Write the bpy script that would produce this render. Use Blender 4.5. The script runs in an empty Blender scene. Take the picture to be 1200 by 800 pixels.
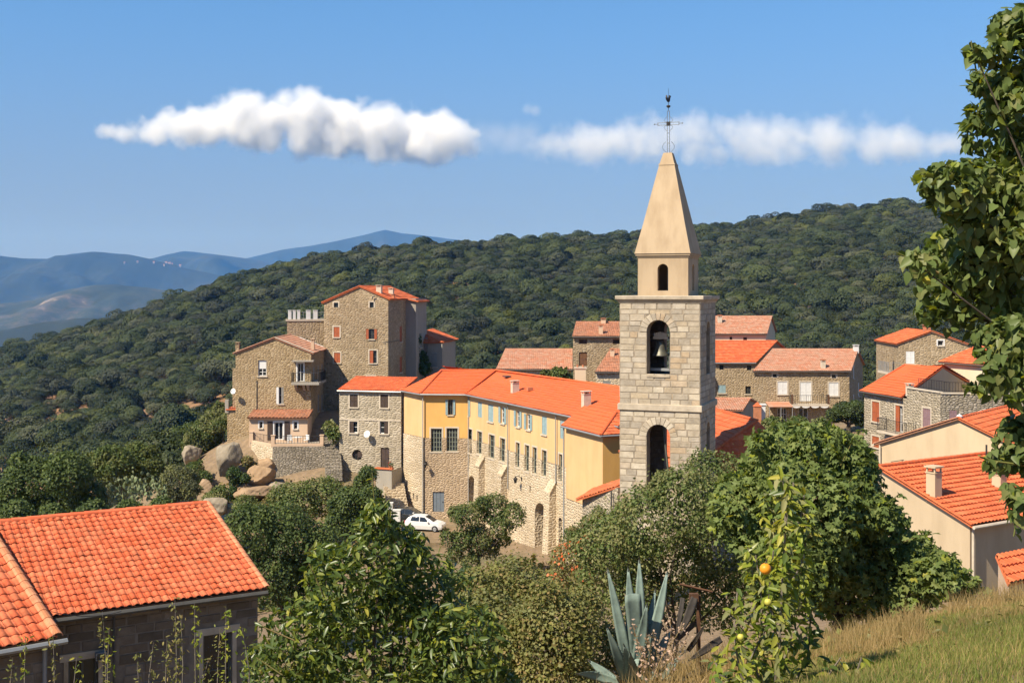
import bpy, bmesh, math, random
import numpy as np
from math import radians as R, sin, cos, pi
from mathutils import Vector, Matrix
from mathutils.geometry import tessellate_polygon

sc = bpy.context.scene
COL = sc.collection
# ---------------------------------------------------------------- camera, sky, sun, exposure
F = 1400.0                       # focal length in photograph pixels (42 mm on a 36 mm sensor)
HOR = 340.0                      # height of the eye level in the photograph
cam_d = bpy.data.cameras.new('camera'); cam = bpy.data.objects.new('camera', cam_d); COL.objects.link(cam)
cam_d.lens = 42; cam_d.sensor_width = 36; cam_d.shift_y = -0.05; cam_d.clip_start = 0.1; cam_d.clip_end = 60000
cam.location = (0, 0, 0); cam.rotation_euler = (R(90), 0, 0); sc.camera = cam

SUN_AZ, SUN_EL = R(42), R(47)    # the sun stands left of and slightly behind the camera
TOSUN = Vector((-cos(SUN_AZ)*cos(SUN_EL), -sin(SUN_AZ)*cos(SUN_EL), sin(SUN_EL)))
sun_d = bpy.data.lights.new('sun', 'SUN'); sun_o = bpy.data.objects.new('sun', sun_d); COL.objects.link(sun_o)
sun_d.energy = 5.0; sun_d.angle = R(0.5); sun_d.color = (1.0, 0.89, 0.72)
sun_o.rotation_euler = TOSUN.to_track_quat('Z', 'Y').to_euler(); sun_o.location = (-60, -40, 80)

world = bpy.data.worlds.new('World'); sc.world = world; world.use_nodes = True
wn, wl = world.node_tree.nodes, world.node_tree.links
bg = wn['Background']; bg.inputs[1].default_value = 0.108
sky = wn.new('ShaderNodeTexSky'); sky.sky_type = 'NISHITA'; sky.sun_disc = False
sky.sun_elevation = SUN_EL; sky.sun_rotation = math.atan2(TOSUN.x, TOSUN.y)
sky.altitude = 1500; sky.air_density = 0.9; sky.dust_density = 0.0; sky.ozone_density = 6
# the real horizon lies behind hills: lift the looked-up elevation a little so that the sky stays clear and blue
tc = wn.new('ShaderNodeTexCoord'); mp = wn.new('ShaderNodeMapping'); mp.vector_type = 'POINT'
mp.inputs['Location'].default_value = (0, 0, 0.13); mp.inputs['Scale'].default_value = (1, 1, 0.8)
nv = wn.new('ShaderNodeVectorMath'); nv.operation = 'NORMALIZE'
hs = wn.new('ShaderNodeHueSaturation'); hs.inputs['Saturation'].default_value = 1.0
wl.new(tc.outputs['Generated'], mp.inputs[0]); wl.new(mp.outputs[0], nv.inputs[0]); wl.new(nv.outputs[0], sky.inputs[0])
wl.new(sky.outputs[0], hs.inputs['Color']); ti = wn.new('ShaderNodeMix'); ti.data_type = 'RGBA'; ti.blend_type = 'MULTIPLY'; ti.inputs[0].default_value = 1
ti.inputs[7].default_value = (.86, 1.05, 1.03, 1); wl.new(hs.outputs[0], ti.inputs[6]); 
# pale summer haze low round the whole horizon
sx = wn.new('ShaderNodeSeparateXYZ'); wl.new(tc.outputs['Generated'], sx.inputs[0])
mr = wn.new('ShaderNodeMapRange'); mr.interpolation_type = 'SMOOTHSTEP'; mr.inputs[1].default_value = -.06; mr.inputs[2].default_value = .26; mr.inputs[3].default_value = .85; mr.inputs[4].default_value = 0
wl.new(sx.outputs[2], mr.inputs[0])
hz_mix = wn.new('ShaderNodeMix'); hz_mix.data_type = 'RGBA'; wl.new(mr.outputs[0], hz_mix.inputs[0]); wl.new(ti.outputs[2], hz_mix.inputs[6]); hz_mix.inputs[7].default_value = (1.55, 1.2, .92, 1)
wl.new(hz_mix.outputs[2], bg.inputs[0])

sc.view_settings.view_transform = 'Standard'; sc.view_settings.look = 'None'
sc.view_settings.exposure = 0.82; sc.view_settings.gamma = 1.0; sc.view_settings.use_curve_mapping = False
sc.cycles.volume_bounces = 6; sc.cycles.max_bounces = 8; sc.cycles.diffuse_bounces = 3

# ---------------------------------------------------------------- helpers
rng = np.random.default_rng(7)
rnd = random.Random(7)

def P(px, py, Y):
    """world point seen at photograph pixel (px, py) at distance Y (used to measure real positions)"""
    return Vector(((px-600)/F*Y, Y, (HOR-py)/F*Y))

OFF = {}
def tag(o, label=None, cat=None, group=None, kind=None):
    if label: o['label'] = label
    if cat: o['category'] = cat
    if group: o['group'] = group
    if kind: o['kind'] = kind
    return o

def thing(name, label, cat, loc, group=None):
    o = bpy.data.objects.new(name, None); COL.objects.link(o); o.location = loc
    o.empty_display_size = 0.3
    OFF[o.name] = Vector(loc)
    return tag(o, label, cat, group)

def link(name, me, parent=None, origin=None):
    o = bpy.data.objects.new(name, me); COL.objects.link(o)
    if parent is not None:
        o.parent = parent; OFF[o.name] = OFF[parent.name]
    elif origin is not None:
        o.location = origin; OFF[o.name] = Vector(origin)
    else:
        OFF[o.name] = Vector((0, 0, 0))
    return o

class MB:
    def __init__(s): s.v = []; s.f = []; s.uv = []; s.mi = []
    def face(s, pts, m=0, uv=None):
        pts = [Vector(p) for p in pts]
        i = len(s.v); s.v += pts; s.f.append(tuple(range(i, i+len(pts)))); s.mi.append(m)
        if uv is None:
            n = (pts[1]-pts[0]).cross(pts[2]-pts[0])
            n = n.normalized() if n.length > 1e-9 else Vector((0, 0, 1))
            if abs(n.z) > .85: uv = [(p.x, p.y) for p in pts]
            else:
                t = Vector((-n.y, n.x, 0)).normalized(); uv = [(p.dot(t), p.z) for p in pts]
        s.uv.append(uv)
    def obox(s, c, ux, uy, uz, m=0):
        """box from centre and three half vectors"""
        c, ux, uy, uz = Vector(c), Vector(ux), Vector(uy), Vector(uz)
        q = lambda a, b, d: c+ux*a+uy*b+uz*d
        for fs in (((-1,-1,-1),(1,-1,-1),(1,-1,1),(-1,-1,1)), ((1,1,-1),(-1,1,-1),(-1,1,1),(1,1,1)),
                   ((-1,1,-1),(-1,-1,-1),(-1,-1,1),(-1,1,1)), ((1,-1,-1),(1,1,-1),(1,1,1),(1,-1,1)),
                   ((-1,-1,1),(1,-1,1),(1,1,1),(-1,1,1)), ((-1,1,-1),(1,1,-1),(1,-1,-1),(-1,-1,-1))):
            s.face([q(*k) for k in fs], m)
    def box(s, a, b, m=0):
        a, b = Vector(a), Vector(b); h = (b-a)/2
        s.obox((a+b)/2, (h.x,0,0), (0,h.y,0), (0,0,h.z), m)
    def tube(s, pts, rad, n=6, m=0, cap=True):
        pts = [Vector(p) for p in pts]
        if not hasattr(rad, '__len__'): rad = [rad]*len(pts)
        rings = []; ref = None
        for i, p in enumerate(pts):
            d = (pts[min(i+1, len(pts)-1)]-pts[max(i-1, 0)]).normalized()
            if ref is None: ref = Vector((0,0,1)) if abs(d.z) < .9 else Vector((1,0,0))
            a = d.cross(ref).normalized(); b = a.cross(d); ref = b
            rings.append([p+(a*cos(2*pi*k/n)+b*sin(2*pi*k/n))*rad[i] for k in range(n)])
        for i in range(len(pts)-1):
            for k in range(n):
                k2 = (k+1) % n
                s.face([rings[i][k2], rings[i][k], rings[i+1][k], rings[i+1][k2]], m)
        if cap:
            s.face(rings[0], m); s.face(rings[-1][::-1], m)
    def lathe(s, c, prof, n=16, m=0, tilt=None):
        c = Vector(c); rot = tilt or Matrix.Identity(3)
        rings = [[c+rot @ Vector((r*cos(2*pi*k/n), r*sin(2*pi*k/n), z)) for k in range(n)] for r, z in prof]
        for i in range(len(prof)-1):
            for k in range(n):
                k2 = (k+1) % n
                s.face([rings[i][k], rings[i][k2], rings[i+1][k2], rings[i+1][k]], m)
    def build(s, name, mats, parent=None, smooth=False, origin=None, merge=False):
        off = OFF[parent.name] if parent is not None else (Vector(origin) if origin is not None else Vector((0,0,0)))
        me = bpy.data.meshes.new(name)
        me.from_pydata([tuple(p-off) for p in s.v], [], s.f)
        ul = me.uv_layers.new(name='UVMap')
        ul.data.foreach_set('uv', [c for fu in s.uv for q in fu for c in q])
        if not isinstance(mats, (list, tuple)): mats = [mats]
        for mt in mats: me.materials.append(mt)
        me.polygons.foreach_set('material_index', s.mi)
        if merge or smooth:
            bm = bmesh.new(); bm.from_mesh(me); bmesh.ops.remove_doubles(bm, verts=bm.verts, dist=1e-4)
            bmesh.ops.recalc_face_normals(bm, faces=bm.faces); bm.to_mesh(me); bm.free()
        if smooth: me.polygons.foreach_set('use_smooth', [True]*len(me.polygons))
        me.update()
        return link(name, me, parent, origin)

def np_mesh(name, V, Q, mat, smooth=False):
    """mesh from a vertex array and an array of equal-sized faces"""
    me = bpy.data.meshes.new(name); V = np.ascontiguousarray(V, dtype=np.float32); Q = np.ascontiguousarray(Q, dtype=np.int32)
    k = Q.shape[1]
    me.vertices.add(len(V)); me.vertices.foreach_set('co', V.ravel())
    me.loops.add(Q.size); me.loops.foreach_set('vertex_index', Q.ravel())
    me.polygons.add(len(Q)); me.polygons.foreach_set('loop_start', np.arange(0, Q.size, k, dtype=np.int32))
    if smooth: me.polygons.foreach_set('use_smooth', np.ones(len(Q), dtype=bool))
    me.materials.append(mat); me.update(calc_edges=True)
    return me

# ---------------------------------------------------------------- materials
ALB = .80
def dim(c): return tuple(v*ALB for v in c)
def new_mat(name):
    m = bpy.data.materials.new(name); m.use_nodes = True
    t = m.node_tree; b = t.nodes['Principled BSDF']; b.inputs['Roughness'].default_value = .9
    b.inputs['Specular IOR Level'].default_value = .25
    return m, t.nodes, t.links, b

def ramp(n, stops):
    r = n.new('ShaderNodeValToRGB'); e = r.color_ramp.elements
    while len(e) < len(stops): e.new(.5)
    for k, (p, c) in enumerate(stops): e[k].position = p; e[k].color = (*c, 1)
    return r

def noise(n, l, vec, scale, detail=4, rough=.6):
    x = n.new('ShaderNodeTexNoise'); x.inputs['Scale'].default_value = scale
    x.inputs['Detail'].default_value = detail; x.inputs['Roughness'].default_value = rough
    if vec is not None: l.new(vec, x.inputs['Vector'])
    return x

def mixc(n, l, mode, fac, a, b):
    x = n.new('ShaderNodeMix'); x.data_type = 'RGBA'; x.blend_type = mode
    for s, v in ((0, fac), (6, a), (7, b)):
        if hasattr(v, 'is_linked') or hasattr(v, 'links'): l.new(v, x.inputs[s])
        elif isinstance(v, tuple): x.inputs[s].default_value = (*v, 1)
        else: x.inputs[s].default_value = v
    return x.outputs[2]

def bump(n, l, b, h, strength, dist=.05):
    x = n.new('ShaderNodeBump'); x.inputs['Strength'].default_value = strength; x.inputs['Distance'].default_value = dist
    l.new(h, x.inputs['Height']); l.new(x.outputs[0], b.inputs['Normal'])

def mat_flat(name, c, rough=.7, metal=0, var=.15, scale=3.0, spec=.3):
    c = dim(c); m, n, l, b = new_mat(name); b.inputs['Roughness'].default_value = rough; b.inputs['Metallic'].default_value = metal
    b.inputs['Specular IOR Level'].default_value = spec
    g = n.new('ShaderNodeNewGeometry'); x = noise(n, l, g.outputs['Position'], scale, 5)
    lo = tuple(v*(1-var) for v in c); hi = tuple(min(1, v*(1+var)) for v in c)
    r = ramp(n, [(.3, lo), (.7, hi)]); l.new(x.outputs[0], r.inputs[0]); l.new(r.outputs[0], b.inputs['Base Color'])
    return m

def mat_plaster(name, c, stain=(.6,.52,.42), amt=.35):
    c = dim(c); m, n, l, b = new_mat(name); g = n.new('ShaderNodeNewGeometry').outputs['Position']
    mpn = n.new('ShaderNodeMapping'); mpn.inputs['Scale'].default_value = (1.1, 1.1, .28); l.new(g, mpn.inputs[0])
    x = noise(n, l, mpn.outputs[0], 1.3, 6, .65); r = ramp(n, [(.42, (0,0,0)), (.75, (amt,amt,amt))]); l.new(x.outputs[0], r.inputs[0])
    st = tuple(a*s for a, s in zip(c, stain))
    c1 = mixc(n, l, 'MIX', r.outputs[0], c, st)
    y = noise(n, l, g, .25, 3); r2 = ramp(n, [(.3, (.9,.9,.9)), (.7, (1.05,1.05,1.05))]); l.new(y.outputs[0], r2.inputs[0])
    c2 = mixc(n, l, 'MULTIPLY', 1.0, c1, r2.outputs[0]); l.new(c2, b.inputs['Base Color'])
    z = noise(n, l, g, 14, 4); bump(n, l, b, z.outputs[0], .25, .02)
    return m

def mat_rubble(name, cols, mortar, bw, bh, blend=.22):
    """coursed rubble: stretched cells with mortar between, in metres over the wall"""
    cols = [dim(c) for c in cols]; mortar = dim(mortar); m, n, l, b = new_mat(name); uv = n.new('ShaderNodeUVMap').outputs[0]
    g = n.new('ShaderNodeNewGeometry').outputs['Position']
    d = noise(n, l, uv, .9, 3); sub = n.new('ShaderNodeVectorMath'); sub.operation = 'MULTIPLY_ADD'
    l.new(d.outputs['Color'], sub.inputs[0]); sub.inputs[1].default_value = (.25, .16, 0); l.new(uv, sub.inputs[2])
    mpn = n.new('ShaderNodeMapping'); mpn.inputs['Scale'].default_value = (1/bw, 1/bh, 1); l.new(sub.outputs[0], mpn.inputs[0])
    v1 = n.new('ShaderNodeTexVoronoi'); v1.voronoi_dimensions = '2D'; v1.inputs['Scale'].default_value = 1; v1.inputs['Randomness'].default_value = .8
    l.new(mpn.outputs[0], v1.inputs['Vector'])
    v2 = n.new('ShaderNodeTexVoronoi'); v2.voronoi_dimensions = '2D'; v2.feature = 'DISTANCE_TO_EDGE'
    v2.inputs['Scale'].default_value = 1; v2.inputs['Randomness'].default_value = .8; l.new(mpn.outputs[0], v2.inputs['Vector'])
    sp = n.new('ShaderNodeSeparateColor'); l.new(v1.outputs['Color'], sp.inputs[0])
    k = len(cols); r = ramp(n, [((i+.5)/k, c) for i, c in enumerate(cols)]); l.new(sp.outputs[0], r.inputs[0])
    x = noise(n, l, g, 5, 5); rx = ramp(n, [(.3, (.72,.72,.72)), (.7, (1.2,1.2,1.2))]); l.new(x.outputs[0], rx.inputs[0])
    c1 = mixc(n, l, 'MULTIPLY', 1.0, r.outputs[0], rx.outputs[0])
    e = ramp(n, [(.03, (1,1,1)), (blend, (0,0,0))]); l.new(v2.outputs['Distance'], e.inputs[0])
    c2 = mixc(n, l, 'MIX', e.outputs[0], c1, mortar)
    big = noise(n, l, g, .22, 4); rb = ramp(n, [(.3, (.82,.8,.78)), (.7, (1.1,1.1,1.1))]); l.new(big.outputs[0], rb.inputs[0])
    c3 = mixc(n, l, 'MULTIPLY', 1.0, c2, rb.outputs[0]); l.new(c3, b.inputs['Base Color'])
    eh = ramp(n, [(.0, (0,0,0)), (.3, (1,1,1))]); l.new(v2.outputs['Distance'], eh.inputs[0])
    ad = mixc(n, l, 'ADD', .35, eh.outputs[0], x.outputs[0]); bump(n, l, b, ad, .9, .05)
    return m

def mat_piece(name, cols, scale=4.0, bstr=.5):
    """single stones / tiles: each object (and each loose piece of a joined mesh) takes its own tone"""
    cols = [dim(c) for c in cols]; m, n, l, b = new_mat(name)
    oi = n.new('ShaderNodeObjectInfo'); g = n.new('ShaderNodeNewGeometry')
    ad = n.new('ShaderNodeMath'); ad.operation = 'ADD'; l.new(oi.outputs['Random'], ad.inputs[0]); l.new(g.outputs['Random Per Island'], ad.inputs[1])
    fr = n.new('ShaderNodeMath'); fr.operation = 'FRACT'; l.new(ad.outputs[0], fr.inputs[0])
    k = len(cols); r = ramp(n, [((i+.5)/k, c) for i, c in enumerate(cols)]); l.new(fr.outputs[0], r.inputs[0])
    x = noise(n, l, g.outputs['Position'], scale, 6, .65); rx = ramp(n, [(.28, (.7,.68,.65)), (.72, (1.18,1.18,1.18))]); l.new(x.outputs[0], rx.inputs[0])
    c1 = mixc(n, l, 'MULTIPLY', 1.0, r.outputs[0], rx.outputs[0]); l.new(c1, b.inputs['Base Color'])
    y = noise(n, l, g.outputs['Position'], scale*5, 5); bump(n, l, b, y.outputs[0], bstr, .03)
    return m

def mat_tile(name, cols, weather=(.20,.15,.10), amt=.25):
    """roof covering whose UV counts tiles: one tone per tile, lichen on top"""
    cols = [dim(c) for c in cols]; weather = dim(weather); m, n, l, b = new_mat(name); uv = n.new('ShaderNodeUVMap').outputs[0]; g = n.new('ShaderNodeNewGeometry').outputs['Position']
    fl = n.new('ShaderNodeVectorMath'); fl.operation = 'FLOOR'; l.new(uv, fl.inputs[0])
    wnz = n.new('ShaderNodeTexWhiteNoise'); wnz.noise_dimensions = '2D'; l.new(fl.outputs[0], wnz.inputs['Vector'])
    k = len(cols); r = ramp(n, [((i+.5)/k, c) for i, c in enumerate(cols)]); l.new(wnz.outputs['Value'], r.inputs[0])
    x = noise(n, l, g, .9, 6, .7); rw = ramp(n, [(.45, (0,0,0)), (.8, (amt,amt,amt))]); l.new(x.outputs[0], rw.inputs[0])
    c1 = mixc(n, l, 'MIX', rw.outputs[0], r.outputs[0], weather)
    y = noise(n, l, g, 12, 3); ry = ramp(n, [(.3, (.88,.88,.88)), (.7, (1.08,1.08,1.08))]); l.new(y.outputs[0], ry.inputs[0])
    l.new(mixc(n, l, 'MULTIPLY', 1.0, c1, ry.outputs[0]), b.inputs['Base Color'])
    b.inputs['Roughness'].default_value = .8
    return m

def mat_leaf(name, cols, trans=.3, rough=.45, tcol=None, tone=.0, spec=.15):
    cols = [dim(c) for c in cols]; m, n, l, b = new_mat(name)
    oi = n.new('ShaderNodeObjectInfo'); g = n.new('ShaderNodeNewGeometry')
    ad = n.new('ShaderNodeMath'); ad.operation = 'ADD'; l.new(oi.outputs['Random'], ad.inputs[0]); l.new(g.outputs['Random Per Island'], ad.inputs[1])
    fr = n.new('ShaderNodeMath'); fr.operation = 'FRACT'; l.new(ad.outputs[0], fr.inputs[0])
    k = len(cols); r = ramp(n, [((i+.5)/k, c) for i, c in enumerate(cols)]); l.new(fr.outputs[0], r.inputs[0])
    x = noise(n, l, g.outputs['Position'], .7, 3); rx = ramp(n, [(.3, (.75,.78,.75)), (.7, (1.2,1.15,1.1))]); l.new(x.outputs[0], rx.inputs[0])
    c0 = mixc(n, l, 'MULTIPLY', 1.0, r.outputs[0], rx.outputs[0])
    mm = n.new('ShaderNodeMath'); mm.operation = 'MULTIPLY'; l.new(oi.outputs['Random'], mm.inputs[0]); mm.inputs[1].default_value = 7.31
    mf = n.new('ShaderNodeMath'); mf.operation = 'FRACT'; l.new(mm.outputs[0], mf.inputs[0])
    rt = ramp(n, [(0, (1-tone, 1-tone, 1-tone*.9)), (.5, (1, 1, 1)), (1, (1+tone*1.3, 1+tone, 1+tone*.5))]); l.new(mf.outputs[0], rt.inputs[0])
    c1 = mixc(n, l, 'MULTIPLY', 1.0, c0, rt.outputs[0])
    l.new(c1, b.inputs['Base Color']); b.inputs['Roughness'].default_value = rough; b.inputs['Specular IOR Level'].default_value = spec
    tr = n.new('ShaderNodeBsdfTranslucent'); c2 = mixc(n, l, 'MULTIPLY', 1.0, c1, tcol or (1.3, 1.35, .5)); l.new(c2, tr.inputs[0])
    mx = n.new('ShaderNodeMixShader'); mx.inputs[0].default_value = trans; l.new(b.outputs[0], mx.inputs[1]); l.new(tr.outputs[0], mx.inputs[2])
    l.new(mx.outputs[0], n['Material Output'].inputs['Surface'])
    return m

M = {}
M['rubble_beige'] = mat_rubble('rubble_beige', [(.33,.235,.125),(.47,.345,.195),(.41,.29,.155),(.55,.42,.26)], (.45,.34,.20), .32, .18)
M['rubble_tan'] = mat_rubble('rubble_tan', [(.31,.235,.14),(.45,.345,.215),(.39,.285,.165),(.53,.42,.28)], (.43,.335,.215), .36, .19)
M['rubble_grey'] = mat_rubble('rubble_grey', [(.34,.29,.205),(.47,.405,.30),(.40,.335,.235),(.54,.47,.36)], (.46,.39,.285), .40, .20)
M['rubble_pale'] = mat_rubble('rubble_pale', [(.52,.41,.26),(.66,.535,.37),(.58,.45,.28),(.72,.60,.43)], (.66,.545,.39), .36, .21)
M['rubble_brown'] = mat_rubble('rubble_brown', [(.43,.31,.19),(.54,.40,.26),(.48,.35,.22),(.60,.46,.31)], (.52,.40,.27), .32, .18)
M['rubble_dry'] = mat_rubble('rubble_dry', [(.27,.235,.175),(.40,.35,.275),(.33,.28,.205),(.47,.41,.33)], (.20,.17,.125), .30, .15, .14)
M['tower_joint'] = mat_flat('tower_joint', (.33,.27,.195), .95, var=.3)
M['tower_stone'] = mat_piece('tower_stone', [(.43,.37,.285),(.53,.455,.35),(.48,.40,.29),(.60,.525,.405),(.51,.41,.28),(.40,.345,.27),(.55,.48,.38),(.50,.38,.25)], 2.2, .6)
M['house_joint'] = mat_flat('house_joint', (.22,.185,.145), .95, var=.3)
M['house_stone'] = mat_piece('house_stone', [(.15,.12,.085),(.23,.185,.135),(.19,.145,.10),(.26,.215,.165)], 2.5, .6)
M['cornice'] = mat_piece('cornice', [(.48,.40,.29),(.54,.46,.35)], 1.6, .5)
M['spire'] = mat_plaster('spire', (.53,.40,.255), (.66,.61,.55), .75)
M['ochre'] = mat_plaster('ochre', (.78,.50,.245), (.82,.76,.66), .5)
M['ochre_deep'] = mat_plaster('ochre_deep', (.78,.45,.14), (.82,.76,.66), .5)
M['pink'] = mat_plaster('pink', (.70,.50,.34), (.85,.8,.75), .3)
M['beige'] = mat_plaster('beige', (.64,.50,.33), (.75,.72,.68), .55)
M['cream'] = mat_plaster('cream', (.72,.62,.43), (.85,.8,.72), .35)
M['greyplaster'] = mat_plaster('greyplaster', (.40,.36,.30), (.7,.68,.65), .5)
M['white'] = mat_flat('white', (.78,.77,.74), .5, var=.06)
M['surround'] = mat_flat('surround', (.62,.53,.41), .85, var=.12)
M['glass'] = mat_flat('glass', (.02,.024,.028), .12, var=.2, spec=.6)
M['dark'] = mat_flat('dark', (.012,.011,.010), .9)
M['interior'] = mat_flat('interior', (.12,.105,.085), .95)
M['shutter_red'] = mat_flat('shutter_red', (.42,.115,.045), .6, var=.12)
M['shutter_blue'] = mat_flat('shutter_blue', (.30,.42,.44), .6, var=.1)
M['shutter_grey'] = mat_flat('shutter_grey', (.30,.29,.26), .6, var=.1)
M['shutter_brown'] = mat_flat('shutter_brown', (.075,.05,.038), .6, var=.2)
M['shutter_mauve'] = mat_flat('shutter_mauve', (.30,.19,.20), .6, var=.1)
M['frame_dark'] = mat_flat('frame_dark', (.10,.105,.09), .6, var=.1)
M['frame_olive'] = mat_flat('frame_olive', (.22,.24,.19), .6, var=.1)
M['door_blue'] = mat_flat('door_blue', (.17,.20,.23), .6, var=.1)
M['wood'] = mat_flat('wood', (.16,.075,.035), .7, var=.25)
M['zinc'] = mat_flat('zinc', (.33,.34,.34), .45, .3, var=.1)
M['gutter_dark'] = mat_flat('gutter_dark', (.10,.095,.085), .6, .2, var=.15)
M['pipe'] = mat_flat('pipe', (.42,.38,.33), .6, var=.1)
M['iron'] = mat_flat('iron', (.05,.045,.042), .6, .5, var=.2)
M['steel'] = mat_flat('steel', (.24,.23,.21), .5, .5, var=.2)
M['rust'] = mat_flat('rust', (.13,.065,.035), .9, .2, var=.4, scale=9)
M['bronze'] = mat_flat('bronze', (.145,.14,.11), .5, .55, var=.25, scale=4)
M['bark'] = mat_flat('bark', (.10,.08,.06), .95, var=.35, scale=8)
M['bark_pale'] = mat_flat('bark_pale', (.20,.17,.13), .95, var=.3, scale=8)
M['car_white'] = mat_flat('car_white', (.78,.78,.77), .25, var=.02, spec=.5)
M['car_dark'] = mat_flat('car_dark', (.03,.033,.036), .25, var=.05, spec=.5)
M['rubber'] = mat_flat('rubber', (.02,.02,.02), .9)
M['lamp_red'] = mat_flat('lamp_red', (.35,.02,.02), .3)
M['lamp_clear'] = mat_flat('lamp_clear', (.6,.6,.6), .2)
M['terracotta'] = mat_flat('terracotta', (.50,.20,.10), .85, var=.2)
ORANGE = [(.58,.12,.04),(.68,.155,.055),(.63,.14,.047),(.73,.19,.07)]
M['tile_new'] = mat_tile('tile_new', ORANGE, (.30,.15,.085), .38)
M['tile_bright'] = mat_tile('tile_bright', [(.70,.135,.04),(.76,.152,.048),(.73,.143,.044)], (.50,.18,.075), .22)
M['tile_old'] = mat_tile('tile_old', [(.40,.17,.09),(.52,.22,.12),(.46,.20,.11),(.56,.27,.16),(.36,.17,.10)], (.30,.22,.15), .4)
M['tile_pale'] = mat_tile('tile_pale', [(.50,.255,.155),(.60,.31,.20),(.45,.20,.115),(.58,.345,.24),(.54,.22,.12)], (.40,.30,.21), .5)
M['tile_piece'] = mat_piece('tile_piece', [(.66,.135,.05),(.76,.175,.075),(.70,.15,.06),(.80,.22,.10),(.62,.17,.075)], 3.5, .15)
M['tile_piece_pale'] = mat_piece('tile_piece_pale', [(.62,.26,.13),(.66,.30,.16),(.58,.22,.10)], 3.5, .15)
M['rock'] = mat_piece('rock', [(.34,.285,.205),(.39,.325,.235),(.30,.25,.18)], 1.6, 1.0)
M['rock_orange'] = mat_piece('rock_orange', [(.41,.27,.155),(.45,.32,.19),(.37,.255,.155)], 1.7, 1.0)

# ---------------------------------------------------------------- terrain
CTRL = [(0,0,-1.7),(0,4,-2.1),(4,5,-2.1),(-4,5,-2.6),(3.2,9,-2.8),(6.4,15,-3.9),(2,7.2,-2.45),(2,12,-4.1),(1.4,14.5,-4.95),(-1.3,12,-5.3),
 (-6,12,-6.6),(-14,14,-8.2),(14,12,-2.6),(22,20,-4.5),(5,21,-7.0),(9,24,-7.5),(-7,31,-12.6),(-13,27,-11.8),(-20,32,-13.5),(-12,42,-14.5),(15,36,-9.6),(18,43,-11.2),(30,42,-10),
 (22,64,-14.3),(36,70,-13),(0,30,-11),(5,40,-13),(9,61,-15),(0,50,-15.5),(-8,60,-18.3),(-20,60,-18.6),(4,72,-17.5),(5,82,-19.3),(0,94,-20.6),(-7,103,-21.1),(-11,107,-20.4),
 (-2,84,-20.0),(-6,76,-19.7),(-14,100,-20.6),(-14,108,-18.2),(-14,112,-17.2),(-23,111.5,-18.6),(-25,116,-14.6),(-30,113,-18.6),(-28,106,-21),(-33,108,-21),(-40,100,-23.8),(-36,75,-20.6),(-46,60,-19.5),(-60,80,-24),
 (30,134,-15.5),(24,148,-14),(28,92,-15.2),(18,105,-16.4),(15,95,-17),(-15,126,-12.5),(0,130,-13.5),(8,128,-13.5),(40,118,-12),(60,110,-12),(0,165,-22),(-25,155,-24),
 (-45,140,-30),(60,150,-17),(-80,130,-32),(-100,80,-28),(100,80,-12),(100,160,-20),(-30,-20,0),(30,-20,1),(-90,-30,-8),(90,-30,4),
 (0,230,-46),(-60,230,-50),(-130,230,-54),(60,230,-42),(130,230,-36),(-140,170,-44)]
_c = np.array(CTRL, float)
def _phi(d2): return np.where(d2 > 0, .5*d2*np.log(np.maximum(d2, 1e-12)), 0)
_n = len(_c); _A = np.zeros((_n+3, _n+3))
_d2 = ((_c[:, None, :2]-_c[None, :, :2])**2).sum(-1)
_A[:_n, :_n] = _phi(_d2) + np.eye(_n)*2.0; _A[:_n, _n] = 1; _A[:_n, _n+1:] = _c[:, :2]; _A[_n, :_n] = 1; _A[_n+1:, :_n] = _c[:, :2].T
_w = np.linalg.solve(_A, np.concatenate([_c[:, 2], [0, 0, 0]]))

RU = np.array([-.9,-.4286,-.357,-.2857,-.2143,-.143,-.0714,0,.0714,.143,.2,.25,.3214,.357,.43,.9])
RP = np.array([430,405,378,346,314,292,281,277,272,264,255,244,234,236,240,300.])
_pn = np.random.default_rng(5).uniform(0, 6.28, (6, 2))
def wob(x, y, s):
    r = 0
    for i in range(6):
        a = i*1.1+.4; k = (1.0+.45*i)/s
        r = r + np.sin((x*np.cos(a)+y*np.sin(a))*k+_pn[i, 0])*np.cos((y*np.cos(a)-x*np.sin(a))*k*.8+_pn[i, 1])/(1+.5*i)
    return r
def ground(x, y):
    x = np.asarray(x, float); y = np.asarray(y, float)
    sh = x.shape; x = x.ravel(); y = y.ravel()
    yc = np.clip(y, -60, 260); xc = np.clip(x, -170, 170)
    d2 = (xc[:, None]-_c[None, :, 0])**2+(yc[:, None]-_c[None, :, 1])**2
    z1 = _phi(d2) @ _w[:_n] + _w[_n] + _w[_n+1]*xc + _w[_n+2]*yc
    yy = np.maximum(y, 60); u = x/yy
    zr_py = np.interp(u, RU, RP); D = 820+60*np.sin(u*7)
    zr = (HOR-zr_py-6)/F*D - 4.0
    zb = np.interp(u, [-.9,-.43,0,.43,.9], [-60,-53,-46,-37,-30])
    t = np.clip((y-225)/(D-225), 0, None)
    tt = np.minimum(t, 1)
    prof = 1.12*tt**1.15-.12*tt**3
    z2 = zb+(zr-zb)*prof - np.where(t > 1, (t-1)**1.2*160, 0)
    z2 = np.maximum(z2, -430)
    z2 = z2+wob(x, y, 45)*np.clip((y-230)/200, 0, 1)*np.clip((1.02-tt)*6, .25, 1)*2.2
    k = np.clip((y-165)/(262-165), 0, 1); k = k*k*(3-2*k)
    z = z1*(1-k)+z2*k
    return z.reshape(sh)
def gz(x, y): return float(ground(np.array([x]), np.array([y]))[0])

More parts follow.
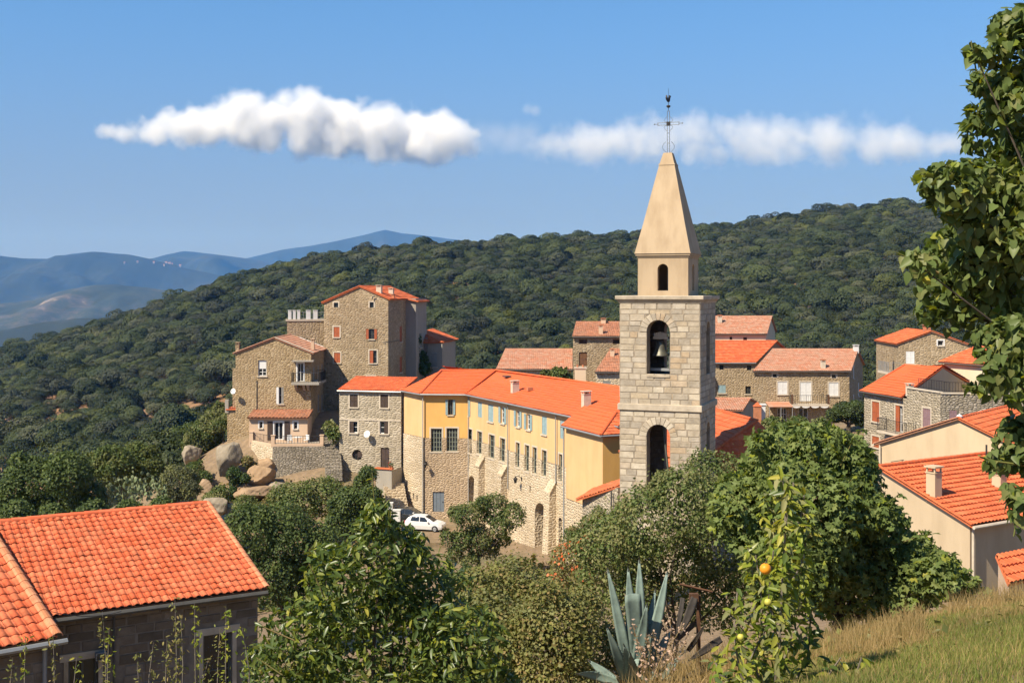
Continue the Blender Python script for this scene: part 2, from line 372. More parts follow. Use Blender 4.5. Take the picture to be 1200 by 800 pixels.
def mat_ground():
    m, n, l, b = new_mat('ground'); g = n.new('ShaderNodeNewGeometry').outputs['Position']
    x = noise(n, l, g, .11, 6, .65); r = ramp(n, [(.3, (.16,.115,.07)), (.5, (.22,.155,.095)), (.7, (.12,.105,.055))]); l.new(x.outputs[0], r.inputs[0])
    y = noise(n, l, g, 2.4, 8, .7); ry = ramp(n, [(.25, (.6,.6,.6)), (.75, (1.35,1.35,1.35))]); l.new(y.outputs[0], ry.inputs[0])
    l.new(mixc(n, l, 'MULTIPLY', 1.0, r.outputs[0], ry.outputs[0]), b.inputs['Base Color'])
    bump(n, l, b, y.outputs[0], .8, .1); return m
def mat_hillground():
    m, n, l, b = new_mat('hill_ground'); g = n.new('ShaderNodeNewGeometry').outputs['Position']
    x = noise(n, l, g, .03, 6, .65); r = ramp(n, [(.35, (.18,.10,.05)), (.55, (.24,.14,.075)), (.75, (.09,.08,.045))]); l.new(x.outputs[0], r.inputs[0])
    l.new(r.outputs[0], b.inputs['Base Color']); return m
M['ground'] = mat_ground(); M['hill_ground'] = mat_hillground()

ys = np.concatenate([np.linspace(-60, 0, 16)[:-1], np.linspace(0, 40, 68)[:-1], np.linspace(40, 160, 86)[:-1], np.linspace(160, 1100, 110), np.linspace(1130, 2600, 22)])
us = np.concatenate([np.linspace(-1.0, -.5, 14)[:-1], np.linspace(-.5, .5, 170), np.linspace(.5, 1.0, 14)[1:]])
gy, gu = np.meshgrid(ys, us, indexing='ij')
gx = gu*(np.abs(gy)*.9+30.0)
gzv = ground(gx, gy)
V = np.stack([gx, gy, gzv], -1).reshape(-1, 3); nu = len(us)
ii, jj = np.meshgrid(np.arange(len(ys)-1), np.arange(nu-1), indexing='ij'); a = (ii*nu+jj).ravel()
Q = np.stack([a, a+1, a+nu+1, a+nu], -1)
tm = np_mesh('ground', V, Q, M['ground'], True); tm.materials.append(M['hill_ground'])
tm.polygons.foreach_set('material_index', (ys[ii.ravel()] > 165).astype(np.int32))
tag(link('ground', tm), kind='structure')
# the wide valley floor between the wooded hill and the far mountains
vb = MB(); vb.face([(-15500,1300,-418),(15500,1300,-418),(15500,13500,-418),(-15500,13500,-418)])
M['valley'] = mat_flat('valley', (.05,.06,.035), .95, var=.35, scale=.004)
tag(vb.build('valley_floor', M['valley']), kind='structure')

# ---------------------------------------------------------------- far mountains
def mat_mountain():
    m, n, l, b = new_mat('mountain'); g = n.new('ShaderNodeNewGeometry').outputs['Position']
    x = noise(n, l, g, .0022, 8, .72); r = ramp(n, [(.30, (.010,.015,.008)), (.55, (.022,.028,.014)), (.68, (.045,.045,.026)), (.80, (.15,.12,.09))]); l.new(x.outputs[0], r.inputs[0])
    l.new(r.outputs[0], b.inputs['Base Color']); return m
def mat_mountain_rocky():
    m, n, l, b = new_mat('mountain_rocky'); g = n.new('ShaderNodeNewGeometry').outputs['Position']
    x = noise(n, l, g, .0028, 9, .75); r = ramp(n, [(.36, (.018,.026,.014)), (.52, (.034,.042,.022)), (.59, (.075,.066,.046)), (.68, (.26,.22,.175))]); l.new(x.outputs[0], r.inputs[0])
    l.new(r.outputs[0], b.inputs['Base Color']); return m
M['mountain'] = mat_mountain(); M['mountain_rocky'] = mat_mountain_rocky()
def mountain(prof, D, depth, mat, seed, rough=1.0):
    g = np.random.default_rng(seed); px = np.arange(prof[0][0], prof[-1][0]+1, 4.0)
    py = np.interp(px, [p[0] for p in prof], [p[1] for p in prof])
    ts = np.linspace(0, 1.5, 60); ph = g.uniform(0, 6.28, 24)
    XX, TT = np.meshgrid(px, ts); X = (XX-600)/F*D; Y = D-depth*(1-TT)
    crest = (HOR-np.interp(XX, px, py))/F*D
    shape = np.where(TT <= 1, TT**.85, 1-(TT-1)*.9)
    fb = np.zeros_like(X)
    for i in range(12):
        w = 700/(1.55**i); aa = ph[i+12]
        fb += np.sin((X*np.cos(aa)+Y*np.sin(aa)*.6)/w*2+ph[i]+np.sin(X/w*.7+ph[i])*1.3)/(1.45**i)
    Z = -418+(crest+418)*shape+fb*depth*.028*rough*np.clip(np.abs(1-TT)*4, .06, 1)*np.clip(TT*5, 0, 1)
    Vv = np.stack([X, Y, Z], -1).reshape(-1, 3); n = len(px)
    i, j = np.meshgrid(np.arange(len(ts)-1), np.arange(n-1), indexing='ij'); a = (i*n+j).ravel()
    o = link('mountain', np_mesh('mountain', Vv, np.stack([a, a+1, a+n+1, a+n], -1), mat, True)); tag(o, kind='structure')
    PY = HOR-F*Z/Y
    def spot(qx, qy):
        c = int(np.argmin(abs(px-qx))); k = int(np.argmin(abs(PY[:45, c]-qy))); return Vector((X[k, c], Y[k, c], Z[k, c]))
    return spot
mountain([(60,318),(150,310),(215,306),(290,302),(330,292),(365,287),(400,281),(430,274),(452,268),(470,272),(490,274),(510,276),(560,283),(700,300),(1000,318)], 12300, 2600, M['mountain'], 1)
mountain([(80,322),(150,306),(180,302),(198,297),(215,294),(232,296),(265,300),(300,304),(340,311),(420,328),(520,345)], 10300, 2000, M['mountain'], 2)
spot_v = mountain([(-420,315),(-300,300),(-120,296),(0,298),(30,302),(60,303),(82,298),(110,295),(150,297),(175,302),(205,309),(250,320),(320,336),(420,362),(600,372)], 8300, 2200, M['mountain'], 3)
mountain([(-420,360),(-200,345),(0,357),(40,352),(75,340),(110,334),(140,333),(190,339),(240,347),(290,363),(340,378),(430,396)], 5200, 1500, M['mountain_rocky'], 4)
mountain([(-420,385),(-200,372),(0,386),(50,376),(90,372),(140,371),(200,378),(270,388),(360,396)], 3300, 900, M['mountain'], 5)
M['far_white'] = mat_flat('far_white', (.26,.24,.21), .9, var=.02)
hm = None
for k in range(16):
    p = spot_v(160+rnd.gauss(28, 18), 309+rnd.gauss(0, 2.2))
    if hm is None:
        mb = MB(); mb.box((-7,-6,-3), (7,6,9)); mb.face([(-7.5,-6.5,9),(7.5,-6.5,9),(7.5,0,12.5),(-7.5,0,12.5)], 1); mb.face([(7.5,6.5,9),(-7.5,6.5,9),(-7.5,0,12.5),(7.5,0,12.5)], 1)
        mb.face([(-7,-6,9),(-7,6,9),(-7,0,12.4)]); mb.face([(7,6,9),(7,-6,9),(7,0,12.4)])
        o = mb.build('far_house', [M['far_white'], M['tile_old']], origin=(0,0,0)); hm = o.data
    else: o = link('far_house', hm)
    o.location = p; o.rotation_euler = (0, 0, rnd.uniform(-.5, .5)); o.scale = (rnd.uniform(.5, .95),)*2+(rnd.uniform(.8, 1.3),)
    tag(o, 'tiny white house of the far village high on the blue mountain', 'house', 'houses of the far mountain village')

# ---------------------------------------------------------------- plants: leaf clouds, trunks
TPL = {
 'dab': (np.array([(0,0,0),(.5,.36,.08),(1,0,0),(.5,-.36,.08)]), [(0,3,2,1)]),
 'leaf': (np.array([(0,0,0),(.3,.17,.05),(.7,.14,.02),(1,0,-.10),(.7,-.14,.02),(.3,-.17,.05),(.35,0,-.02),(.72,0,-.05)]),
          [(0,6,1,1),(1,6,7,2),(2,7,3,3),(0,5,6,6),(5,4,7,6),(4,3,7,7)]),
 'heart': (np.array([(0,0,0),(-.05,.25,.05),(.22,.40,.06),(.6,.26,0),(1,0,-.18),(.6,-.26,0),(.22,-.40,.06),(-.05,-.25,.05),(.25,0,-.03),(.62,0,-.09)]),
           [(0,8,2,1),(2,8,9,3),(3,9,4,4),(0,7,6,8),(6,5,9,8),(5,4,9,9)]),
 'fig': (np.array([(0,0,0),(.14,.12,.03),(.08,.42,-.06),(.28,.36,.0),(.40,.11,.05),(.66,.34,-.04),(.74,.14,.03),(1,0,-.14),
                   (.74,-.14,.03),(.66,-.34,-.04),(.40,-.11,.05),(.28,-.36,.0),(.08,-.42,-.06),(.14,-.12,.03),(.45,0,-.03)]),
         [(0,14,4,1),(1,4,3,2),(4,14,6,5),(14,7,6,6),(0,13,10,14),(13,12,11,10),(10,9,8,14),(14,8,7,7)]),
}
def _tri_template(k):
    v, f = TPL[k]; t = []
    for q in f:
        if q[2] == q[3] or q[1] == q[2] or q[0] == q[1]:
            u = list(dict.fromkeys(q)); t.append(tuple(u))
        else: t += [(q[0], q[1], q[2]), (q[0], q[2], q[3])]
    return v, np.array(t)
TRI = {k: _tri_template(k) for k in TPL}

def unit(a): return a/np.maximum(np.linalg.norm(a, axis=-1, keepdims=True), 1e-9)
def leaf_axes(nrm, g, droop=.5):
    """a direction lying in the leaf's plane, hanging a little"""
    d = g.normal(size=nrm.shape); d[:, 2] -= droop*1.6
    d = unit(d-nrm*(d*nrm).sum(-1, keepdims=True)); s = np.cross(nrm, d)
    return d, s
def leaf_mesh(name, pts, nrm, size, kind, mat, g, droop=.5):
    v, t = TRI[kind]; d, s = leaf_axes(nrm, g, droop); n = len(pts)
    V = pts[:, None, :]+size[:, None, None]*(d[:, None, :]*v[None, :, 0:1]+s[:, None, :]*v[None, :, 1:2]+nrm[:, None, :]*v[None, :, 2:3])
    T = (t[None, :, :]+(np.arange(n)*len(v))[:, None, None]).reshape(-1, 3)
    return np_mesh(name, V.reshape(-1, 3), T, mat)
def crown_points(lobes, n, g, shell=.4, up=.25):
    """points near the surface of a heap of ellipsoids: uneven outline, gaps and clumps"""
    c = np.array([l[0] for l in lobes], float); r = np.array([l[1] for l in lobes], float)
    w = (r[:, 0]*r[:, 1]+r[:, 0]*r[:, 2]+r[:, 1]*r[:, 2]); w /= w.sum()
    P_, N_ = [], []; got = 0
    while got < n:
        k = g.choice(len(c), size=n, p=w); d = unit(g.normal(size=(n, 3))); d[:, 2] = d[:, 2]+up; d = unit(d)
        q = c[k]+d*r[k]*(1-shell*g.random((n, 1))**1.6)
        inside = np.zeros(n, bool)
        for j in range(len(c)):
            e = (((q-c[j])/r[j])**2).sum(-1); inside |= (e < .42) & (k != j)
        q = q[~inside]; d = d[~inside]; P_.append(q); N_.append(d); got += len(q)
    p = np.concatenate(P_)[:n]; d = np.concatenate(N_)[:n]
    nr = unit(d*.75+g.normal(size=d.shape)*.55+np.array([0, 0, .35]))
    return p, nr
def heap(cx, cy, cz, rx, ry, rz, k, g, sub=(.32, .5), flat=.0):
    out = [((cx, cy, cz), (rx*.62, ry*.62, rz*.62))]
    for i in range(k):
        d = unit(g.normal(size=3)); d[2] = abs(d[2])*.9-.25+flat; f = g.uniform(*sub)
        out.append(((cx+d[0]*rx*.72, cy+d[1]*ry*.72, cz+d[2]*rz*.72), (rx*f, ry*f, rz*f*g.uniform(.75, 1.05))))
    return out
def branches(mb, base, tips, r0, g, n=6, mid=.45):
    base = Vector(base)
    for t in tips:
        t = Vector(t); m_ = base.lerp(t, mid)+Vector(g.normal(size=3)*(t-base).length*.06); m_.z -= (t-base).length*.03
        mb.tube([base, m_, t], [r0, r0*.62, r0*.18], n)

LEAFC = {
 'oak': [(.046,.066,.028),(.056,.077,.033),(.066,.087,.038),(.050,.070,.03),(.076,.096,.044)],
 'oak_grey': [(.066,.080,.048),(.078,.090,.055),(.060,.074,.044),(.088,.098,.062)],
 'oak_yellow': [(.085,.105,.034),(.10,.118,.04),(.094,.11,.038)],
}
for k, c in LEAFC.items(): M[k] = mat_leaf(k, c, .18, .6, None, .42)
M['bush'] = mat_leaf('bush', [(0.102,0.144,0.041),(0.132,0.174,0.050),(0.156,0.198,0.062),(0.084,0.120,0.036)], .25, .5)
M['bush_dark'] = mat_leaf('bush_dark', [(0.060,0.092,0.030),(0.078,0.113,0.037),(0.098,0.132,0.044)], .2, .5)
M['bush_dull'] = mat_leaf('bush_dull', [(0.224,0.224,0.067),(0.190,0.213,0.062),(0.280,0.241,0.090),(0.168,0.190,0.056),(0.314,0.235,0.101)], .3, .6)
M['bush_olive'] = mat_leaf('bush_olive', [(0.216,0.228,0.090),(0.246,0.252,0.106),(0.180,0.204,0.074),(0.282,0.276,0.126)], .3, .55)
M['dry_leaf'] = mat_leaf('dry_leaf', [(.28,.21,.09),(.22,.18,.07),(.17,.165,.06),(.34,.25,.12)], .3, .7)
M['citrus'] = mat_leaf('citrus', [(0.072,0.111,0.026),(0.094,0.140,0.034),(0.081,0.124,0.029),(0.124,0.176,0.042),(0.221,0.247,0.058)], .3, .36, (1.5,1.5,.4), 0, .35)
M['citrus_young'] = mat_leaf('citrus_young', [(0.276,0.333,0.046),(0.368,0.391,0.063),(0.218,0.287,0.046),(0.460,0.425,0.081),(0.161,0.230,0.034)], .4, .38, (1.5,1.4,.4))
M['fig'] = mat_leaf('fig', [(0.137,0.191,0.057),(0.164,0.218,0.068),(0.197,0.251,0.079),(0.148,0.202,0.060),(0.240,0.279,0.090)], .3, .5)
M['mulberry'] = mat_leaf('mulberry', [(0.110,0.155,0.048),(0.140,0.190,0.058),(0.120,0.170,0.053),(0.170,0.215,0.070),(0.150,0.200,0.064),(0.200,0.215,0.075)], .3, .42)
M['cactus'] = mat_leaf('cactus', [(.20,.24,.12),(.26,.28,.16),(.16,.21,.10)], .05, .6)
M['ivy'] = mat_leaf('ivy', [(.055,.10,.03),(.075,.125,.038),(.045,.085,.026)], .25, .5)

# ---------------------------------------------------------------- the wooded hill
ag = np.random.default_rng(11)
protos = []
for k in range(9):
    g = np.random.default_rng(100+k); h = g.uniform(.95, 1.3)
    lb = heap(0, 0, .46*h, 1.0, 1.0, .62*h, 5+k % 4, g, (.42, .62), .15)
    p, nr = crown_points(lb, 2600, g, .10, .35); nr = unit(nr+unit(p-np.array([0, 0, .4*h]))*1.1)
    kind = ['oak','oak','oak_grey','oak','oak_yellow','oak','oak_grey','oak','oak_grey'][k]
    me = leaf_mesh('oak_tree', p, nr, g.uniform(.07, .15, len(p)), 'dab', M[kind], g, .1)
    # short trunk under the crown
    bm = bmesh.new(); bm.from_mesh(me)
    r = bmesh.ops.create_cone(bm, segments=5, radius1=.09, radius2=.06, depth=.7, cap_ends=False, matrix=Matrix.Translation((0, 0, .15)))
    me.materials.append(M['bark'])
    for f in {f for v in r['verts'] for f in v.link_faces}: f.material_index = 1
    bm.to_mesh(me); bm.free()
    protos.append(me)

hx, hy, hs = [], [], []
step_rows = 118.0
y_ = step_rows
while y_ < 980:
    sp = 6.0+max(0, (y_-200))*.0040
    xs_ = np.arange(-.62*y_-30, .60*y_+30, sp); xs_ = xs_+ag.uniform(-.42, .42, len(xs_))*sp
    hx.append(xs_); hy.append(y_+ag.uniform(-.45, .45, len(xs_))*sp); hs.append(np.full(len(xs_), sp)); y_ += sp*.9
hx = np.concatenate(hx); hy = np.concatenate(hy); hs = np.concatenate(hs); hz = ground(hx, hy)
hu = hx/hy; hpy = HOR-hz/hy*F; hpx = 600+hu*F
clear = wob(hx+31, hy*1.25+70, 26)
lowleft = np.clip((hpy-420)/90, 0, 1)*np.clip((330-hpx)/160, 0, 1)
keep = (clear < 1.6-.86*lowleft-.3*lowleft**2) & (ag.random(len(hx)) > .02+.10*lowleft)
# clearing with the bare red earth high on the right, and one small light glade
keep &= (hy > 205) | ((hpx < 232) & (hx < -33)) | ((hy > 160) & (hpx < 1200))
keep &= ~((abs(hpx-1040) < 24) & (abs(hpy-309) < 5))
hx, hy, hz, hs, hpx, hpy = [q[keep] for q in (hx, hy, hz, hs, hpx, hpy)]
size = hs*ag.uniform(.42, .70, len(hx))
big = ag.random(len(hx)) < .16; size[big] *= 1.45
kind = ag.integers(0, len(protos), len(hx))
inview = (hpx > -10) & (hpx < 1210) & (hpy < 640)
# what stands in front of the hill (the village) hides part of it
behind = ((hpx > 395) & (hpx < 1015) & (hpy > 432)) | ((hpx > 268) & (hpx < 520) & (hpy > 405)) | (hpx > 1030) & (hpy > 395) | (hpy > 590)
show = np.where(inview & ~behind, size/hy, 0); order = np.argsort(-show)
one = order[:300]; rest = order[300:]
for i in one:
    o = link('oak_tree', protos[kind[i]]); o.location = (hx[i], hy[i], hz[i]-.25); s = float(size[i])
    o.scale = (s*rnd.uniform(.9, 1.15), s*rnd.uniform(.9, 1.15), s*rnd.uniform(.95, 1.2)); o.rotation_euler = (0, 0, rnd.uniform(0, 6.28))
    tag(o, ['round dark green oak', 'broad dark green oak', 'greyish green oak', 'small rounded green oak', 'yellowish green oak', 'uneven green oak', 'pale greyish green oak', 'dense green oak', 'many lobed greyish oak'][kind[i]]+' among the others on the lower wooded slope beyond the village', 'tree', 'evergreen oaks of the lower wooded slope')
# all the others: one mass
fc = bpy.data.collections.new('oak_kinds')
for k, me in enumerate(protos):
    o = bpy.data.objects.new('oak_kind', me); fc.objects.link(o)
pm = bpy.data.meshes.new('hill_forest'); pm.vertices.add(len(rest))
pm.vertices.foreach_set('co', np.stack([hx[rest], hy[rest], hz[rest]-.25], -1).astype(np.float32).ravel())
at = pm.attributes.new('tree_size', 'FLOAT', 'POINT'); at.data.foreach_set('value', size[rest].astype(np.float32))
forest = tag(link('hill_forest', pm), kind='stuff')
ng = bpy.data.node_groups.new('hill_forest', 'GeometryNodeTree')
ng.interface.new_socket('Geometry', in_out='INPUT', socket_type='NodeSocketGeometry'); ng.interface.new_socket('Geometry', in_out='OUTPUT', socket_type='NodeSocketGeometry')
N, L = ng.nodes, ng.links
gi = N.new('NodeGroupInput'); go = N.new('NodeGroupOutput'); m2p = N.new('GeometryNodeMeshToPoints'); iop = N.new('GeometryNodeInstanceOnPoints')
ci = N.new('GeometryNodeCollectionInfo'); ci.inputs['Collection'].default_value = fc; ci.inputs['Separate Children'].default_value = True; ci.inputs['Reset Children'].default_value = True
L.new(gi.outputs[0], m2p.inputs[0]); L.new(m2p.outputs[0], iop.inputs['Points']); L.new(ci.outputs[0], iop.inputs['Instance']); iop.inputs['Pick Instance'].default_value = True
rv = N.new('FunctionNodeRandomValue'); rv.data_type = 'INT'
rv.inputs[4].default_value = 0; rv.inputs[5].default_value = len(protos)-1; L.new(rv.outputs[2], iop.inputs['Instance Index'])
rr = N.new('FunctionNodeRandomValue'); rr.data_type = 'FLOAT_VECTOR'; rr.inputs[0].default_value = (-.12,-.12,0); rr.inputs[1].default_value = (.12,.12,6.28); rr.inputs['Seed'].default_value = 3
L.new(rr.outputs[0], iop.inputs['Rotation'])
na = N.new('GeometryNodeInputNamedAttribute'); na.data_type = 'FLOAT'; na.inputs[0].default_value = 'tree_size'
L.new(na.outputs[0], iop.inputs['Scale']); L.new(iop.outputs[0], go.inputs[0])
forest.modifiers.new('trees', 'NODES').node_group = ng
print('hill trees', len(hx))

# ---------------------------------------------------------------- building kit
UP = Vector((0, 0, 1))
class Wall:
    """one outer wall from ground point A to B (left to right seen from outside), between heights z0 and z1"""
    def __init__(s, root, A, B, z0, z1, mat, name='wall', top=None, label=None):
        s.root = root; s.A = Vector((A[0], A[1], 0)); s.B = Vector((B[0], B[1], 0)); s.L = (s.B-s.A).length
        s.u = (s.B-s.A)/s.L; s.n = Vector((s.u.y, -s.u.x, 0)); s.z0 = z0; s.z1 = z1; s.mat = mat; s.name = name
        s.top = top; s.holes = []; s.label = label; s.skip_z = None
    def pt(s, u, z, d=0): return s.A+s.u*u+s.n*d+UP*z
    def hit(s, px, py):
        d = Vector(((px-600)/F, 1, (HOR-py)/F)); t = s.A.dot(s.n)/d.dot(s.n); p = d*t
        return (p-s.A).dot(s.u), p.z
    def rect(s, x0, x1, y0, y1):
        ym = (y0+y1)/2; xm = (x0+x1)/2
        return s.hit(x0, ym)[0], s.hit(x1, ym)[0], s.hit(xm, y1)[1], s.hit(xm, y0)[1]
    def hole(s, poly): s.holes.append(poly)
    def bar(s, mb, u0, u1, z0, z1, d0, d1, m=0):
        c = s.pt((u0+u1)/2, (z0+z1)/2, (d0+d1)/2); mb.obox(c, s.u*(u1-u0)/2, s.n*(d1-d0)/2*-1, UP*(z1-z0)/2, m)
    def opening(s, r, depth=.22, arch=False, back=None):
        u0, u1, z0, z1 = r
        if arch:
            q = (u1-u0)/2; c = (u0+u1)/2; zs = z1-q
            poly = [(u0, z0), (u1, z0), (u1, zs)]+[(c+q*cos(a), zs+q*sin(a)) for a in [pi*k/10 for k in range(1, 10)]]+[(u0, zs)]
        else: poly = [(u0, z0), (u1, z0), (u1, z1), (u0, z1)]
        s.holes.append((poly, depth)); return poly
    def window(s, px, style='plain', frame='white', panes=(2, 3), shutter=None, sill=True, surround=None, r=None, name='window', depth=.2, label=None, open_to=('l', 'r'), door=False):
        """px = (x0, x1, y0, y1) measured in the photograph on this wall"""
        r = r or s.rect(*px); u0, u1, z0, z1 = r; w = u1-u0; h = z1-z0
        s.opening(r, depth)
        fb = MB(); t = min(.07, w*.09)
        for a in ((u0, u0+t, z0, z1), (u1-t, u1, z0, z1), (u0+t, u1-t, z0, z0+t), (u0+t, u1-t, z1-t, z1)): s.bar(fb, *a, -depth, -depth+.07)
        if style != 'closed':
            for k in range(1, panes[0]):
                c = u0+w*k/panes[0]; s.bar(fb, c-t*.45, c+t*.45, z0+t, z1-t, -depth+.005, -depth+.055)
            for k in range(1, panes[1]):
                c = z0+h*k/panes[1]; s.bar(fb, u0+t, u1-t, c-t*.3, c+t*.3, -depth+.008, -depth+.045)
        o = fb.build(name, M[frame], s.root)
        if label: o['label'] = label
        gb = MB(); gb.face([s.pt(u0, z0, -depth+.02), s.pt(u1, z0, -depth+.02), s.pt(u1, z1, -depth+.02), s.pt(u0, z1, -depth+.02)]); gb.build('pane', M['glass'], o)
        def leaf(a0, a1, d0, d1, mat):
            sb = MB(); s.bar(sb, a0, a1, z0+.02, z1-.02, d0, d0+.03)
            e = .05; k = max(4, int(h/.16))
            for b in ((a0, a0+e, z0+.02, z1-.02), (a1-e, a1, z0+.02, z1-.02)): s.bar(sb, *b, d0+.03, d1)
            for b in ((z0+.02, z0+.1), ((z0+z1)/2-.04, (z0+z1)/2+.04), (z1-.1, z1-.02)): s.bar(sb, a0+e, a1-e, b[0], b[1], d0+.03, d1-.004)
            for i in range(k):
                zz = z0+.1+(h-.2)*(i+.5)/k; s.bar(sb, a0+e, a1-e, zz-.02, zz+.02, d0+.03, d1-.012)
            sb.build('shutter', M[mat], o)
        if shutter:
            if style == 'closed':
                leaf(u0+.015, (u0+u1)/2-.006, -.06, -.012, shutter); leaf((u0+u1)/2+.006, u1-.015, -.06, -.012, shutter)
            else:
                if 'l' in open_to: leaf(u0-w/2, u0-.02, .02, .07, shutter)
                if 'r' in open_to: leaf(u1+.02, u1+w/2, .02, .07, shutter)
                if 'cl' in open_to: leaf(u0+.015, (u0+u1)/2-.006, -.06, -.012, shutter)
                if 'cr' in open_to: leaf((u0+u1)/2+.006, u1-.015, -.06, -.012, shutter)
        if sill and not door:
            sb = MB(); s.bar(sb, u0-.1, u1+.1, z0-.1, z0-.004, -.1, .1); sb.build('sill', M['surround'], o)
        if surround:
            sb = MB(); q = .13
            for b in ((u0-q, u0-.003, z0-(0 if door else .0), z1+q), (u1+.003, u1+q, z0, z1+q), (u0-.003, u1+.003, z1+.003, z1+q)): s.bar(sb, *b, -.02, .025)
            sb.build('surround', M[surround], o)
        return o
    def plain_door(s, px, mat, r=None, label=None, depth=.16):
        r = r or s.rect(*px); u0, u1, z0, z1 = r; s.opening(r, depth)
        mb = MB(); s.bar(mb, u0, u1, z0, z1, -depth, -depth+.05)
        k = max(2, int((u1-u0)/.3))
        for i in range(k):
            a = u0+(u1-u0)*i/k; s.bar(mb, a+.02, a+(u1-u0)/k-.02, z0+.05, z1-.05, -depth+.05, -depth+.07)
        o = mb.build('door', M[mat], s.root)
        if label: o['label'] = label
        hb_ = MB(); s.bar(hb_, u1-.16, u1-.1, (z0+z1)/2-.08, (z0+z1)/2+.04, -depth+.07, -depth+.11); hb_.build('handle', M['iron'], o)
        return o
    def dark_opening(s, px, arch=False, r=None, depth=.5):
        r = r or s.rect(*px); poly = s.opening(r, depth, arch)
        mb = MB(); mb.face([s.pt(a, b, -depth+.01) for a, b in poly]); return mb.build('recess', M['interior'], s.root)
    def build(s):
        top = s.top or [(s.L, s.z1), (0, s.z1)]
        outer = [(0, s.z0), (s.L, s.z0)]+top
        loops = [[Vector((a, b, 0)) for a, b in outer]]+[[Vector((a, b, 0)) for a, b in h[0]] for h in s.holes]
        flat = [p for l in loops for p in l]; mb = MB()
        for t in tessellate_polygon(loops):
            p = [flat[i] if isinstance(i, int) else i for i in t]
            if (p[1]-p[0]).cross(p[2]-p[0]).z < 0: p.reverse()
            mb.face([s.pt(q.x, q.y) for q in p], 0, [(q.x+s.A.x, q.y) for q in p])
        for poly, dep in s.holes:
            for i in range(len(poly)):
                a, b = poly[i], poly[(i+1) % len(poly)]
                if abs(a[1]-b[1]) < 1e-6 and s.skip_z is not None and abs(a[1]-s.skip_z) < .01: continue
                mb.face([s.pt(*b), s.pt(*a), s.pt(*a, -dep), s.pt(*b, -dep)], 0)
        o = mb.build(s.name, s.mat, s.root)
        if s.label: o['label'] = s.label
        return o

def tiles(root, name, poly, mat, cw=.24, rl=.40, amp=.045, step=.035, thick=.09, seg=4, label=None):
    """a roof plane covered with rows of barrel tiles. poly: convex, first edge is the eave"""
    poly = [Vector(p) for p in poly]; o = poly[0]; u = (poly[1]-poly[0]).normalized()
    n = Vector((0, 0, 0))
    for i in range(len(poly)): n += poly[i].cross(poly[(i+1) % len(poly)])
    n.normalize()
    if n.z < 0: n = -n
    v = n.cross(u).normalized(); c2 = sum(poly, Vector())/len(poly)
    if (c2-o).dot(v) < 0: v = -v
    q = [((p-o).dot(u), (p-o).dot(v)) for p in poly]
    a0, a1 = min(x for x, _ in q), max(x for x, _ in q); b0, b1 = min(y for _, y in q), max(y for _, y in q)
    nc = max(1, int(math.ceil((a1-a0)/cw))); nr = max(1, int(math.ceil((b1-b0)/rl)))
    prof = {4: [0, .75, 1, .75, 0], 3: [0, 1, 1, 0], 2: [0, 1, 0]}[seg]
    us = [a0+cw*(i+k/seg) for i in range(nc) for k in range(seg)]+[a0+cw*nc]
    hs_ = [amp*prof[k] for i in range(nc) for k in range(seg)]+[0]
    bm = bmesh.new(); ul = bm.loops.layers.uv.new('UVMap'); prev = None
    for r in range(nr):
        lo = b0+rl*r; hi = lo+rl
        jit = [step+.012*math.sin(i//seg*12.9898+r*78.233) for i in range(len(us))]
        A = [bm.verts.new(o+u*x+v*lo+n*(h+j)) for x, h, j in zip(us, hs_, jit)]
        B = [bm.verts.new(o+u*x+v*hi+n*(h*.8)) for x, h in zip(us, hs_)]
        for i in range(len(us)-1):
            f = bm.faces.new((A[i], A[i+1], B[i+1], B[i])); f.smooth = True
            for l, (xx, yy) in zip(f.loops, ((us[i], r+.02), (us[i+1], r+.02), (us[i+1], r+.98), (us[i], r+.98))): l[ul].uv = ((xx-a0)/cw+(.001 if xx == us[i] else -.001), yy)
            if prev:
                f = bm.faces.new([bm.verts.new(q_.co) for q_ in (prev[i], prev[i+1], A[i+1], A[i])])
                for l in f.loops: l[ul].uv = ((us[i]-a0)/cw+.1, r+.01)
        prev = B
    cen = c2
    for i in range(len(poly)):
        p, p2 = poly[i], poly[(i+1) % len(poly)]; e = (p2-p)
        if e.length < 1e-4: continue
        nn = e.cross(n).normalized()
        if (cen-p).dot(nn) > 0: nn = -nn
        bmesh.ops.bisect_plane(bm, geom=bm.verts[:]+bm.edges[:]+bm.faces[:], dist=1e-5, plane_co=p, plane_no=nn, clear_outer=True)
    lowr = [bm.verts.new(p-n*thick) for p in poly]; upr = [bm.verts.new(p+n*.004) for p in poly]
    fs = [bm.faces.new(lowr[::-1])]
    for i in range(len(poly)):
        j = (i+1) % len(poly); fs.append(bm.faces.new((lowr[i], lowr[j], upr[j], upr[i])))
    for f in fs:
        for l in f.loops: l[ul].uv = (.5, .5)
    me = bpy.data.meshes.new(name); bm.to_mesh(me); bm.free(); off = OFF[root.name]
    me.transform(Matrix.Translation(-off)); me.materials.append(mat)
    ob = link(name, me, root)
    if label: ob['label'] = label
    return ob

def ridge(root, p0, p1, r=.11, mat=None, seg=.42, name='ridge_tiles', drop=0.0):
    p0, p1 = Vector(p0), Vector(p1); L = (p1-p0).length; k = max(1, int(L/seg)); mb = MB(); d = (p1-p0)/k
    dn = d.normalized(); sd = dn.cross(UP).normalized(); up = sd.cross(dn)
    for i in range(k):
        a = p0+d*i; b = p0+d*(i+1.06)
        ra, rb = r*1.08, r*.9
        for j in range(6):
            t0, t1 = pi*j/6, pi*(j+1)/6
            c = lambda q, rr, t: q+sd*cos(t)*rr+up*(sin(t)*rr*.8-drop)
            mb.face([c(a, ra, t0), c(b, rb, t0), c(b, rb, t1), c(a, ra, t1)], 0)
        mb.face([c(a, ra, pi*j/6) for j in range(7)], 0)
    return mb.build(name, mat or M['tile_new'], root)

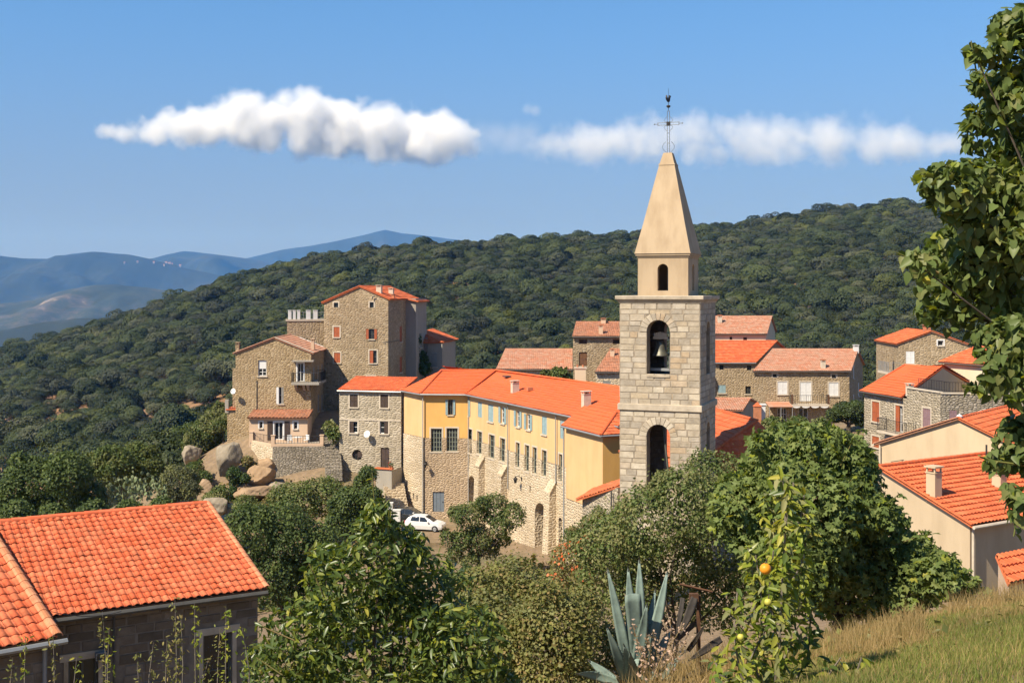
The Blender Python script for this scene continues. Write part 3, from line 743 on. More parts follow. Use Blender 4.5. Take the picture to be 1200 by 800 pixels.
def gutter(root, p0, p1, mat='gutter_dark', r=.07, name='gutter'):
    mb = MB(); p0, p1 = Vector(p0), Vector(p1); mb.tube([p0, p1], r, 6); return mb.build(name, M[mat], root)
def pipe(root, p0, p1, mat='pipe', r=.05):
    mb = MB(); mb.tube([Vector(p0), Vector(p1)], r, 6); return mb.build('downpipe', M[mat], root)

def chimney(root, c, w, d, z0, z1, mat='beige', cap='slab', yaw=0.0, label=None):
    """masonry stack with openings under a raised cap"""
    ux = Vector((cos(yaw), sin(yaw), 0)); uy = Vector((-sin(yaw), cos(yaw), 0)); c = Vector((c[0], c[1], 0)); mb = MB()
    h = z1-z0; mb.obox(c+UP*(z0+h*.39), ux*w/2, uy*d/2, UP*h*.39)
    mb.obox(c+UP*(z0+h*.79), ux*(w/2+.03), uy*(d/2+.03), UP*h*.012)
    for a in (-1, 1):
        for b in (-1, 1): mb.obox(c+ux*a*w*.42+uy*b*d*.42+UP*(z0+h*.86), ux*w*.07, uy*d*.07, UP*h*.06)
    mb.obox(c+UP*(z0+h*.86), ux*w*.12, uy*d*.12, UP*h*.06, 1)
    o = mb.build('chimney', [M[mat], M['terracotta']], root)
    if label: o['label'] = label
    cb = MB(); cb.obox(c+UP*(z0+h*.945), ux*(w/2+.06), uy*(d/2+.06), UP*h*.022)
    if cap == 'tile': cb.obox(c+UP*(z0+h*.985), ux*(w/2-.02), uy*(d/2-.02), UP*h*.015)
    cb.build('chimney_cap', M['terracotta'] if cap == 'tile' else M[mat], o)
    return o

def railing(root, pts, z, h=1.0, name='railing', gap=.14, mat='iron', r=.015):
    mb = MB(); pts = [Vector((p[0], p[1], z)) for p in pts]
    for a, b in zip(pts, pts[1:]):
        mb.tube([a+UP*h, b+UP*h], r*1.4, 5); mb.tube([a+UP*.08, b+UP*.08], r, 4)
        k = max(1, int((b-a).length/gap))
        for i in range(k+1):
            q = a.lerp(b, i/k); mb.tube([q+UP*.02, q+UP*h], r if i % 8 else r*1.6, 4)
    return mb.build(name, M[mat], root)

def dish(loc, dr, rad, label, mast=.5):
    """satellite dish: shallow bowl, arm, mount"""
    t = thing('satellite_dish', label, 'satellite dish', loc); loc = Vector(loc); q = Vector(dr).normalized().to_track_quat('Z', 'Y').to_matrix()
    mb = MB(); prof = [(0.001, 0), (rad*.5, rad*.06), (rad*.85, rad*.17), (rad, rad*.25), (rad*.98, rad*.22), (rad*.5, rad*.02), (0.001, -.03)]
    mb.lathe(loc, prof, 18, 0, q); mb.build('bowl', M['white'], t, smooth=True)
    mb = MB(); mb.tube([loc+q@Vector((0, -rad*.9, rad*.2)), loc+q@Vector((0, -rad*.1, rad*1.1))], .015, 5); mb.obox(loc+q@Vector((0, -.02, rad*1.12)), q@Vector((.03,0,0)), q@Vector((0,.03,0)), q@Vector((0,0,.05)))
    mb.build('receiver', M['zinc'], t)
    mb = MB(); mb.tube([loc-q@Vector((0, 0, .02)), loc-q@Vector((0, 0, mast*.5)), loc-q@Vector((0, 0, mast))-UP*.1], .025, 6); mb.build('bracket', M['iron'], t); return t

def lantern(loc, out, label, s=1.0):
    t = thing('wall_lantern', label, 'lantern', loc); loc = Vector(loc); out = Vector(out).normalized()
    mb = MB(); mb.tube([loc-out*.02, loc+out*.25*s+UP*.28*s, loc+out*.55*s+UP*.22*s], .025*s, 5); mb.obox(loc-out*.01, out*.02, Vector((-out.y, out.x, 0))*.08*s, UP*.16*s); mb.build('bracket', M['iron'], t)
    c = loc+out*.55*s
    mb = MB(); mb.lathe(c, [(.09*s, -.28*s), (.16*s, .02*s), (.17*s, .02*s)], 6); mb.build('lamp_glass', M['glass'], t)
    mb = MB(); mb.lathe(c, [(.21*s, .02*s), (.12*s, .13*s), (.05*s, .17*s), (.04*s, .24*s), (.001, .26*s)], 6); mb.build('lamp_hood', M['iron'], t); return t

# ================================================================ the bell tower
TW = 4.3; PHI = R(20); TC = Vector((9.765, 62.0, 0)); TS = Vector((sin(PHI), cos(PHI), 0)); TFv = Vector((-cos(PHI), sin(PHI), 0))
fl, fr_, br, bl = TC+TFv*TW, TC.copy(), TC+TS*TW, TC+TFv*TW+TS*TW
tc_ = (fl+br)/2; TZ0 = -15.6
tower = thing('bell_tower', 'tall square granite bell tower with a tapering plastered spire', 'bell tower', (tc_.x, tc_.y, TZ0))
ZB = -6.18    # string course
sides = [(fl, fr_), (fr_, br), (br, bl), (bl, fl)]
g = np.random.default_rng(21)
Wf = Wall(tower, fl, fr_, TZ0, -.64, M['tower_joint'])
b_u0, _, _, _ = Wf.rect(759.6, 786.8, 375, 440); bell_r = Wf.rect(759.6, 786.8, 375, 441.5); low_r = Wf.rect(758.4, 785.8, 497.3, 566)
c_ = TW*.485; bw = (bell_r[1]-bell_r[0])/2; lw = (low_r[1]-low_r[0])/2
bell_r = (c_-bw, c_+bw, bell_r[2], bell_r[3]); low_r = (c_-lw, c_+lw, -11.6, low_r[3])
stone_count = 0; stone_meshes = []
def stone_mesh():
    """unit block with worn, bevelled front edges"""
    mb = MB(); e = .055; j = lambda: g.uniform(-.02, .02)
    f = [(-.5+e+j(), -.5, -.5+e*1.6+j()), (.5-e+j(), -.5, -.5+e*1.6+j()), (.5-e+j(), -.5, .5-e*1.6+j()), (-.5+e+j(), -.5, .5-e*1.6+j())]
    m_ = [(-.5, -.1, -.5), (.5, -.1, -.5), (.5, -.1, .5), (-.5, -.1, .5)]; b = [(-.5, .5, -.5), (.5, .5, -.5), (.5, .5, .5), (-.5, .5, .5)]
    mb.face(f)
    for i in range(4):
        k = (i+1) % 4; mb.face([m_[i], m_[k], f[k], f[i]]); mb.face([b[i], b[k], m_[k], m_[i]])
    return mb
def make_stone_meshes(mat, n=8):
    out = []
    for i in range(n):
        o = stone_mesh().build('stone', mat, origin=(0, 0, 0)); out.append(o.data); bpy.data.objects.remove(o)
    return out
tower_sm = make_stone_meshes(M['tower_stone'])
def place_stone(root, W, u0, u1, z0, z1, meshes, proud, dep=.12, tag_kind=None):
    gap = .004; c = W.pt((u0+u1)/2, (z0+z1)/2, proud/2-dep/2+.0)
    mtx = Matrix((W.u*(u1-u0-2*gap), -W.n*(dep+proud), UP*(z1-z0-2*gap))).transposed().to_4x4(); mtx.translation = c-OFF[root.name]
    o = link('stone', meshes[int(g.integers(len(meshes)))], root); o.matrix_local = mtx; return o
def courses(W, z0, z1, h, lens, holes, rad):
    """split a wall into blocks, leaving arched openings with their voussoir rings free"""
    k = max(1, round((z1-z0)/h)); hh = (z1-z0)/k; out = []
    zs = [z0+hh*(i+g.uniform(-.12, .12) if 0 < i < k else z0*0+i) if False else z0+hh*i+(g.uniform(-.05, .05) if 0 < i < k else 0) for i in range(k+1)]
    for i in range(k):
        a, b = zs[i], zs[i+1]; zm = (a+b)/2; blocked = []
        for (h0, h1, hz0, hz1) in holes:
            q = (h1-h0)/2; c = (h0+h1)/2; sp_ = hz1-q; R_ = q+rad
            if hz0 < zm < sp_: blocked.append((h0, h1))
            elif sp_ <= zm < sp_+R_:
                w = math.sqrt(max(0, R_*R_-(zm-sp_)**2)); blocked.append((c-w, c+w))
        runs = []; x = 0
        for p, q in sorted(blocked): runs.append((x, p)); x = q
        runs.append((x, W.L))
        for p, q in runs:
            if q-p < .06: continue
            n = max(1, round((q-p)/g.uniform(*lens))); e = [p+(q-p)*(j+(g.uniform(-.22, .22) if 0 < j < n else 0))/n for j in range(n+1)]
            for j in range(n): out.append((e[j], e[j+1], a, b))
    return out
def voussoirs(W, r, rad, root, name, mat, proud=.03):
    u0, u1, z0, z1 = r; q = (u1-u0)/2; c = (u0+u1)/2; sp_ = z1-q; n = 11; obs = []
    for i in range(n):
        t0, t1 = pi*i/n+.012, pi*(i+1)/n-.012; mb = MB(); e = .02
        P4 = [(c+cos(t)*rr, sp_+sin(t)*rr) for t, rr in ((t0, q), (t1, q), (t1, q+rad-.01), (t0, q+rad-.01))]
        cc = (sum(p[0] for p in P4)/4, sum(p[1] for p in P4)/4)
        f = [W.pt(cc[0]+(a-cc[0])*.93, cc[1]+(b-cc[1])*.93, proud) for a, b in P4]; m_ = [W.pt(a, b, proud-.015) for a, b in P4]; bk = [W.pt(a, b, -.1) for a, b in P4]
        mb.face(f[::-1])
        for k in range(4):
            k2 = (k+1) % 4; mb.face([m_[k2], m_[k], f[k], f[k2]][::1]); mb.face([bk[k2], bk[k], m_[k], m_[k2]])
        obs.append(mb)
    return obs
for si, (A_, B_) in enumerate(sides):
    W = Wall(tower, A_, B_, TZ0, -.64, M['tower_joint']); cu = c_ if si in (0, 2) else TW/2
    hb_ = (cu-bw, cu+bw, bell_r[2], bell_r[3]); hl = (cu-lw, cu+lw, low_r[2], low_r[3])
    if si in (1, 3): hb_ = (cu-bw*.8, cu+bw*.8, bell_r[2]+.05, bell_r[3]-.1); hl = (cu-lw*.75, cu+lw*.75, low_r[2], low_r[3])
    W.opening(hb_, .75, True); W.opening(hl, .75, True); W.build()
    blocks = courses(W, -6.0, -.66, .315, (.52, .82), [hb_], .4)+courses(W, TZ0+.2, -6.36, .315, (.52, .82), [hl], .4)
    vs = voussoirs(W, hb_, .4, tower, 'stone', None)+voussoirs(W, hl, .4, tower, 'stone', None)
    if si == 0:
        low = [b for b in blocks if b[2] < -11.2]; blocks = [b for b in blocks if b[2] >= -11.2]
        for b in blocks: place_stone(tower, W, *b, tower_sm, g.uniform(.006, .022)); stone_count += 1
        for mb in vs: mb.build('stone', M['tower_stone'], tower); stone_count += 1
        blocks = low; vs = []
    mb = MB()
    for (u0, u1, z0, z1) in blocks:
        d = g.uniform(.006, .022); cc = W.pt((u0+u1)/2, (z0+z1)/2, 0); i = len(mb.v)
        e = .015; f = [W.pt(a, b, d) for a, b in ((u0+e+.012, z0+e+.012), (u1-e-.012, z0+e+.012), (u1-e-.012, z1-e-.012), (u0+e+.012, z1-e-.012))]
        b_ = [W.pt(a, b, -.05) for a, b in ((u0+.01, z0+.01), (u1-.01, z0+.01), (u1-.01, z1-.01), (u0+.01, z1-.01))]
        mb.face(f)
        for k in range(4): mb.face([b_[k], b_[(k+1) % 4], f[(k+1) % 4], f[k]])
    for q in vs:
        for f_, m_ in zip(q.f, q.mi): mb.face([q.v[i] for i in f_], m_)
    o = mb.build('stone_facing', M['tower_stone'], tower, merge=True); o['kind'] = 'stuff'
print('tower stones', stone_count)
def tower_slab(z0, z1, out, name, mat, prof=None):
    mb = MB(); h = TW/2
    prof = prof or [(out, z0), (out, z1)]
    ux, uy = -TFv, TS
    ring = lambda o, z: [tc_+ux*a*(h+o)+uy*b*(h+o)+UP*z for a, b in ((-1, -1), (1, -1), (1, 1), (-1, 1))]
    R_ = [ring(o, z) for o, z in prof]
    for i in range(len(R_)-1):
        for k in range(4): mb.face([R_[i][k], R_[i][(k+1) % 4], R_[i+1][(k+1) % 4], R_[i+1][k]])
    mb.face(R_[-1]); mb.face(R_[0][::-1]); return mb.build(name, mat, tower)
tower_slab(-6.36, -6.0, .1, 'string_course', M['cornice'], [(.04, -6.36), (.10, -6.31), (.10, -6.02), (.06, -5.98)])
tower_slab(-.66, -.28, .2, 'cornice', M['cornice'], [(.04, -.68), (.07, -.60), (.14, -.52), (.20, -.47), (.21, -.32), (.19, -.29)])
mb = MB(); h = TW/2-.3
for zf in (bell_r[2]-.12, low_r[2]-.2):
    mb = MB(); mb.obox(tc_+UP*zf, -TFv*h, TS*h, UP*.1); mb.build('floor', M['interior'], tower)
sb = MB(); Wf.bar(sb, bell_r[0]-.0, bell_r[1]+.0, bell_r[2]-.02, bell_r[2]+.10, -.7, .06); sb.build('sill', M['cornice'], tower)
# upper stage and spire
def ringpts(h, z): return [tc_+(-TFv)*a*h+TS*b*h+UP*z for a, b in ((-1, -1), (1, -1), (1, 1), (-1, 1))]
SH = 1.36
cz = ringpts(SH, 0)
for si in range(4):
    A_, B_ = cz[si], cz[(si+1) % 4]; W = Wall(tower, A_, B_, -.30, 1.78, M['spire'], 'upper_stage_wall')
    W.opening((SH-.29, SH+.29, -.02, 1.40), .35, True); W.build()
mb = MB()
for s_, zz0, zz1 in ((1.40, 1.74, 1.84), (1.47, 1.84, 1.95)):
    a, b = ringpts(s_, zz0), ringpts(s_, zz1)
    for k in range(4): mb.face([a[k], a[(k+1) % 4], b[(k+1) % 4], b[k]])
    mb.face(a[::-1]); mb.face(b)
mb.build('spire_cornice', M['spire'], tower)
mb = MB(); prof = [(1.52, 1.95), (1.50, 2.0), (1.12, 3.6), (.78, 5.15), (.42, 6.75), (.40, 6.82), (.23, 7.42)]
for i in range(len(prof)-1):
    a, b = ringpts(*prof[i]), ringpts(*prof[i+1])
    for k in range(4): mb.face([a[k], a[(k+1) % 4], b[(k+1) % 4], b[k]])
mb.face(ringpts(.23, 7.42)); mb.face(ringpts(1.52, 1.95)[::-1])
mb.build('spire', M['spire'], tower)
a, b = ringpts(.45, 6.74), ringpts(.43, 6.82); mb = MB()
for k in range(4): mb.face([a[k], a[(k+1) % 4], b[(k+1) % 4], b[k]])
mb.face(a[::-1]); mb.face(b); mb.build('spire_collar', M['spire'], tower)
# wrought-iron cross
cr = thing('cross', 'dark openwork iron cross with a weathercock on the tip of the spire', 'cross', (tc_.x, tc_.y, 7.4)); ux = -TFv
mb = MB(); cz0 = tc_+UP*7.36
for a in (-.06, .06): mb.tube([cz0+ux*a, cz0+ux*a+UP*2.35], .016, 5)
for z in (.05, .6, 1.15, 1.75, 2.33): mb.tube([cz0-ux*.07+UP*z, cz0+ux*.07+UP*z], .013, 4)
mb.build('upright', M['steel'], cr)
mb = MB(); zc = 1.65
for a in (-.065, .065): mb.tube([cz0-ux*.58+UP*(zc+a), cz0+ux*.58+UP*(zc+a)], .014, 5)
for s_ in (-1, 1):
    mb.tube([cz0+ux*s_*.58+UP*(zc-.09), cz0+ux*s_*.58+UP*(zc+.09)], .02, 5); mb.tube([cz0+ux*s_*.58+UP*zc, cz0+ux*s_*.80+UP*zc], .014, 5)
    mb.lathe(cz0+ux*s_*.76+UP*zc, [(.001, -.05), (.05, 0), (.001, .05)], 8)
mb.build('crossbar', M['steel'], cr)
mb = MB(); mb.obox(cz0+UP*zc, ux*.1, TS*.04, UP*.11); mb.build('boss', M['iron'], cr)
for s_ in (-1, 1):
    for up_ in (-1, 1):
        mb = MB(); pts = [cz0+ux*s_*(.08+.16*sin(t))+UP*(zc+up_*(.09+.30*t/pi-.06*sin(t))) for t in [pi*k/8 for k in range(9)]]; mb.tube(pts, .01, 4); mb.build('scroll', M['steel'], cr)
    mb = MB(); pts = [cz0+ux*s_*(.07+.26*sin(t*.9))+UP*(.06+.62*t/pi) for t in [pi*k/8 for k in range(9)]]; mb.tube(pts, .011, 4); mb.build('scroll', M['steel'], cr)
mb = MB(); top = cz0+UP*2.35; mb.tube([top, top+UP*1.22], [.016, .008], 5); mb.build('spindle', M['iron'], cr)
mb = MB(); mb.lathe(top+UP*.24, [(.001, -.09), (.09, -.05), (.12, .03), (.07, .06), (.001, .08)], 10); mb.build('ball', M['iron'], cr, smooth=True)
mb = MB(); ck = top+UP*.62; w_ = (ux*.35+TS*.94)*.16    # weathercock, turned nearly edge-on
prof2 = [(-1.5,.35),(-1.2,-.2),(-.5,-.7),(.2,-.8),(.7,-.3),(.9,.6),(1.3,.85),(.95,1.15),(.55,1.25),(.3,.7),(-.2,.2),(-.8,.45),(-1.2,1.1)]
fr1 = [ck+w_*a+UP*.19*b+ux*.03 for a, b in prof2]; fr2 = [p-ux*.06 for p in fr1]
mb.face(fr1); mb.face(fr2[::-1])
for i in range(len(fr1)): j = (i+1) % len(fr1); mb.face([fr1[j], fr1[i], fr2[i], fr2[j]])
mb.build('weathercock', M['iron'], cr)
# the bell on its beam
bt = bell_r[2]; bc = tc_+(-TS)*1.05+(-TFv)*(-.18)
bell = thing('bell', 'bronze bell hanging from a pale headstock in the upper tower arch', 'bell', (bc.x, bc.y, bt+.5))
mb = MB(); zb0 = (HOR-417.5)/F*63.2; H_ = .86
prof = [(.44, 0), (.445, .03), (.39, .10), (.31, .25), (.265, .45), (.25, .62), (.22, .74), (.12, .81), (.001, .83)]
mb.lathe(bc+UP*zb0, [(r, z*H_/.86) for r, z in prof], 24); mb.lathe(bc+UP*zb0, [(.43, 0), (.34, .12), (.25, .3), (.2, .7), (.001, .75)], 24); mb.build('bell_body', M['bronze'], bell, smooth=True)
mb = MB(); mb.tube([bc+UP*(zb0+.7), bc+UP*(zb0-.03)], .025, 6); mb.lathe(bc+UP*(zb0-.03), [(.001, -.08), (.07, -.02), (.06, .05), (.001, .08)], 10); mb.build('clapper', M['iron'], bell)
mb = MB(); hz_ = zb0+H_
for k in range(7):
    mb.obox(bc+(-TFv)*(-.30+.10*k)+UP*(hz_+.22), -TFv*.042, TS*.12, UP*(.13+.025*(3-abs(k-3))))
mb.obox(bc+UP*(hz_+.10), -TFv*.40, TS*.1, UP*.07)
mb.build('headstock', M['surround'], bell)
mb = MB(); mb.obox(bc+UP*(hz_+.1), -TFv*1.3, TS*.05, UP*.05); mb.build('axle', M['iron'], bell)
mb = MB(); mb.obox(bc+UP*(bt+.32), -TFv*1.35, TS*.09, UP*.07); mb.build('lower_beam', M['zinc'], bell)
mb = MB(); q = bc+(-TFv)*.55; mb.obox(q+UP*(bt+.7), -TFv*.09, TS*.12, UP*.35); mb.build('striker', M['steel'], bell)
mb = MB(); a_ = fl+(-TFv)*low_r[1]-(-TFv)*.15+TS*.9; mb.tube([a_+UP*-10.0-(-TFv)*.1, a_+UP*-6.9-(-TFv)*.45], .06, 6)
tag(mb.build('wooden_prop', M['frame_dark'], origin=(a_.x, a_.y, -10)), 'dark slanting strut inside the lower arch of the bell tower', 'strut')

# ================================================================ church behind the tower
ch = thing('church', 'church with a flat red tiled roof half hidden behind the bell tower', 'church', (13, 76, -16))
r0, r1 = Vector((14.76, 72.0, -7.85)), Vector((13.25, 80.0, -7.85)); sd_ = Vector((-.98, -.19, 0))
e0, e1 = r0+sd_*6.4+UP*-2.75+Vector((.3,-1.5,0)), r1+sd_*6.4+UP*-2.75
h0 = r0+Vector((1.2, -6.0, -2.35))
f0, f1 = r0-sd_*3.0+UP*-2.35, r1-sd_*3.0+UP*-2.35
tiles(ch, 'roof', [e1, e0+Vector((.5,-1.6,0)), r0, r1], M['tile_new'], .30, .42, .022)
tiles(ch, 'roof', [Vector((e0.x+.5, e0.y-1.6, e0.z)), Vector((f0.x, f0.y-1.4, e0.z)), r0], M['tile_new'], .30, .42, .022)
tiles(ch, 'roof', [Vector((f0.x, f0.y-1.4, e0.z)), Vector((f1.x, f1.y, e0.z)), r1, r0], M['tile_new'], .30, .42, .022)
ridge(ch, r0, r1, .13); ridge(ch, Vector((e0.x+.5, e0.y-1.6, e0.z+.03)), r0, .13)
b4 = [Vector((e0.x+.9, e0.y-1.2, 0)), Vector((f0.x-.3, f0.y-1.0, 0)), Vector((f1.x-.4, f1.y-.2, 0)), Vector((e1.x+.3, e1.y-.2, 0))]
for k in range(4): Wall(ch, b4[k], b4[(k+1) % 4], -16.5, e0.z-.05, M['greyplaster']).build()

# ================================================================ long yellow building
ZE = -9.25; ZR = -7.6
A = P(469.5, 457, 110.7); B = P(492.5, 461, 107); Cc = P(545.4, 461.5, 106.6)
A.z = B.z = Cc.z = ZE
fd = Vector((.415, -.91, 0)).normalized(); rd = Vector((.455, -.89, 0)).normalized()
E = Vector((3.88, 89.0, ZE)); fd = (E-Cc); fd.z = 0; fd.normalize()
Ef = Cc+fd*27.5
R1 = Vector((-6.7, 113.2, ZR)); R2 = Vector((-1.56, 113.2, ZR)); R4 = R2+rd*27.0
ye = thing('yellow_building', 'long ochre building with a wide orange roof and arched stone ground floor', 'building', (-2, 100, -21))
inn = Vector((fd.y, -fd.x, 0)); inn = -inn if inn.dot(Vector((.9,.41,0))) < 0 else inn    # towards the inside of the long wing
ov = .32
def shift(p, v): q = p+v; return Vector((q.x, q.y, 0))
nA = Vector(((B-A).y, -(B-A).x, 0)).normalized(); nB = Vector(((Cc-B).y, -(Cc-B).x, 0)).normalized()
wA, wB, wC, wE = shift(A, -nA*ov+nB*-.1), shift(B, -nA*ov-nB*ov*.8), shift(Cc, -nB*ov-Vector((-inn.x,-inn.y,0))*ov*.8), shift(Ef, inn*ov)
ZS = -13.25; ZG = -21.8
# upper plastered walls and lower stone walls, the stone 6 cm proud
W1u = Wall(ye, wA, wB, ZS, ZE-.06, M['ochre'], 'wall'); W1l = Wall(ye, wA+nA*.06, wB+nA*.06, ZG, ZS, M['rubble_pale'], 'stone_base')
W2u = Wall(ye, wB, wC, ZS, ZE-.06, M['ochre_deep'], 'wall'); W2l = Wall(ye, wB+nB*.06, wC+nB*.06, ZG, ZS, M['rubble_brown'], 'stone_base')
W3u = Wall(ye, wC, wE, ZS, ZE-.06, M['ochre'], 'wall'); W3l = Wall(ye, wC-inn*.06, wE-inn*.06, ZG, ZS, M['rubble_pale'], 'stone_base')
for w in (W1u, W1l, W2u, W2l, W3u, W3l): w.skip_z = ZS
def split_window(Wu, Wl, px, **kw):
    """a tall window that crosses from the plaster into the stone base"""
    u0, u1, z0, z1 = Wu.rect(*px)
    if z0 < ZS < z1:
        Wl.holes.append(([(u0, z0), (u1, z0), (u1, ZS-.001), (u0, ZS-.001)], .26)); Wu.holes.append(([(u0, ZS+.001), (u1, ZS+.001), (u1, z1), (u0, z1)], .2))
        tmp = Wall(Wu.root, Wu.A, Wu.B, Wu.z0, Wu.z1, Wu.mat); return tmp.window(None, r=(u0, u1, z0, z1), **kw)
    return (Wu if z0 >= ZS else Wl).window(None, r=(u0, u1, z0, z1), **kw)
W2u.window((525, 530.6, 468, 486), 'open', 'frame_dark', (2, 2), 'shutter_blue')
split_window(W2u, W2l, (505, 517.8, 502, 529), frame='frame_olive', panes=(4, 5), surround='surround')
split_window(W2u, W2l, (523.3, 536.3, 501.5, 528.5), frame='frame_olive', panes=(4, 5), surround='surround')
W2l.plain_door((507, 520.5, 576, 599.5), 'door_blue', label='steel blue door')
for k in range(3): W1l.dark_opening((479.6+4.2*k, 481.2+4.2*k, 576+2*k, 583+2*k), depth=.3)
W3u.window((546.3, 549.6, 468.5, 487), 'open', 'white', (2, 3), 'shutter_blue', open_to=('r',))
W3u.window((560, 564.8, 471, 489), 'closed', 'white', shutter='shutter_blue', sill=False)
W3u.window((572, 578.2, 474, 494), 'closed', 'white', shutter='shutter_blue')
W3u.window((587, 591.4, 477, 496), 'plain', 'white', (2, 3), 'shutter_blue', label='window with white curtains and open blue grey shutters')
W3u.window((605, 609.4, 481.5, 500), 'plain', 'white', (2, 3), 'shutter_blue')
W3u.window((617, 621.6, 485, 503.5), 'plain', 'white', (2, 3), 'shutter_blue')
W3u.window((635, 640.8, 488, 509), 'closed', 'white', shutter='shutter_blue')
W3u.window((656.4, 661, 493, 514), 'closed', 'white', shutter='shutter_blue', sill=False)
for q in ((548, 553.4, 502.5, 530.5), (559.4, 565, 505.5, 532), (573.2, 579.8, 509.5, 537), (586.2, 592.2, 513.5, 541), (604.6, 609.2, 518.5, 547.5), (615.2, 620.4, 521.5, 552), (624.3, 629.2, 524, 555), (635.2, 640.8, 527.5, 558), (655, 659, 532, 564)):
    split_window(W3u, W3l, q, frame='frame_olive', panes=(2, 4), surround='surround')
for q in ((548.3, 557.6, 557.5, 590), (626.6, 640.5, 589, 640), (654.5, 658.6, 606, 642)):
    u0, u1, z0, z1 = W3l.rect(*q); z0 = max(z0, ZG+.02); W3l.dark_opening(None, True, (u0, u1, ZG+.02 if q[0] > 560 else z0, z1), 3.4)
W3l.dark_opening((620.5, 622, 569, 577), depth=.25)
for w in (W1u, W1l, W2u, W2l, W3u, W3l): w.build()
b_back = [wE+inn*10.5, wA+Vector((6.5, 6.0, 0))]
Wall(ye, wE, b_back[0], ZG, ZE-.06, M['ochre']).build(); Wall(ye, b_back[0], b_back[1], ZG, ZE-.06, M['ochre']).build(); Wall(ye, b_back[1], wA, ZG, ZE-.06, M['ochre']).build()
ZK = ZE
bk0 = R4+inn*5.0; bk0.z = ZE; bk1 = Vector((A.x+6.9, A.y+6.6, ZE)); bk2 = R2+inn*5.2; bk2.z = ZE
TT_ = dict(cw=.32, rl=.42, amp=.018, step=.03)
tiles(ye, 'roof', [A, B, R1], M['tile_bright'], **TT_); tiles(ye, 'roof', [B, Cc, R2, R1], M['tile_bright'], **TT_); tiles(ye, 'roof', [Cc, Ef, R4, R2], M['tile_bright'], **TT_)
tiles(ye, 'roof', [bk0, bk2, R2, R4], M['tile_bright'], seg=2, **TT_); tiles(ye, 'roof', [bk1, A, R1], M['tile_bright'], seg=2, **TT_); tiles(ye, 'roof', [bk2, bk1, R1, R2], M['tile_bright'], seg=2, **TT_)
for a, b in ((B, R1), (Cc, R2), (R1, R2), (R2, R4)): ridge(ye, a+UP*.03, b+UP*.03, .12, M['tile_bright'])
for a, b in ((A, B), (B, Cc), (Cc, Ef)): gutter(ye, a+UP*-.09, b+UP*-.09, 'zinc', .075)
# right-hand block, one step forward and a little lower
ZB2 = -9.75; S_ = Vector((3.54, 86.4, ZB2)); T_ = Vector((5.97, 80.5, ZB2)); bd = (T_-S_).normalized(); bi = Vector((-bd.y, bd.x, 0)); bi = bi if bi.x > 0 else -bi
U_ = T_+bi*6.0; Q_ = T_+Vector((.5, 1.32, 0))*2.7; Q_.z = ZB2+1.15; Q2 = Q_-bd*5.2
tiles(ye, 'roof', [S_, T_, Q_, Q2], M['tile_bright'], **TT_); tiles(ye, 'roof', [T_, U_, Q_], M['tile_new'], **TT_); tiles(ye, 'roof', [U_, U_-bd*7, Q2, Q_], M['tile_bright'], seg=2, **TT_)
ridge(ye, T_+UP*.03, Q_+UP*.03, .12, M['tile_bright'])
gutter(ye, S_+UP*-.09, T_+UP*-.09, 'zinc', .075); gutter(ye, T_+UP*-.09, U_+UP*-.09, 'zinc', .075)
s0, t0, u0_ = shift(S_, bi*ov+bd*.2), shift(T_, bi*ov-bd*ov), shift(U_, -bd*ov)
ZS2 = -15.0
Wall(ye, s0, t0, ZS2, ZB2-.06, M['ochre']).build(); Wall(ye, s0-bi*.06, t0-bi*.06, ZG, ZS2, M['rubble_pale'], 'stone_base').build()
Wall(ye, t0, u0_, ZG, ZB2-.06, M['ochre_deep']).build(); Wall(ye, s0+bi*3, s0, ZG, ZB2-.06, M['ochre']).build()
# buttresses with sloping stone heads
for (px, wpx, ytop) in ((565.5, 9, 534), (592, 6.5, 545), (648.5, 9.5, 563)):
    u, z = W3l.hit(px, ytop); w = .95 if wpx > 7 else .8; dp = .55
    mb = MB(); lo = [W3l.pt(u-w/2, ZG, -.05), W3l.pt(u+w/2, ZG, -.05), W3l.pt(u+w/2, ZG, dp+.25), W3l.pt(u-w/2, ZG, dp+.25)]
    hi = [W3l.pt(u-w/2, z, -.05), W3l.pt(u+w/2, z, -.05), W3l.pt(u+w/2, z-.9, dp), W3l.pt(u-w/2, z-.9, dp)]
    for i in range(4): j = (i+1) % 4; mb.face([lo[i], lo[j], hi[j], hi[i]][::-1])
    mb.face(hi[::-1]); o = mb.build('buttress', M['rubble_pale'], ye)
    cb = MB(); cc = (hi[0]+hi[1]+hi[2]+hi[3])/4; ax = (hi[2]-hi[1]); cb.obox(cc+UP*.07, W3l.u*(w/2+.05), ax/2*1.06, UP*.06); cb.build('coping', M['rubble_pale'], o)
for px, y0, y1 in ((597, 474, 572), (653.4, 486, 566), (661, 504, 646)):
    u, z = W3u.hit(px, y0); _, z2 = W3u.hit(px, y1); dd = .16 if px < 660 else 1.5
    if px < 660: pipe(ye, W3u.pt(u, z, .16), W3u.pt(u, z2, .16), 'zinc', .045)
pipe(ye, s0-bi*.14-bd*.1+UP*(ZB2-.1), s0-bi*.14-bd*.1+UP*-21.0, 'zinc', .06)
pipe(ye, wB+nB*.14+nA*.1+UP*(ZE-.1), wB+nB*.14+nA*.1+UP*ZG, 'pipe', .055)
pipe(ye, wC+nB*.14+UP*(ZE-.1), wC+nB*.14+UP*ZG, 'pipe', .055)
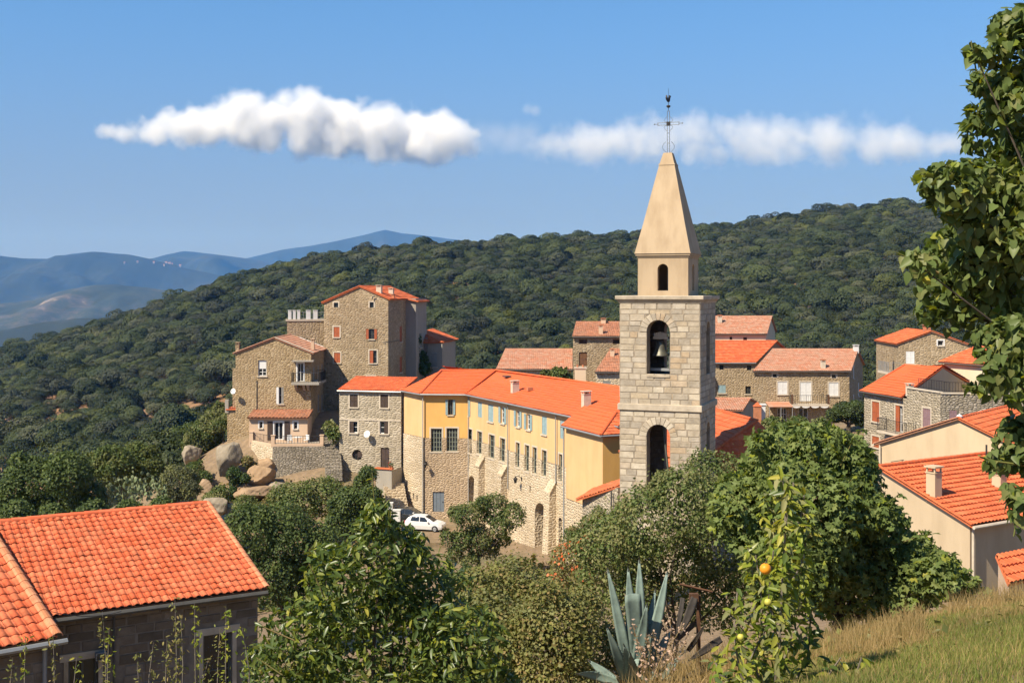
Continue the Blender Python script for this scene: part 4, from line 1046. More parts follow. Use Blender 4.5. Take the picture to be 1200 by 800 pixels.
# chimneys and roof vents
def on_plane(px, py, p, n): d = Vector(((px-600)/F, 1, (HOR-py)/F)); return d*(p.dot(n)/d.dot(n))
n3 = (Ef-Cc).cross(R2-Cc).normalized(); yw = math.atan2(fd.y, fd.x)
for px, py, h in ((603.5, 458.5, .98), (687.0, 474.5, 1.12)):
    p = on_plane(px, py, Cc, n3); chimney(ye, p, .42, .62, p.z-.25, p.z+h, 'surround', yaw=yw)
p = on_plane(621, 457, Cc, n3); mb = MB(); mb.obox(p+UP*.1, fd*.14, inn*.25, UP*.12); mb.build('roof_vent', M['terracotta'], ye)
p = on_plane(594, 441.5, Cc, n3); mb = MB(); mb.obox(p+UP*.05, fd*.35, inn*.3, n3*.06); mb.build('roof_light', M['gutter_dark'], ye)
lp = W2l.hit(499.4, 543); q = W2l.pt(lp[0], lp[1], .02); lantern(q, W2l.n, 'black wall lantern beside the corner of the yellow building')
lp = W3l.hit(611.5, 561); q = W3l.pt(lp[0], lp[1], .02); lantern(q, W3l.n, 'black wall lantern on the long front between the arches')
# lean-to shed by the tower
sh = thing('stone_shed', 'low grey stone lean-to with a red tiled roof against the tower', 'shed', (5, 69, -17.5))
a, b = P(682.5, 583, 71), P(724.5, 568, 66.6); Ws = Wall(sh, a, b, -18, -12, M['rubble_grey'], top=[((b-a).xy.length, b.z-.12), (0, a.z-.12)])
Ws.build(); c1, c2 = Vector((a.x+1.3, a.y+4.0, 0)), Vector((b.x+1.3, b.y+4.0, 0)); Wall(sh, c1, a, -18, a.z-.12, M['rubble_grey']).build(); Wall(sh, b, c2, -18, b.z-.12, M['rubble_grey']).build()
ra = a+Vector((-.40, -.18, -.10)); rb = b+Vector((.25, -.45, .10)); bk = Vector((1.4, 4.2, 0)); tiles(sh, 'roof', [ra+bk, ra, rb, rb+bk], M['tile_new'], .22, .4, .05)
pipe(sh, P(716.5, 575, 67.0), P(716.5, 606, 67.0), 'gutter_dark', .05)

# ================================================================ village houses
def V2(p): return Vector((p[0], p[1], 0))
def gable(W, zl, zr, upk, zpk): return [(W.L, zr), (upk, zpk), (0, zl)]
def verge(root, a, b, mat='tile_new', r=.07):
    return ridge(root, a, b, r, M[mat], .4, 'verge_tiles')

# ---------------------------------------------------------------- grey stone house in the middle
gh = thing('grey_stone_house', 'narrow three storey grey stone house with brown shutters and an orange roof', 'house', (-13.3, 112, -17.4))
a, b = Vector((-16.25, 112.4, 0)), Vector((-10.3, 110.95, 0))
W = Wall(gh, a, b, -19.5, -9.42, M['rubble_grey'])
W.window((410, 419.4, 462, 477), 'closed', 'white', shutter='shutter_brown', surround='surround')
W.window((445.8, 455, 462, 477.6), 'closed', 'white', shutter='shutter_brown', surround='surround')
W.window((409.6, 419, 493.5, 507), 'plain', 'white', (1, 2), 'shutter_brown', open_to=('cl',), surround='surround')
W.window((445, 455, 493.5, 508), 'plain', 'white', (1, 2), 'shutter_brown', open_to=('cr',), surround='surround')
W.plain_door((446, 456.2, 524.5, 548.5), 'shutter_brown')
cu, cz_ = W.hit(418.5, 533); q = .52
W.holes.append(([(cu+q*cos(2*pi*k/20), cz_+q*sin(2*pi*k/20)) for k in range(20)], .3))
mb = MB(); mb.face([W.pt(cu+q*cos(2*pi*k/20), cz_+q*sin(2*pi*k/20), -.25) for k in range(20)]); wo = mb.build('round_window', M['glass'], gh)
mb = MB(); W.bar(mb, cu-.03, cu+.03, cz_-q, cz_+q, -.25, -.2); W.bar(mb, cu-q, cu-.03, cz_-.025, cz_+.025, -.25, -.21); W.bar(mb, cu+.04, cu+q*.9, cz_-q*.45, cz_+q*.6, -.24, -.15); mb.build('frame', M['shutter_brown'], wo)
W.build()
mb = MB(); u, z = W.hit(430, 491.7); W.bar(mb, .02, W.L-.02, z-.06, z+.06, -.01, .045); mb.build('string_course', M['surround'], gh)
mb = MB(); W.bar(mb, 1.95, 2.5, *[W.hit(419, y)[1] for y in (556.5, 551.5)], -.02, .04); mb.build('vent', M['white'], gh)
back = W.n*-4.6; a2, b2 = a+back, b+back
Wall(gh, a2, a, -19.5, -9.42, M['rubble_grey'], top=[(4.6, -9.42), (0, -8.5)]).build(); Wall(gh, b, b2, -19.5, -9.42, M['rubble_grey'], top=[(4.6, -8.5), (0, -9.42)]).build(); Wall(gh, b2, a2, -19.5, -8.55, M['rubble_grey']).build()
e0, e1 = a-W.u*.12+W.n*.25+UP*-9.36, b+W.u*.1+W.n*.25+UP*-9.36
k0, k1 = a2-W.u*.12+UP*-8.42, b2+W.u*.1+UP*-8.42
tiles(gh, 'roof', [e0, e1, k1, k0], M['tile_new'], .22, .4, .05); gutter(gh, e0-UP*.08, e1-UP*.08, 'zinc', .075)
pr = W.pt(W.hit(432.5, 508)[0], W.hit(432.5, 508)[1], .45); dish(pr, Vector((-.45, -.85, .35)), .34, 'white satellite dish on the front of the grey stone house')
# its small terrace with pots, and the steps beside it
tw = thing('terrace_wall', 'low rendered wall with a red tiled top before the door of the grey house', 'wall', (-11.6, 109.3, -17.6))
Wt = Wall(tw, V2(P(440.5, 552, 109.6)), V2(P(459.0, 552, 109.0)), -20.5, P(450, 549.5, 109.3).z, M['greyplaster']); Wt.build()
zt = Wt.z1; mb = MB(); mb.obox(Wt.pt(Wt.L/2, zt+.05, -.1), Wt.u*(Wt.L/2+.08), Wt.n*.22, UP*.05); mb.build('coping', M['tile_new'], tw)
mb = MB(); mb.face([Wt.pt(0, zt-.5, -.01), Wt.pt(Wt.L, zt-.5, -.01), Wt.pt(Wt.L, zt-.5, -2.2), Wt.pt(0, zt-.5, -2.2)]); mb.build('terrace_floor', M['greyplaster'], tw)
Wall(tw, Wt.pt(0, 0, -2.4), Wt.pt(0, 0, 0), -20.5, zt, M['greyplaster']).build(); Wall(tw, Wt.pt(Wt.L, 0, 0), Wt.pt(Wt.L, 0, -2.4), -20.5, zt-.05, M['greyplaster']).build()
def potplant(loc, s, label, fm='bush', flower=None):
    t = thing('potted_plant', label, 'potted plant', loc); loc = Vector(loc); g = np.random.default_rng(int(abs(loc.x*997+loc.y*31))%99991)
    mb = MB(); mb.lathe(loc, [(.001, 0), (.11*s, 0), (.15*s, .24*s), (.17*s, .24*s), (.17*s, .29*s), (.12*s, .29*s), (.11*s, .2*s), (.001, .2*s)], 12); mb.build('pot', M['terracotta'], t)
    p, nr = crown_points([((0, 0, .48*s), (.24*s, .24*s, .24*s))], 160, g); p = p+np.array(loc)-np.array(OFF[t.name])
    link('foliage', leaf_mesh('foliage', p, nr, g.uniform(.06, .12, len(p))*s, 'dab', M[fm], g), t)
    if flower:
        p, nr = crown_points([((0, 0, .52*s), (.25*s, .25*s, .25*s))], 40, g, .1); p = p+np.array(loc)-np.array(OFF[t.name])
        link('blossoms', leaf_mesh('blossoms', p, nr, g.uniform(.07, .11, len(p))*s, 'dab', M[flower], g), t)
M['red_flower'] = mat_leaf('red_flower', [(.65,.04,.03),(.55,.06,.05),(.75,.10,.04)], .2); M['white_flower'] = mat_leaf('white_flower', [(.8,.78,.74),(.7,.66,.62)], .2); M['orange_flower'] = mat_leaf('orange_flower', [(.80,.16,.05),(.72,.22,.08),(.85,.28,.12)], .25)
potplant(Wt.pt(Wt.L*.86, zt+.1, -.1), .8, 'potted plant with red flowers on the red topped terrace wall', 'bush', 'red_flower')
potplant(Wt.pt(Wt.L*.98, zt+.1, -.1), .7, 'potted plant with white flowers at the end of the terrace wall', 'bush', 'white_flower')
def steps(label, p0, p1, w, n, mat, name='stone_steps'):
    t = thing(name, label, 'steps', p0); p0, p1 = Vector(p0), Vector(p1); d = (p1-p0)/n; h = Vector((d.x, d.y, 0)); s = Vector((h.y, -h.x, 0)).normalized()
    for k in range(n):
        c = p0+d*k+h/2; mb = MB(); mb.obox(c+UP*(d.z/2-.4), s*w/2, h/2*1.15, UP*(d.z/2+.4)); mb.build('step', M[mat], t)
    return t
steps('flight of stone steps climbing to the terrace beside the yellow building', P(466, 596, 107.5), P(461, 566, 109.8), 1.9, 9, 'rubble_pale')
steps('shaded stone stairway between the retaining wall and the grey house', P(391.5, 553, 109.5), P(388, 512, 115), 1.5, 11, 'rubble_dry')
# utility boxes by the steps
for q, w, h, lab in (((457.5, 593, 105.5), .42, .62, 'small white meter box highest in the bushes by the steps'), ((465, 606, 104.5), .62, 1.3, 'tall white utility cabinet left of the parked cars')):
    c = P(*q); t = thing('utility_box', lab, 'utility box', (c.x, c.y, c.z-h/2-.6)); mb = MB(); mb.obox(c, (w/2, 0, 0), (0, .2, 0), (0, 0, h/2)); mb.obox(c+Vector((0, 0, h/2+.02)), (w/2+.04, 0, 0), (0, .24, 0), (0, 0, .025)); mb.build('body', M['white'], t)
    mb = MB(); mb.obox(c+Vector((0, -.205, 0)), (w/2-.04, 0, 0), (0, .008, 0), (0, 0, h/2-.05)); mb.build('door', M['white'], t); mb = MB(); mb.obox(c+Vector((w*.3, -.22, 0)), (.015, 0, 0), (0, .012, 0), (0, 0, .06)); mb.build('handle', M['iron'], t)
    mb = MB(); mb.obox(c+Vector((0, 0, -h/2-.4)), (w/2-.05, 0, 0), (0, .17, 0), (0, 0, .4)); mb.build('plinth', M['greyplaster'], t)

# ---------------------------------------------------------------- beige gabled house on the left
bh_ = thing('gabled_house', 'tall beige rubble house with a wide gable, a corner balcony and a lean-to below', 'house', (-23.6, 118, -15))
a, b = Vector((-27.3, 118, 0)), Vector((-19.85, 118, 0)); zl, zr = -6.22, -6.16; zp = -4.78; up_ = (322-276)/F*118
W = Wall(bh_, a, b, -19, zl, M['rubble_beige'], top=[(7.45, zr), (up_, zp), (0, zl)])
W.window((302.5, 312.3, 422, 440.5), 'plain', 'white', (2, 4), surround=None, label='white window with its roller blind half down')
mb = MB(); r = W.rect(302.5, 312.3, 422, 432); W.bar(mb, r[0]+.07, r[1]-.07, r[2], r[3]-.05, -.14, -.11); mb.build('roller_blind', M['white'], bh_)
W.window((326.5, 332.4, 453.5, 473), 'plain', 'white', (1, 2), 'shutter_grey', open_to=('cr',), label='window with one white and one grey shutter')
r = W.rect(324, 327, 453.5, 473); mb = MB(); W.bar(mb, r[0], r[1]-.02, r[2], r[3], .02, .07); mb.build('shutter', M['white'], bh_)
W.window((348.6, 355.6, 425.5, 446.8), 'plain', 'white', (2, 2), surround='white', sill=False, door=True, label='tall white framed balcony door')
W.build()
bkk = Vector((0, 8.6, 0)); Wr = Wall(bh_, b, b+bkk, -19, zr, M['rubble_beige'])
for u0, zz in ((1.2, -8.6), (4.0, -8.6), (6.4, -8.6), (4.0, -11.6), (6.4, -11.8)): Wr.window(None, 'closed', 'white', shutter='shutter_grey', r=(u0, u0+.9, zz-.8, zz+.9))
Wr.build(); Wall(bh_, b+bkk, a+bkk, -19, zl, M['rubble_beige'], top=[(7.45, zl), (7.45-up_, zp), (0, zr)]).build(); Wall(bh_, a+bkk, a, -19, zl, M['rubble_beige']).build()
pk = a+Vector((up_, 0, zp)); ovh = Vector((0, -.12, 0))
eL, eR = a+Vector((-.25, 0, zl-.04)), b+Vector((.28, 0, zr-.06))
tiles(bh_, 'roof', [eR+ovh, eR+bkk, pk+bkk+UP*.08, pk+ovh+UP*.08], M['tile_pale'], .22, .4, .05)
tiles(bh_, 'roof', [eL+bkk, eL+ovh, pk+ovh+UP*.08, pk+bkk+UP*.08], M['tile_pale'], .22, .4, .05)
verge(bh_, eR+ovh+UP*.05, pk+ovh+UP*.13, 'surround'); verge(bh_, eL+ovh+UP*.05, pk+ovh+UP*.13, 'tile_pale'); verge(bh_, eR+bkk+UP*.05, pk+bkk+UP*.13, 'white'); ridge(bh_, pk+ovh+UP*.1, pk+bkk+UP*.1, .11, M['tile_pale'])
chimney(bh_, P(366.5, 404, 121), .32, .4, -6.2, -4.85, 'pink'); chimney(bh_, P(278.5, 405, 119), .35, .45, -6.6, -5.1, 'rubble_tan')
# corner balcony and its canopy
mb = MB(); u0, z0 = W.hit(343.5, 448.5); W.bar(mb, u0, W.L+.95, z0-.13, z0+.1, .0, 1.0); Wr.bar(mb, .02, 3.4, z0-.13, z0+.1, .0, .95); mb.build('balcony_slab', M['greyplaster'], bh_)
for uu in (u0+.35, u0+1.15, W.L-.25):
    mb = MB(); P5 = [(0, z0-.135), (.8, z0-.135), (.1, z0-.75), (0, z0-.75)]
    f1 = [W.pt(uu-.12, z, d) for d, z in P5]; f2 = [W.pt(uu+.12, z, d) for d, z in P5]; mb.face(f1); mb.face(f2[::-1])
    for i in range(4): j = (i+1) % 4; mb.face([f1[j], f1[i], f2[i], f2[j]])
    mb.build('corbel', M['greyplaster'], bh_)
railing(bh_, [W.pt(u0+.03, 0, .02), W.pt(u0+.03, 0, .95), W.pt(W.L+.9, 0, .95), Wr.pt(3.35, 0, .9), Wr.pt(3.35, 0, .02)], z0+.1, .95, gap=.2)
mb = MB(); u1, z1 = W.hit(343.5, 422.5); W.bar(mb, u1, W.L+.35, z1-.07, z1+.06, .0, .75); mb.build('canopy', M['greyplaster'], bh_)
pipe(bh_, W.pt(W.hit(301, 440)[0], -8.9, .05), W.pt(W.hit(301, 440)[0], -15, .05), 'gutter_dark', .035)
# lean-to with the tiled roof
y1 = 115.6; la, lb = Vector((P(292, 500, y1).x, y1, 0)), Vector((P(360.3, 500, y1).x, y1, 0)); zl1 = P(320, 489.5, y1).z
Wl = Wall(bh_, la, lb, -16, zl1, M['pink'], 'lean_to_wall')
Wl.window((304, 307.5, 494, 501.5), 'plain', 'white', (1, 2), surround='white'); Wl.window((344.2, 348.4, 494, 502.5), 'plain', 'white', (1, 2), surround='white')
Wl.window((321.5, 331.6, 494.5, 515), 'plain', 'white', (2, 1), surround='white', sill=False, door=True, name='french_door')
for x0, x1 in ((313.4, 319.6), (333.6, 339.6)):
    r = Wl.rect(x0, x1, 493.5, 515.3); mb = MB(); Wl.bar(mb, *r, .015, .06); k = 10
    for i in range(k): zz = r[2]+(r[3]-r[2])*(i+.5)/k; Wl.bar(mb, r[0]+.05, r[1]-.05, zz-.03, zz+.03, .06, .075)
    mb.build('shutter', M['shutter_brown'], bh_)
Wl.build(); Wall(bh_, Vector((la.x, 118, 0)), la, -16, zl1, M['pink'], 'lean_to_wall').build(); Wall(bh_, lb, Vector((lb.x, 118, 0)), -16, zl1, M['pink'], 'lean_to_wall').build()
zt_ = P(320, 480.5, 117.9).z; x0, x1 = la.x-.15, lb.x+.15
tiles(bh_, 'lean_to_roof', [(x0, y1-.35, zl1+.0), (x1, y1-.35, zl1+.0), (x1, 117.98, zt_), (x0, 117.98, zt_)], M['tile_old'], .34, .45, .11, thick=.06)
# left side annex with the little balcony
xa = P(266.5, 490, 118.5).x
Wall(bh_, Vector((xa, 118.4, 0)), Vector((-27.3, 118.4, 0)), -19, P(270, 480, 118.4).z, M['rubble_beige'], 'annex_wall').build(); Wall(bh_, Vector((xa, 123, 0)), Vector((xa, 118.4, 0)), -19, P(270, 480, 118.4).z, M['rubble_beige'], 'annex_wall').build()
zq = P(270, 480, 118.4).z; mb = MB(); mb.box((xa-.1, 118.2, zq), (-27.3, 123, zq+.1)); mb.build('annex_terrace', M['tile_new'], bh_)
mb = MB(); mb.box((xa+.15, 120, zq+.1), (xa+.5, 120.3, zq+4.0)); mb.build('post', M['rubble_tan'], bh_); mb = MB(); mb.box((xa-.2, 118.3, zq-.3), (xa+.15, 118.7, zq+1.0)); mb.build('post', M['greyplaster'], bh_)
railing(bh_, [(xa+.2, 118.35), (-27.35, 118.35)], zq+.1, .9, gap=.16)
dish(P(273.6, 458.5, 117.4), Vector((-.35, -.9, .25)), .29, 'white satellite dish at the left edge of the gabled beige house')
# terrace, retaining walls, furniture
te = thing('retaining_wall', 'battered dry stone retaining wall carrying the terrace of the gabled house', 'wall', (-23, 112.5, -18.8))
zt2 = -14.72; ca, cb_, cc_, cd = Vector((-25.2, 115.4, 0)), Vector((-22.55, 112.6, 0)), Vector((-17.7, 112.9, 0)), Vector((-17.4, 115.6, 0))
def batter(root, p, q, z0, z1, dq, mat):
    n = Vector(((q-p).y, -(q-p).x, 0)).normalized(); mb = MB()
    mb.face([p+n*dq+UP*z0, q+n*dq+UP*z0, q+UP*z1, p+UP*z1]); return mb.build('wall', M[mat], root)
n1 = Vector(((cb_-ca).y, -(cb_-ca).x, 0)).normalized(); n2 = Vector(((cc_-cb_).y, -(cc_-cb_).x, 0)).normalized()
mid = (n1+n2)*.5/(.5+.5*n1.dot(n2))*.45
for p, q, m_, o0, o1 in ((ca, cb_, 'rubble_pale', n1*.45, mid), (cb_, cc_, 'rubble_dry', mid, n2*.45+Vector((.45, 0, 0))), (cc_, cd, 'rubble_dry', n2*.45+Vector((.45, 0, 0)), Vector((.45, 0, 0)))):  # left face in paler stone: its sunlit tone is put into the colour
    mb = MB(); mb.face([p+o0+UP*-21, q+o1+UP*-21, q+UP*zt2, p+UP*zt2]); mb.build('wall_face', M[m_], te)
mb = MB(); mb.face([ca+UP*zt2, cb_+UP*zt2, cc_+UP*zt2, cd+UP*zt2, Vector((-17.4, 118, zt2)), Vector((-26, 118, zt2))]); mb.build('terrace_floor', M['greyplaster'], te)
for p, q in ((ca, cb_), (cb_, cc_)):
    d = (q-p).normalized(); nn = Vector((d.y, -d.x, 0)); mb = MB(); mb.obox((p+q)/2+UP*(zt2+.12)-nn*.14, d*((q-p).length/2-.16), nn*.14, UP*.12); mb.build('parapet', M['pink'], te)
for p in (ca, cb_, cc_.lerp(cb_, .06), cd):
    nn = Vector((0, 1, 0)); mb = MB(); mb.obox(p+nn*.2+UP*(zt2+.5), (.17, 0, 0), (0, .17, 0), (0, 0, .5)); mb.obox(p+nn*.2+UP*(zt2+1.03), (.21, 0, 0), (0, .21, 0), (0, 0, .03)); mb.build('pillar', M['pink'], te)
railing(te, [ca+Vector((.05, .25, 0)), cb_+Vector((0, .25, 0))], zt2+.2, .75, gap=.25); railing(te, [cb_+Vector((.2, .22, 0)), cc_+Vector((0, .22, 0))], zt2+.2, .75, gap=.25)
def garden_chair(x, y, z, rz, label):
    t = thing('garden_chair', label, 'chair', (x, y, z), 'white plastic chairs on the terrace'); R_ = Matrix.Rotation(rz, 3, 'Z'); o = Vector((x, y, z)); T = lambda *p: o+R_@Vector(p)
    def bx_(name, c, h): mb = MB(); mb.obox(T(*c), R_@Vector((h[0], 0, 0)), R_@Vector((0, h[1], 0)), R_@Vector((0, 0, h[2]))); mb.build(name, M['white'], t)
    bx_('seat', (0, 0, .43), (.23, .23, .02)); bx_('backrest', (0, .22, .68), (.22, .02, .22))
    for a in (-.2, .2):
        for b in (-.2, .2): bx_('leg', (a, b, .205), (.022, .022, .205))
        bx_('armrest', (a*1.15, 0, .64), (.025, .22, .015))
garden_chair(-21.2, 114.1, zt2, .4, 'white plastic chair left of the table on the terrace'); garden_chair(-19.7, 114.2, zt2, -.6, 'white plastic chair right of the table on the terrace')
t = thing('garden_table', 'small round white table between the plastic chairs on the terrace', 'table', (-20.45, 114.1, zt2)); mb = MB(); mb.lathe((-20.45, 114.1, zt2+.7), [(.001, -.02), (.42, -.02), (.42, .02), (.001, .02)], 16); mb.build('table_top', M['white'], t); mb = MB(); mb.lathe((-20.45, 114.1, zt2), [(.22, 0), (.2, .03), (.04, .06), (.04, .68)], 10); mb.build('pedestal', M['white'], t)

# ---------------------------------------------------------------- tall house at the top of the left group
th = thing('tall_house', 'tallest stone house of the left group, with red shutters and a bright orange roof', 'house', (-16, 128, -13))
ph = R(11); fu = Vector((cos(ph), -sin(ph), 0)); fn = Vector((-sin(ph), -cos(ph), 0)); b = Vector((-12.95, 125, 0)); Lf = 7.05; a = b-fu*Lf
zl, zr, zp = -1.32, -.92, .32; up_ = Lf*(421.6-379)/(455-379)
W = Wall(th, a, b, -15, zl, M['rubble_tan'], top=[(Lf, zr), (up_, zp), (0, zl)])
W.window((391.2, 396.4, 354.5, 360.2), 'plain', 'frame_dark', (1, 1), sill=False, surround='surround'); W.window((433.2, 438, 354, 360.5), 'plain', 'frame_dark', (1, 1), sill=False, surround='surround')
W.window((391, 398, 382.8, 395), 'closed', 'white', shutter='shutter_red', surround='surround'); W.window((432.3, 438.6, 385.5, 397.3), 'plain', 'frame_dark', (2, 2), 'shutter_red')
W.window((391.4, 398.8, 413, 425), 'closed', 'white', shutter='shutter_red', surround='surround', label='closed red shutters half in the slanting shadow'); W.window((433, 441.5, 410.5, 425.5), 'plain', 'frame_dark', (2, 2), 'shutter_red', open_to=('cl',), surround='surround')
W.window((430, 439.5, 440.5, 456), 'plain', 'frame_dark', (2, 2), surround='surround')
W.build(); dp = Vector((sin(ph), cos(ph), 0)); L1 = 6.6; c1 = b+dp*L1; c2 = c1+fu*1.15; L2 = 4.5; c3 = c2+dp*L2; d2 = a+dp*(L1+L2)
Ws = Wall(th, b, c1, -15, zr, M['rubble_tan']); Ws.window(None, 'closed', 'white', shutter='shutter_red', r=(4.2, 5.1, -5.6, -3.9)); Ws.window(None, 'closed', 'white', shutter='shutter_red', r=(4.2, 5.1, -8.9, -7.2)); Ws.build()
Wc = Wall(th, c1, c2, -15, zr, M['greyplaster']); Wc.build(); Wd = Wall(th, c2, c3, -15, zr, M['greyplaster']); Wd.window(None, 'closed', 'white', shutter='shutter_grey', r=(1.6, 2.5, -6.4, -4.9)); Wd.build()
Wall(th, c3, d2, -15, zl, M['rubble_tan']).build(); Wall(th, d2, a, -15, zl, M['rubble_tan']).build()
pk0 = a+fu*up_+UP*(zp+.1)+fn*.15; pk1 = pk0+dp*(L1+L2+.2); e0 = b+fu*.25+fn*.15+UP*(zr-.02); e1 = b+fu*1.65+dp*(L1+L2)+UP*(zr-.30); eL0 = a-fu*.25+fn*.15+UP*(zl-.03); eL1 = eL0+dp*(L1+L2+.2)
e_mid = b+fu*.3+dp*L1+UP*(zr-.02)
tiles(th, 'roof', [e0, b+fu*.25+dp*(L1+L2)+UP*(zr-.02), pk1, pk0], M['tile_new'], .24, .42, .035); tiles(th, 'roof', [eL1, eL0, pk0, pk1], M['tile_new'], .24, .42, .035)
q0 = b+fu*.25+dp*(L1-.3)+UP*(zr-.03); q1 = b+fu*.25+dp*(L1+L2)+UP*(zr-.03); tiles(th, 'roof', [q0+fu*1.25-UP*.26, q1+fu*1.25-UP*.26, q1, q0], M['tile_new'], .24, .42, .035)
verge(th, e0+UP*.05, pk0+UP*.05); verge(th, eL0+UP*.05, pk0+UP*.05, 'tile_new'); ridge(th, pk0, pk1, .11)
n_ = (q1-e0).cross(pk0-e0).normalized()
for px, py, h, w in ((444.5, 343, 1.15, .55), (458.6, 345, 1.0, .5), (460.5, 349, .6, .3)):
    p = on_plane(px, py, e0, n_); chimney(th, p, w, w*.9, p.z-.25, p.z+h*.75, 'terracotta' if w < .4 else 'surround', yaw=-ph)
mb = MB(); p = on_plane(436.5, 350.5, W.A+W.n*.2, W.n); mb.tube([p, p+UP*.25, p+UP*.3+fu*.25], .06, 6); mb.build('stove_pipe', M['gutter_dark'], th)
mb = MB(); u, z = W.hit(448, 401); mb.tube([W.pt(u, z, .1), W.pt(W.L, z+.02, .1), Ws.pt(4, z+.05, .1)], .03, 5); mb.build('cable', M['gutter_dark'], th)
# roof terrace on the left of the tall house
tb = thing('terrace_house', 'low stone block with a white balustraded roof terrace left of the tallest house', 'house', (-22, 128, -13))
za = P(360, 375, 126).z; ta, tb_ = Vector((P(336, 380, 126).x, 126.2, 0)), a+dp*1.2
W2 = Wall(tb, ta, tb_, -15, za, M['rubble_tan']); W2.build(); Wall(tb, ta+Vector((.8, 6, 0)), ta, -15, za, M['rubble_tan']).build()
mb = MB(); mb.face([ta+UP*(za-.02), tb_+UP*(za-.02), tb_+Vector((.8, 6, za-.02)), ta+Vector((.8, 6, za-.02))]); mb.build('terrace_floor', M['greyplaster'], tb)
mb = MB(); W2.bar(mb, -.1, W2.L, za-.12, za+.08, -.3, .06); mb.build('coping', M['surround'], tb)
for x0, x1 in ((338.2, 341.5), (343.6, 346.6), (348.6, 351.8), (359.2, 364), (367.6, 372.2)):
    r = W2.rect(x0, x1, 364, 374.5); mb = MB(); W2.bar(mb, r[0], r[1], za+.08, r[3], -.3, -.04); W2.bar(mb, r[0]-.03, r[1]+.03, r[3], r[3]+.06, -.33, -.01); mb.build('pillar', M['white'], tb)
railing(tb, [W2.pt(.2, 0, -.16), W2.pt(W2.L-.1, 0, -.16)], za+.08, .72, gap=.3, mat='zinc', r=.02)
# lower wing behind, to the right of the tall house
wg = thing('shaded_house', 'low house with an orange roof in shade behind the tallest house', 'house', (-8.5, 136, -12))
wa, wb = Vector((P(501, 420, 134).x, 134.4, 0)), Vector((P(518.5, 420, 134).x, 133.6, 0)); zw = P(510, 402, 134).z
W = Wall(wg, wa, wb, -14, zw, M['greyplaster']); W.window(None, 'closed', 'white', shutter='shutter_grey', r=(.4, 1.2, -8.6, -7)); W.build()
wa2 = wa+Vector((-2.4, 2.0, 0)); Wall(wg, wa2, wa, -14, zw+.6, M['greyplaster']).build(); Wall(wg, wb, wb+Vector((1.2, 6, 0)), -14, zw, M['greyplaster']).build(); Wall(wg, wb+Vector((1.2, 6, 0)), wa2+Vector((0, 4, 0)), -14, zw, M['greyplaster']).build(); Wall(wg, wa2+Vector((0, 4, 0)), wa2, -14, zw, M['greyplaster']).build()
pa, pb = P(492, 388.5, 136), P(520, 401, 133.4); tiles(wg, 'roof', [pb+Vector((1.4, 6.5, .1)), pb, pa, pa+Vector((1.0, 6.5, 0))][::1], M['tile_new'], .24, .42, .035)
tiles(wg, 'roof', [pb, pa+Vector((-1.2, -1.2, -1.2)), pa], M['tile_new'], .24, .42, .035)

# ---------------------------------------------------------------- roofs behind the yellow building
def row_house(name, label, ridge_l, ridge_r, eave_l, eave_r, de, dr, mat, wmat, zbase, wins=(), chims=(), right_gable=False, gut='gutter_dark', tile=(.23, .40, .055), doors=()):
    """house whose eave runs across the view: four measured roof corners, a lower wall with openings, a back slope"""
    el, er = P(*eave_l, de), P(*eave_r, de if not isinstance(de, tuple) else de[1]); kl, kr = P(*ridge_l, dr), P(*ridge_r, dr)
    zc = (el.z+er.z)/2; el.z = er.z = zc; zk = (kl.z+kr.z)/2; kl.z = kr.z = zk; u = (er-el).normalized(); n = Vector((u.y, -u.x, 0))
    t = thing(name, label, 'house', ((el.x+er.x)/2, (el.y+er.y)/2, zbase)); a, b = el-n*.3+u*.12, er-n*.3-u*.12
    dd = (kl-el).xy.length; sL, sR = V2(kl-el), V2(kr-er); bl, br = a+sL*2*(1-.3/dd), b+sR*2*(1-.3/dd)
    W = Wall(t, V2(a), V2(b), zbase, zc-.08, M[wmat])
    for w in wins: W.window(w[0], **w[1])
    for d in doors: W.plain_door(d[0], d[1])
    W.build(); gz_ = zc+(zk-zc)*((dd-.3)/dd)*.97
    Wg = Wall(t, V2(b), V2(br), zbase, zc, M[wmat], top=[((br-b).length, zc-.08), ((br-b).length/2, zk-.1), (0, zc-.08)])
    t['_'] = 0; del t['_']
    if right_gable: right_gable(Wg)
    Wg.build(); Wall(t, V2(bl), V2(a), zbase, zc, M[wmat], top=[((br-b).length, zc-.08), ((br-b).length/2, zk-.1), (0, zc-.08)]).build(); Wall(t, V2(br), V2(bl), zbase, zc-.08, M[wmat]).build()
    tiles(t, 'roof', [el, er, kr, kl], M[mat], *tile); mir = lambda e, k: Vector((2*k.x-e.x, 2*k.y-e.y, e.z))
    tiles(t, 'roof', [mir(er, kr), mir(el, kl), kl, kr], M[mat], *tile, seg=2); ridge(t, kl, kr, .11, M[mat])
    if gut: gutter(t, el-UP*.08, er-UP*.08, gut, .07)
    nn = (er-el).cross(kl-el).normalized()
    for px, py, w, h, m_ in chims:
        p = on_plane(px, py, el, nn); chimney(t, p, w, w*.9, p.z-.3, p.z+h, m_, cap='tile' if m_ != 'white' else 'slab', yaw=math.atan2(u.y, u.x))
    return t, W
row_house('low_house', 'long low house with an old pinkish tiled roof behind the yellow building', (592, 409), (671, 409), (581, 432.5), (671, 433), 127, 133, 'tile_pale', 'rubble_pale', -15)
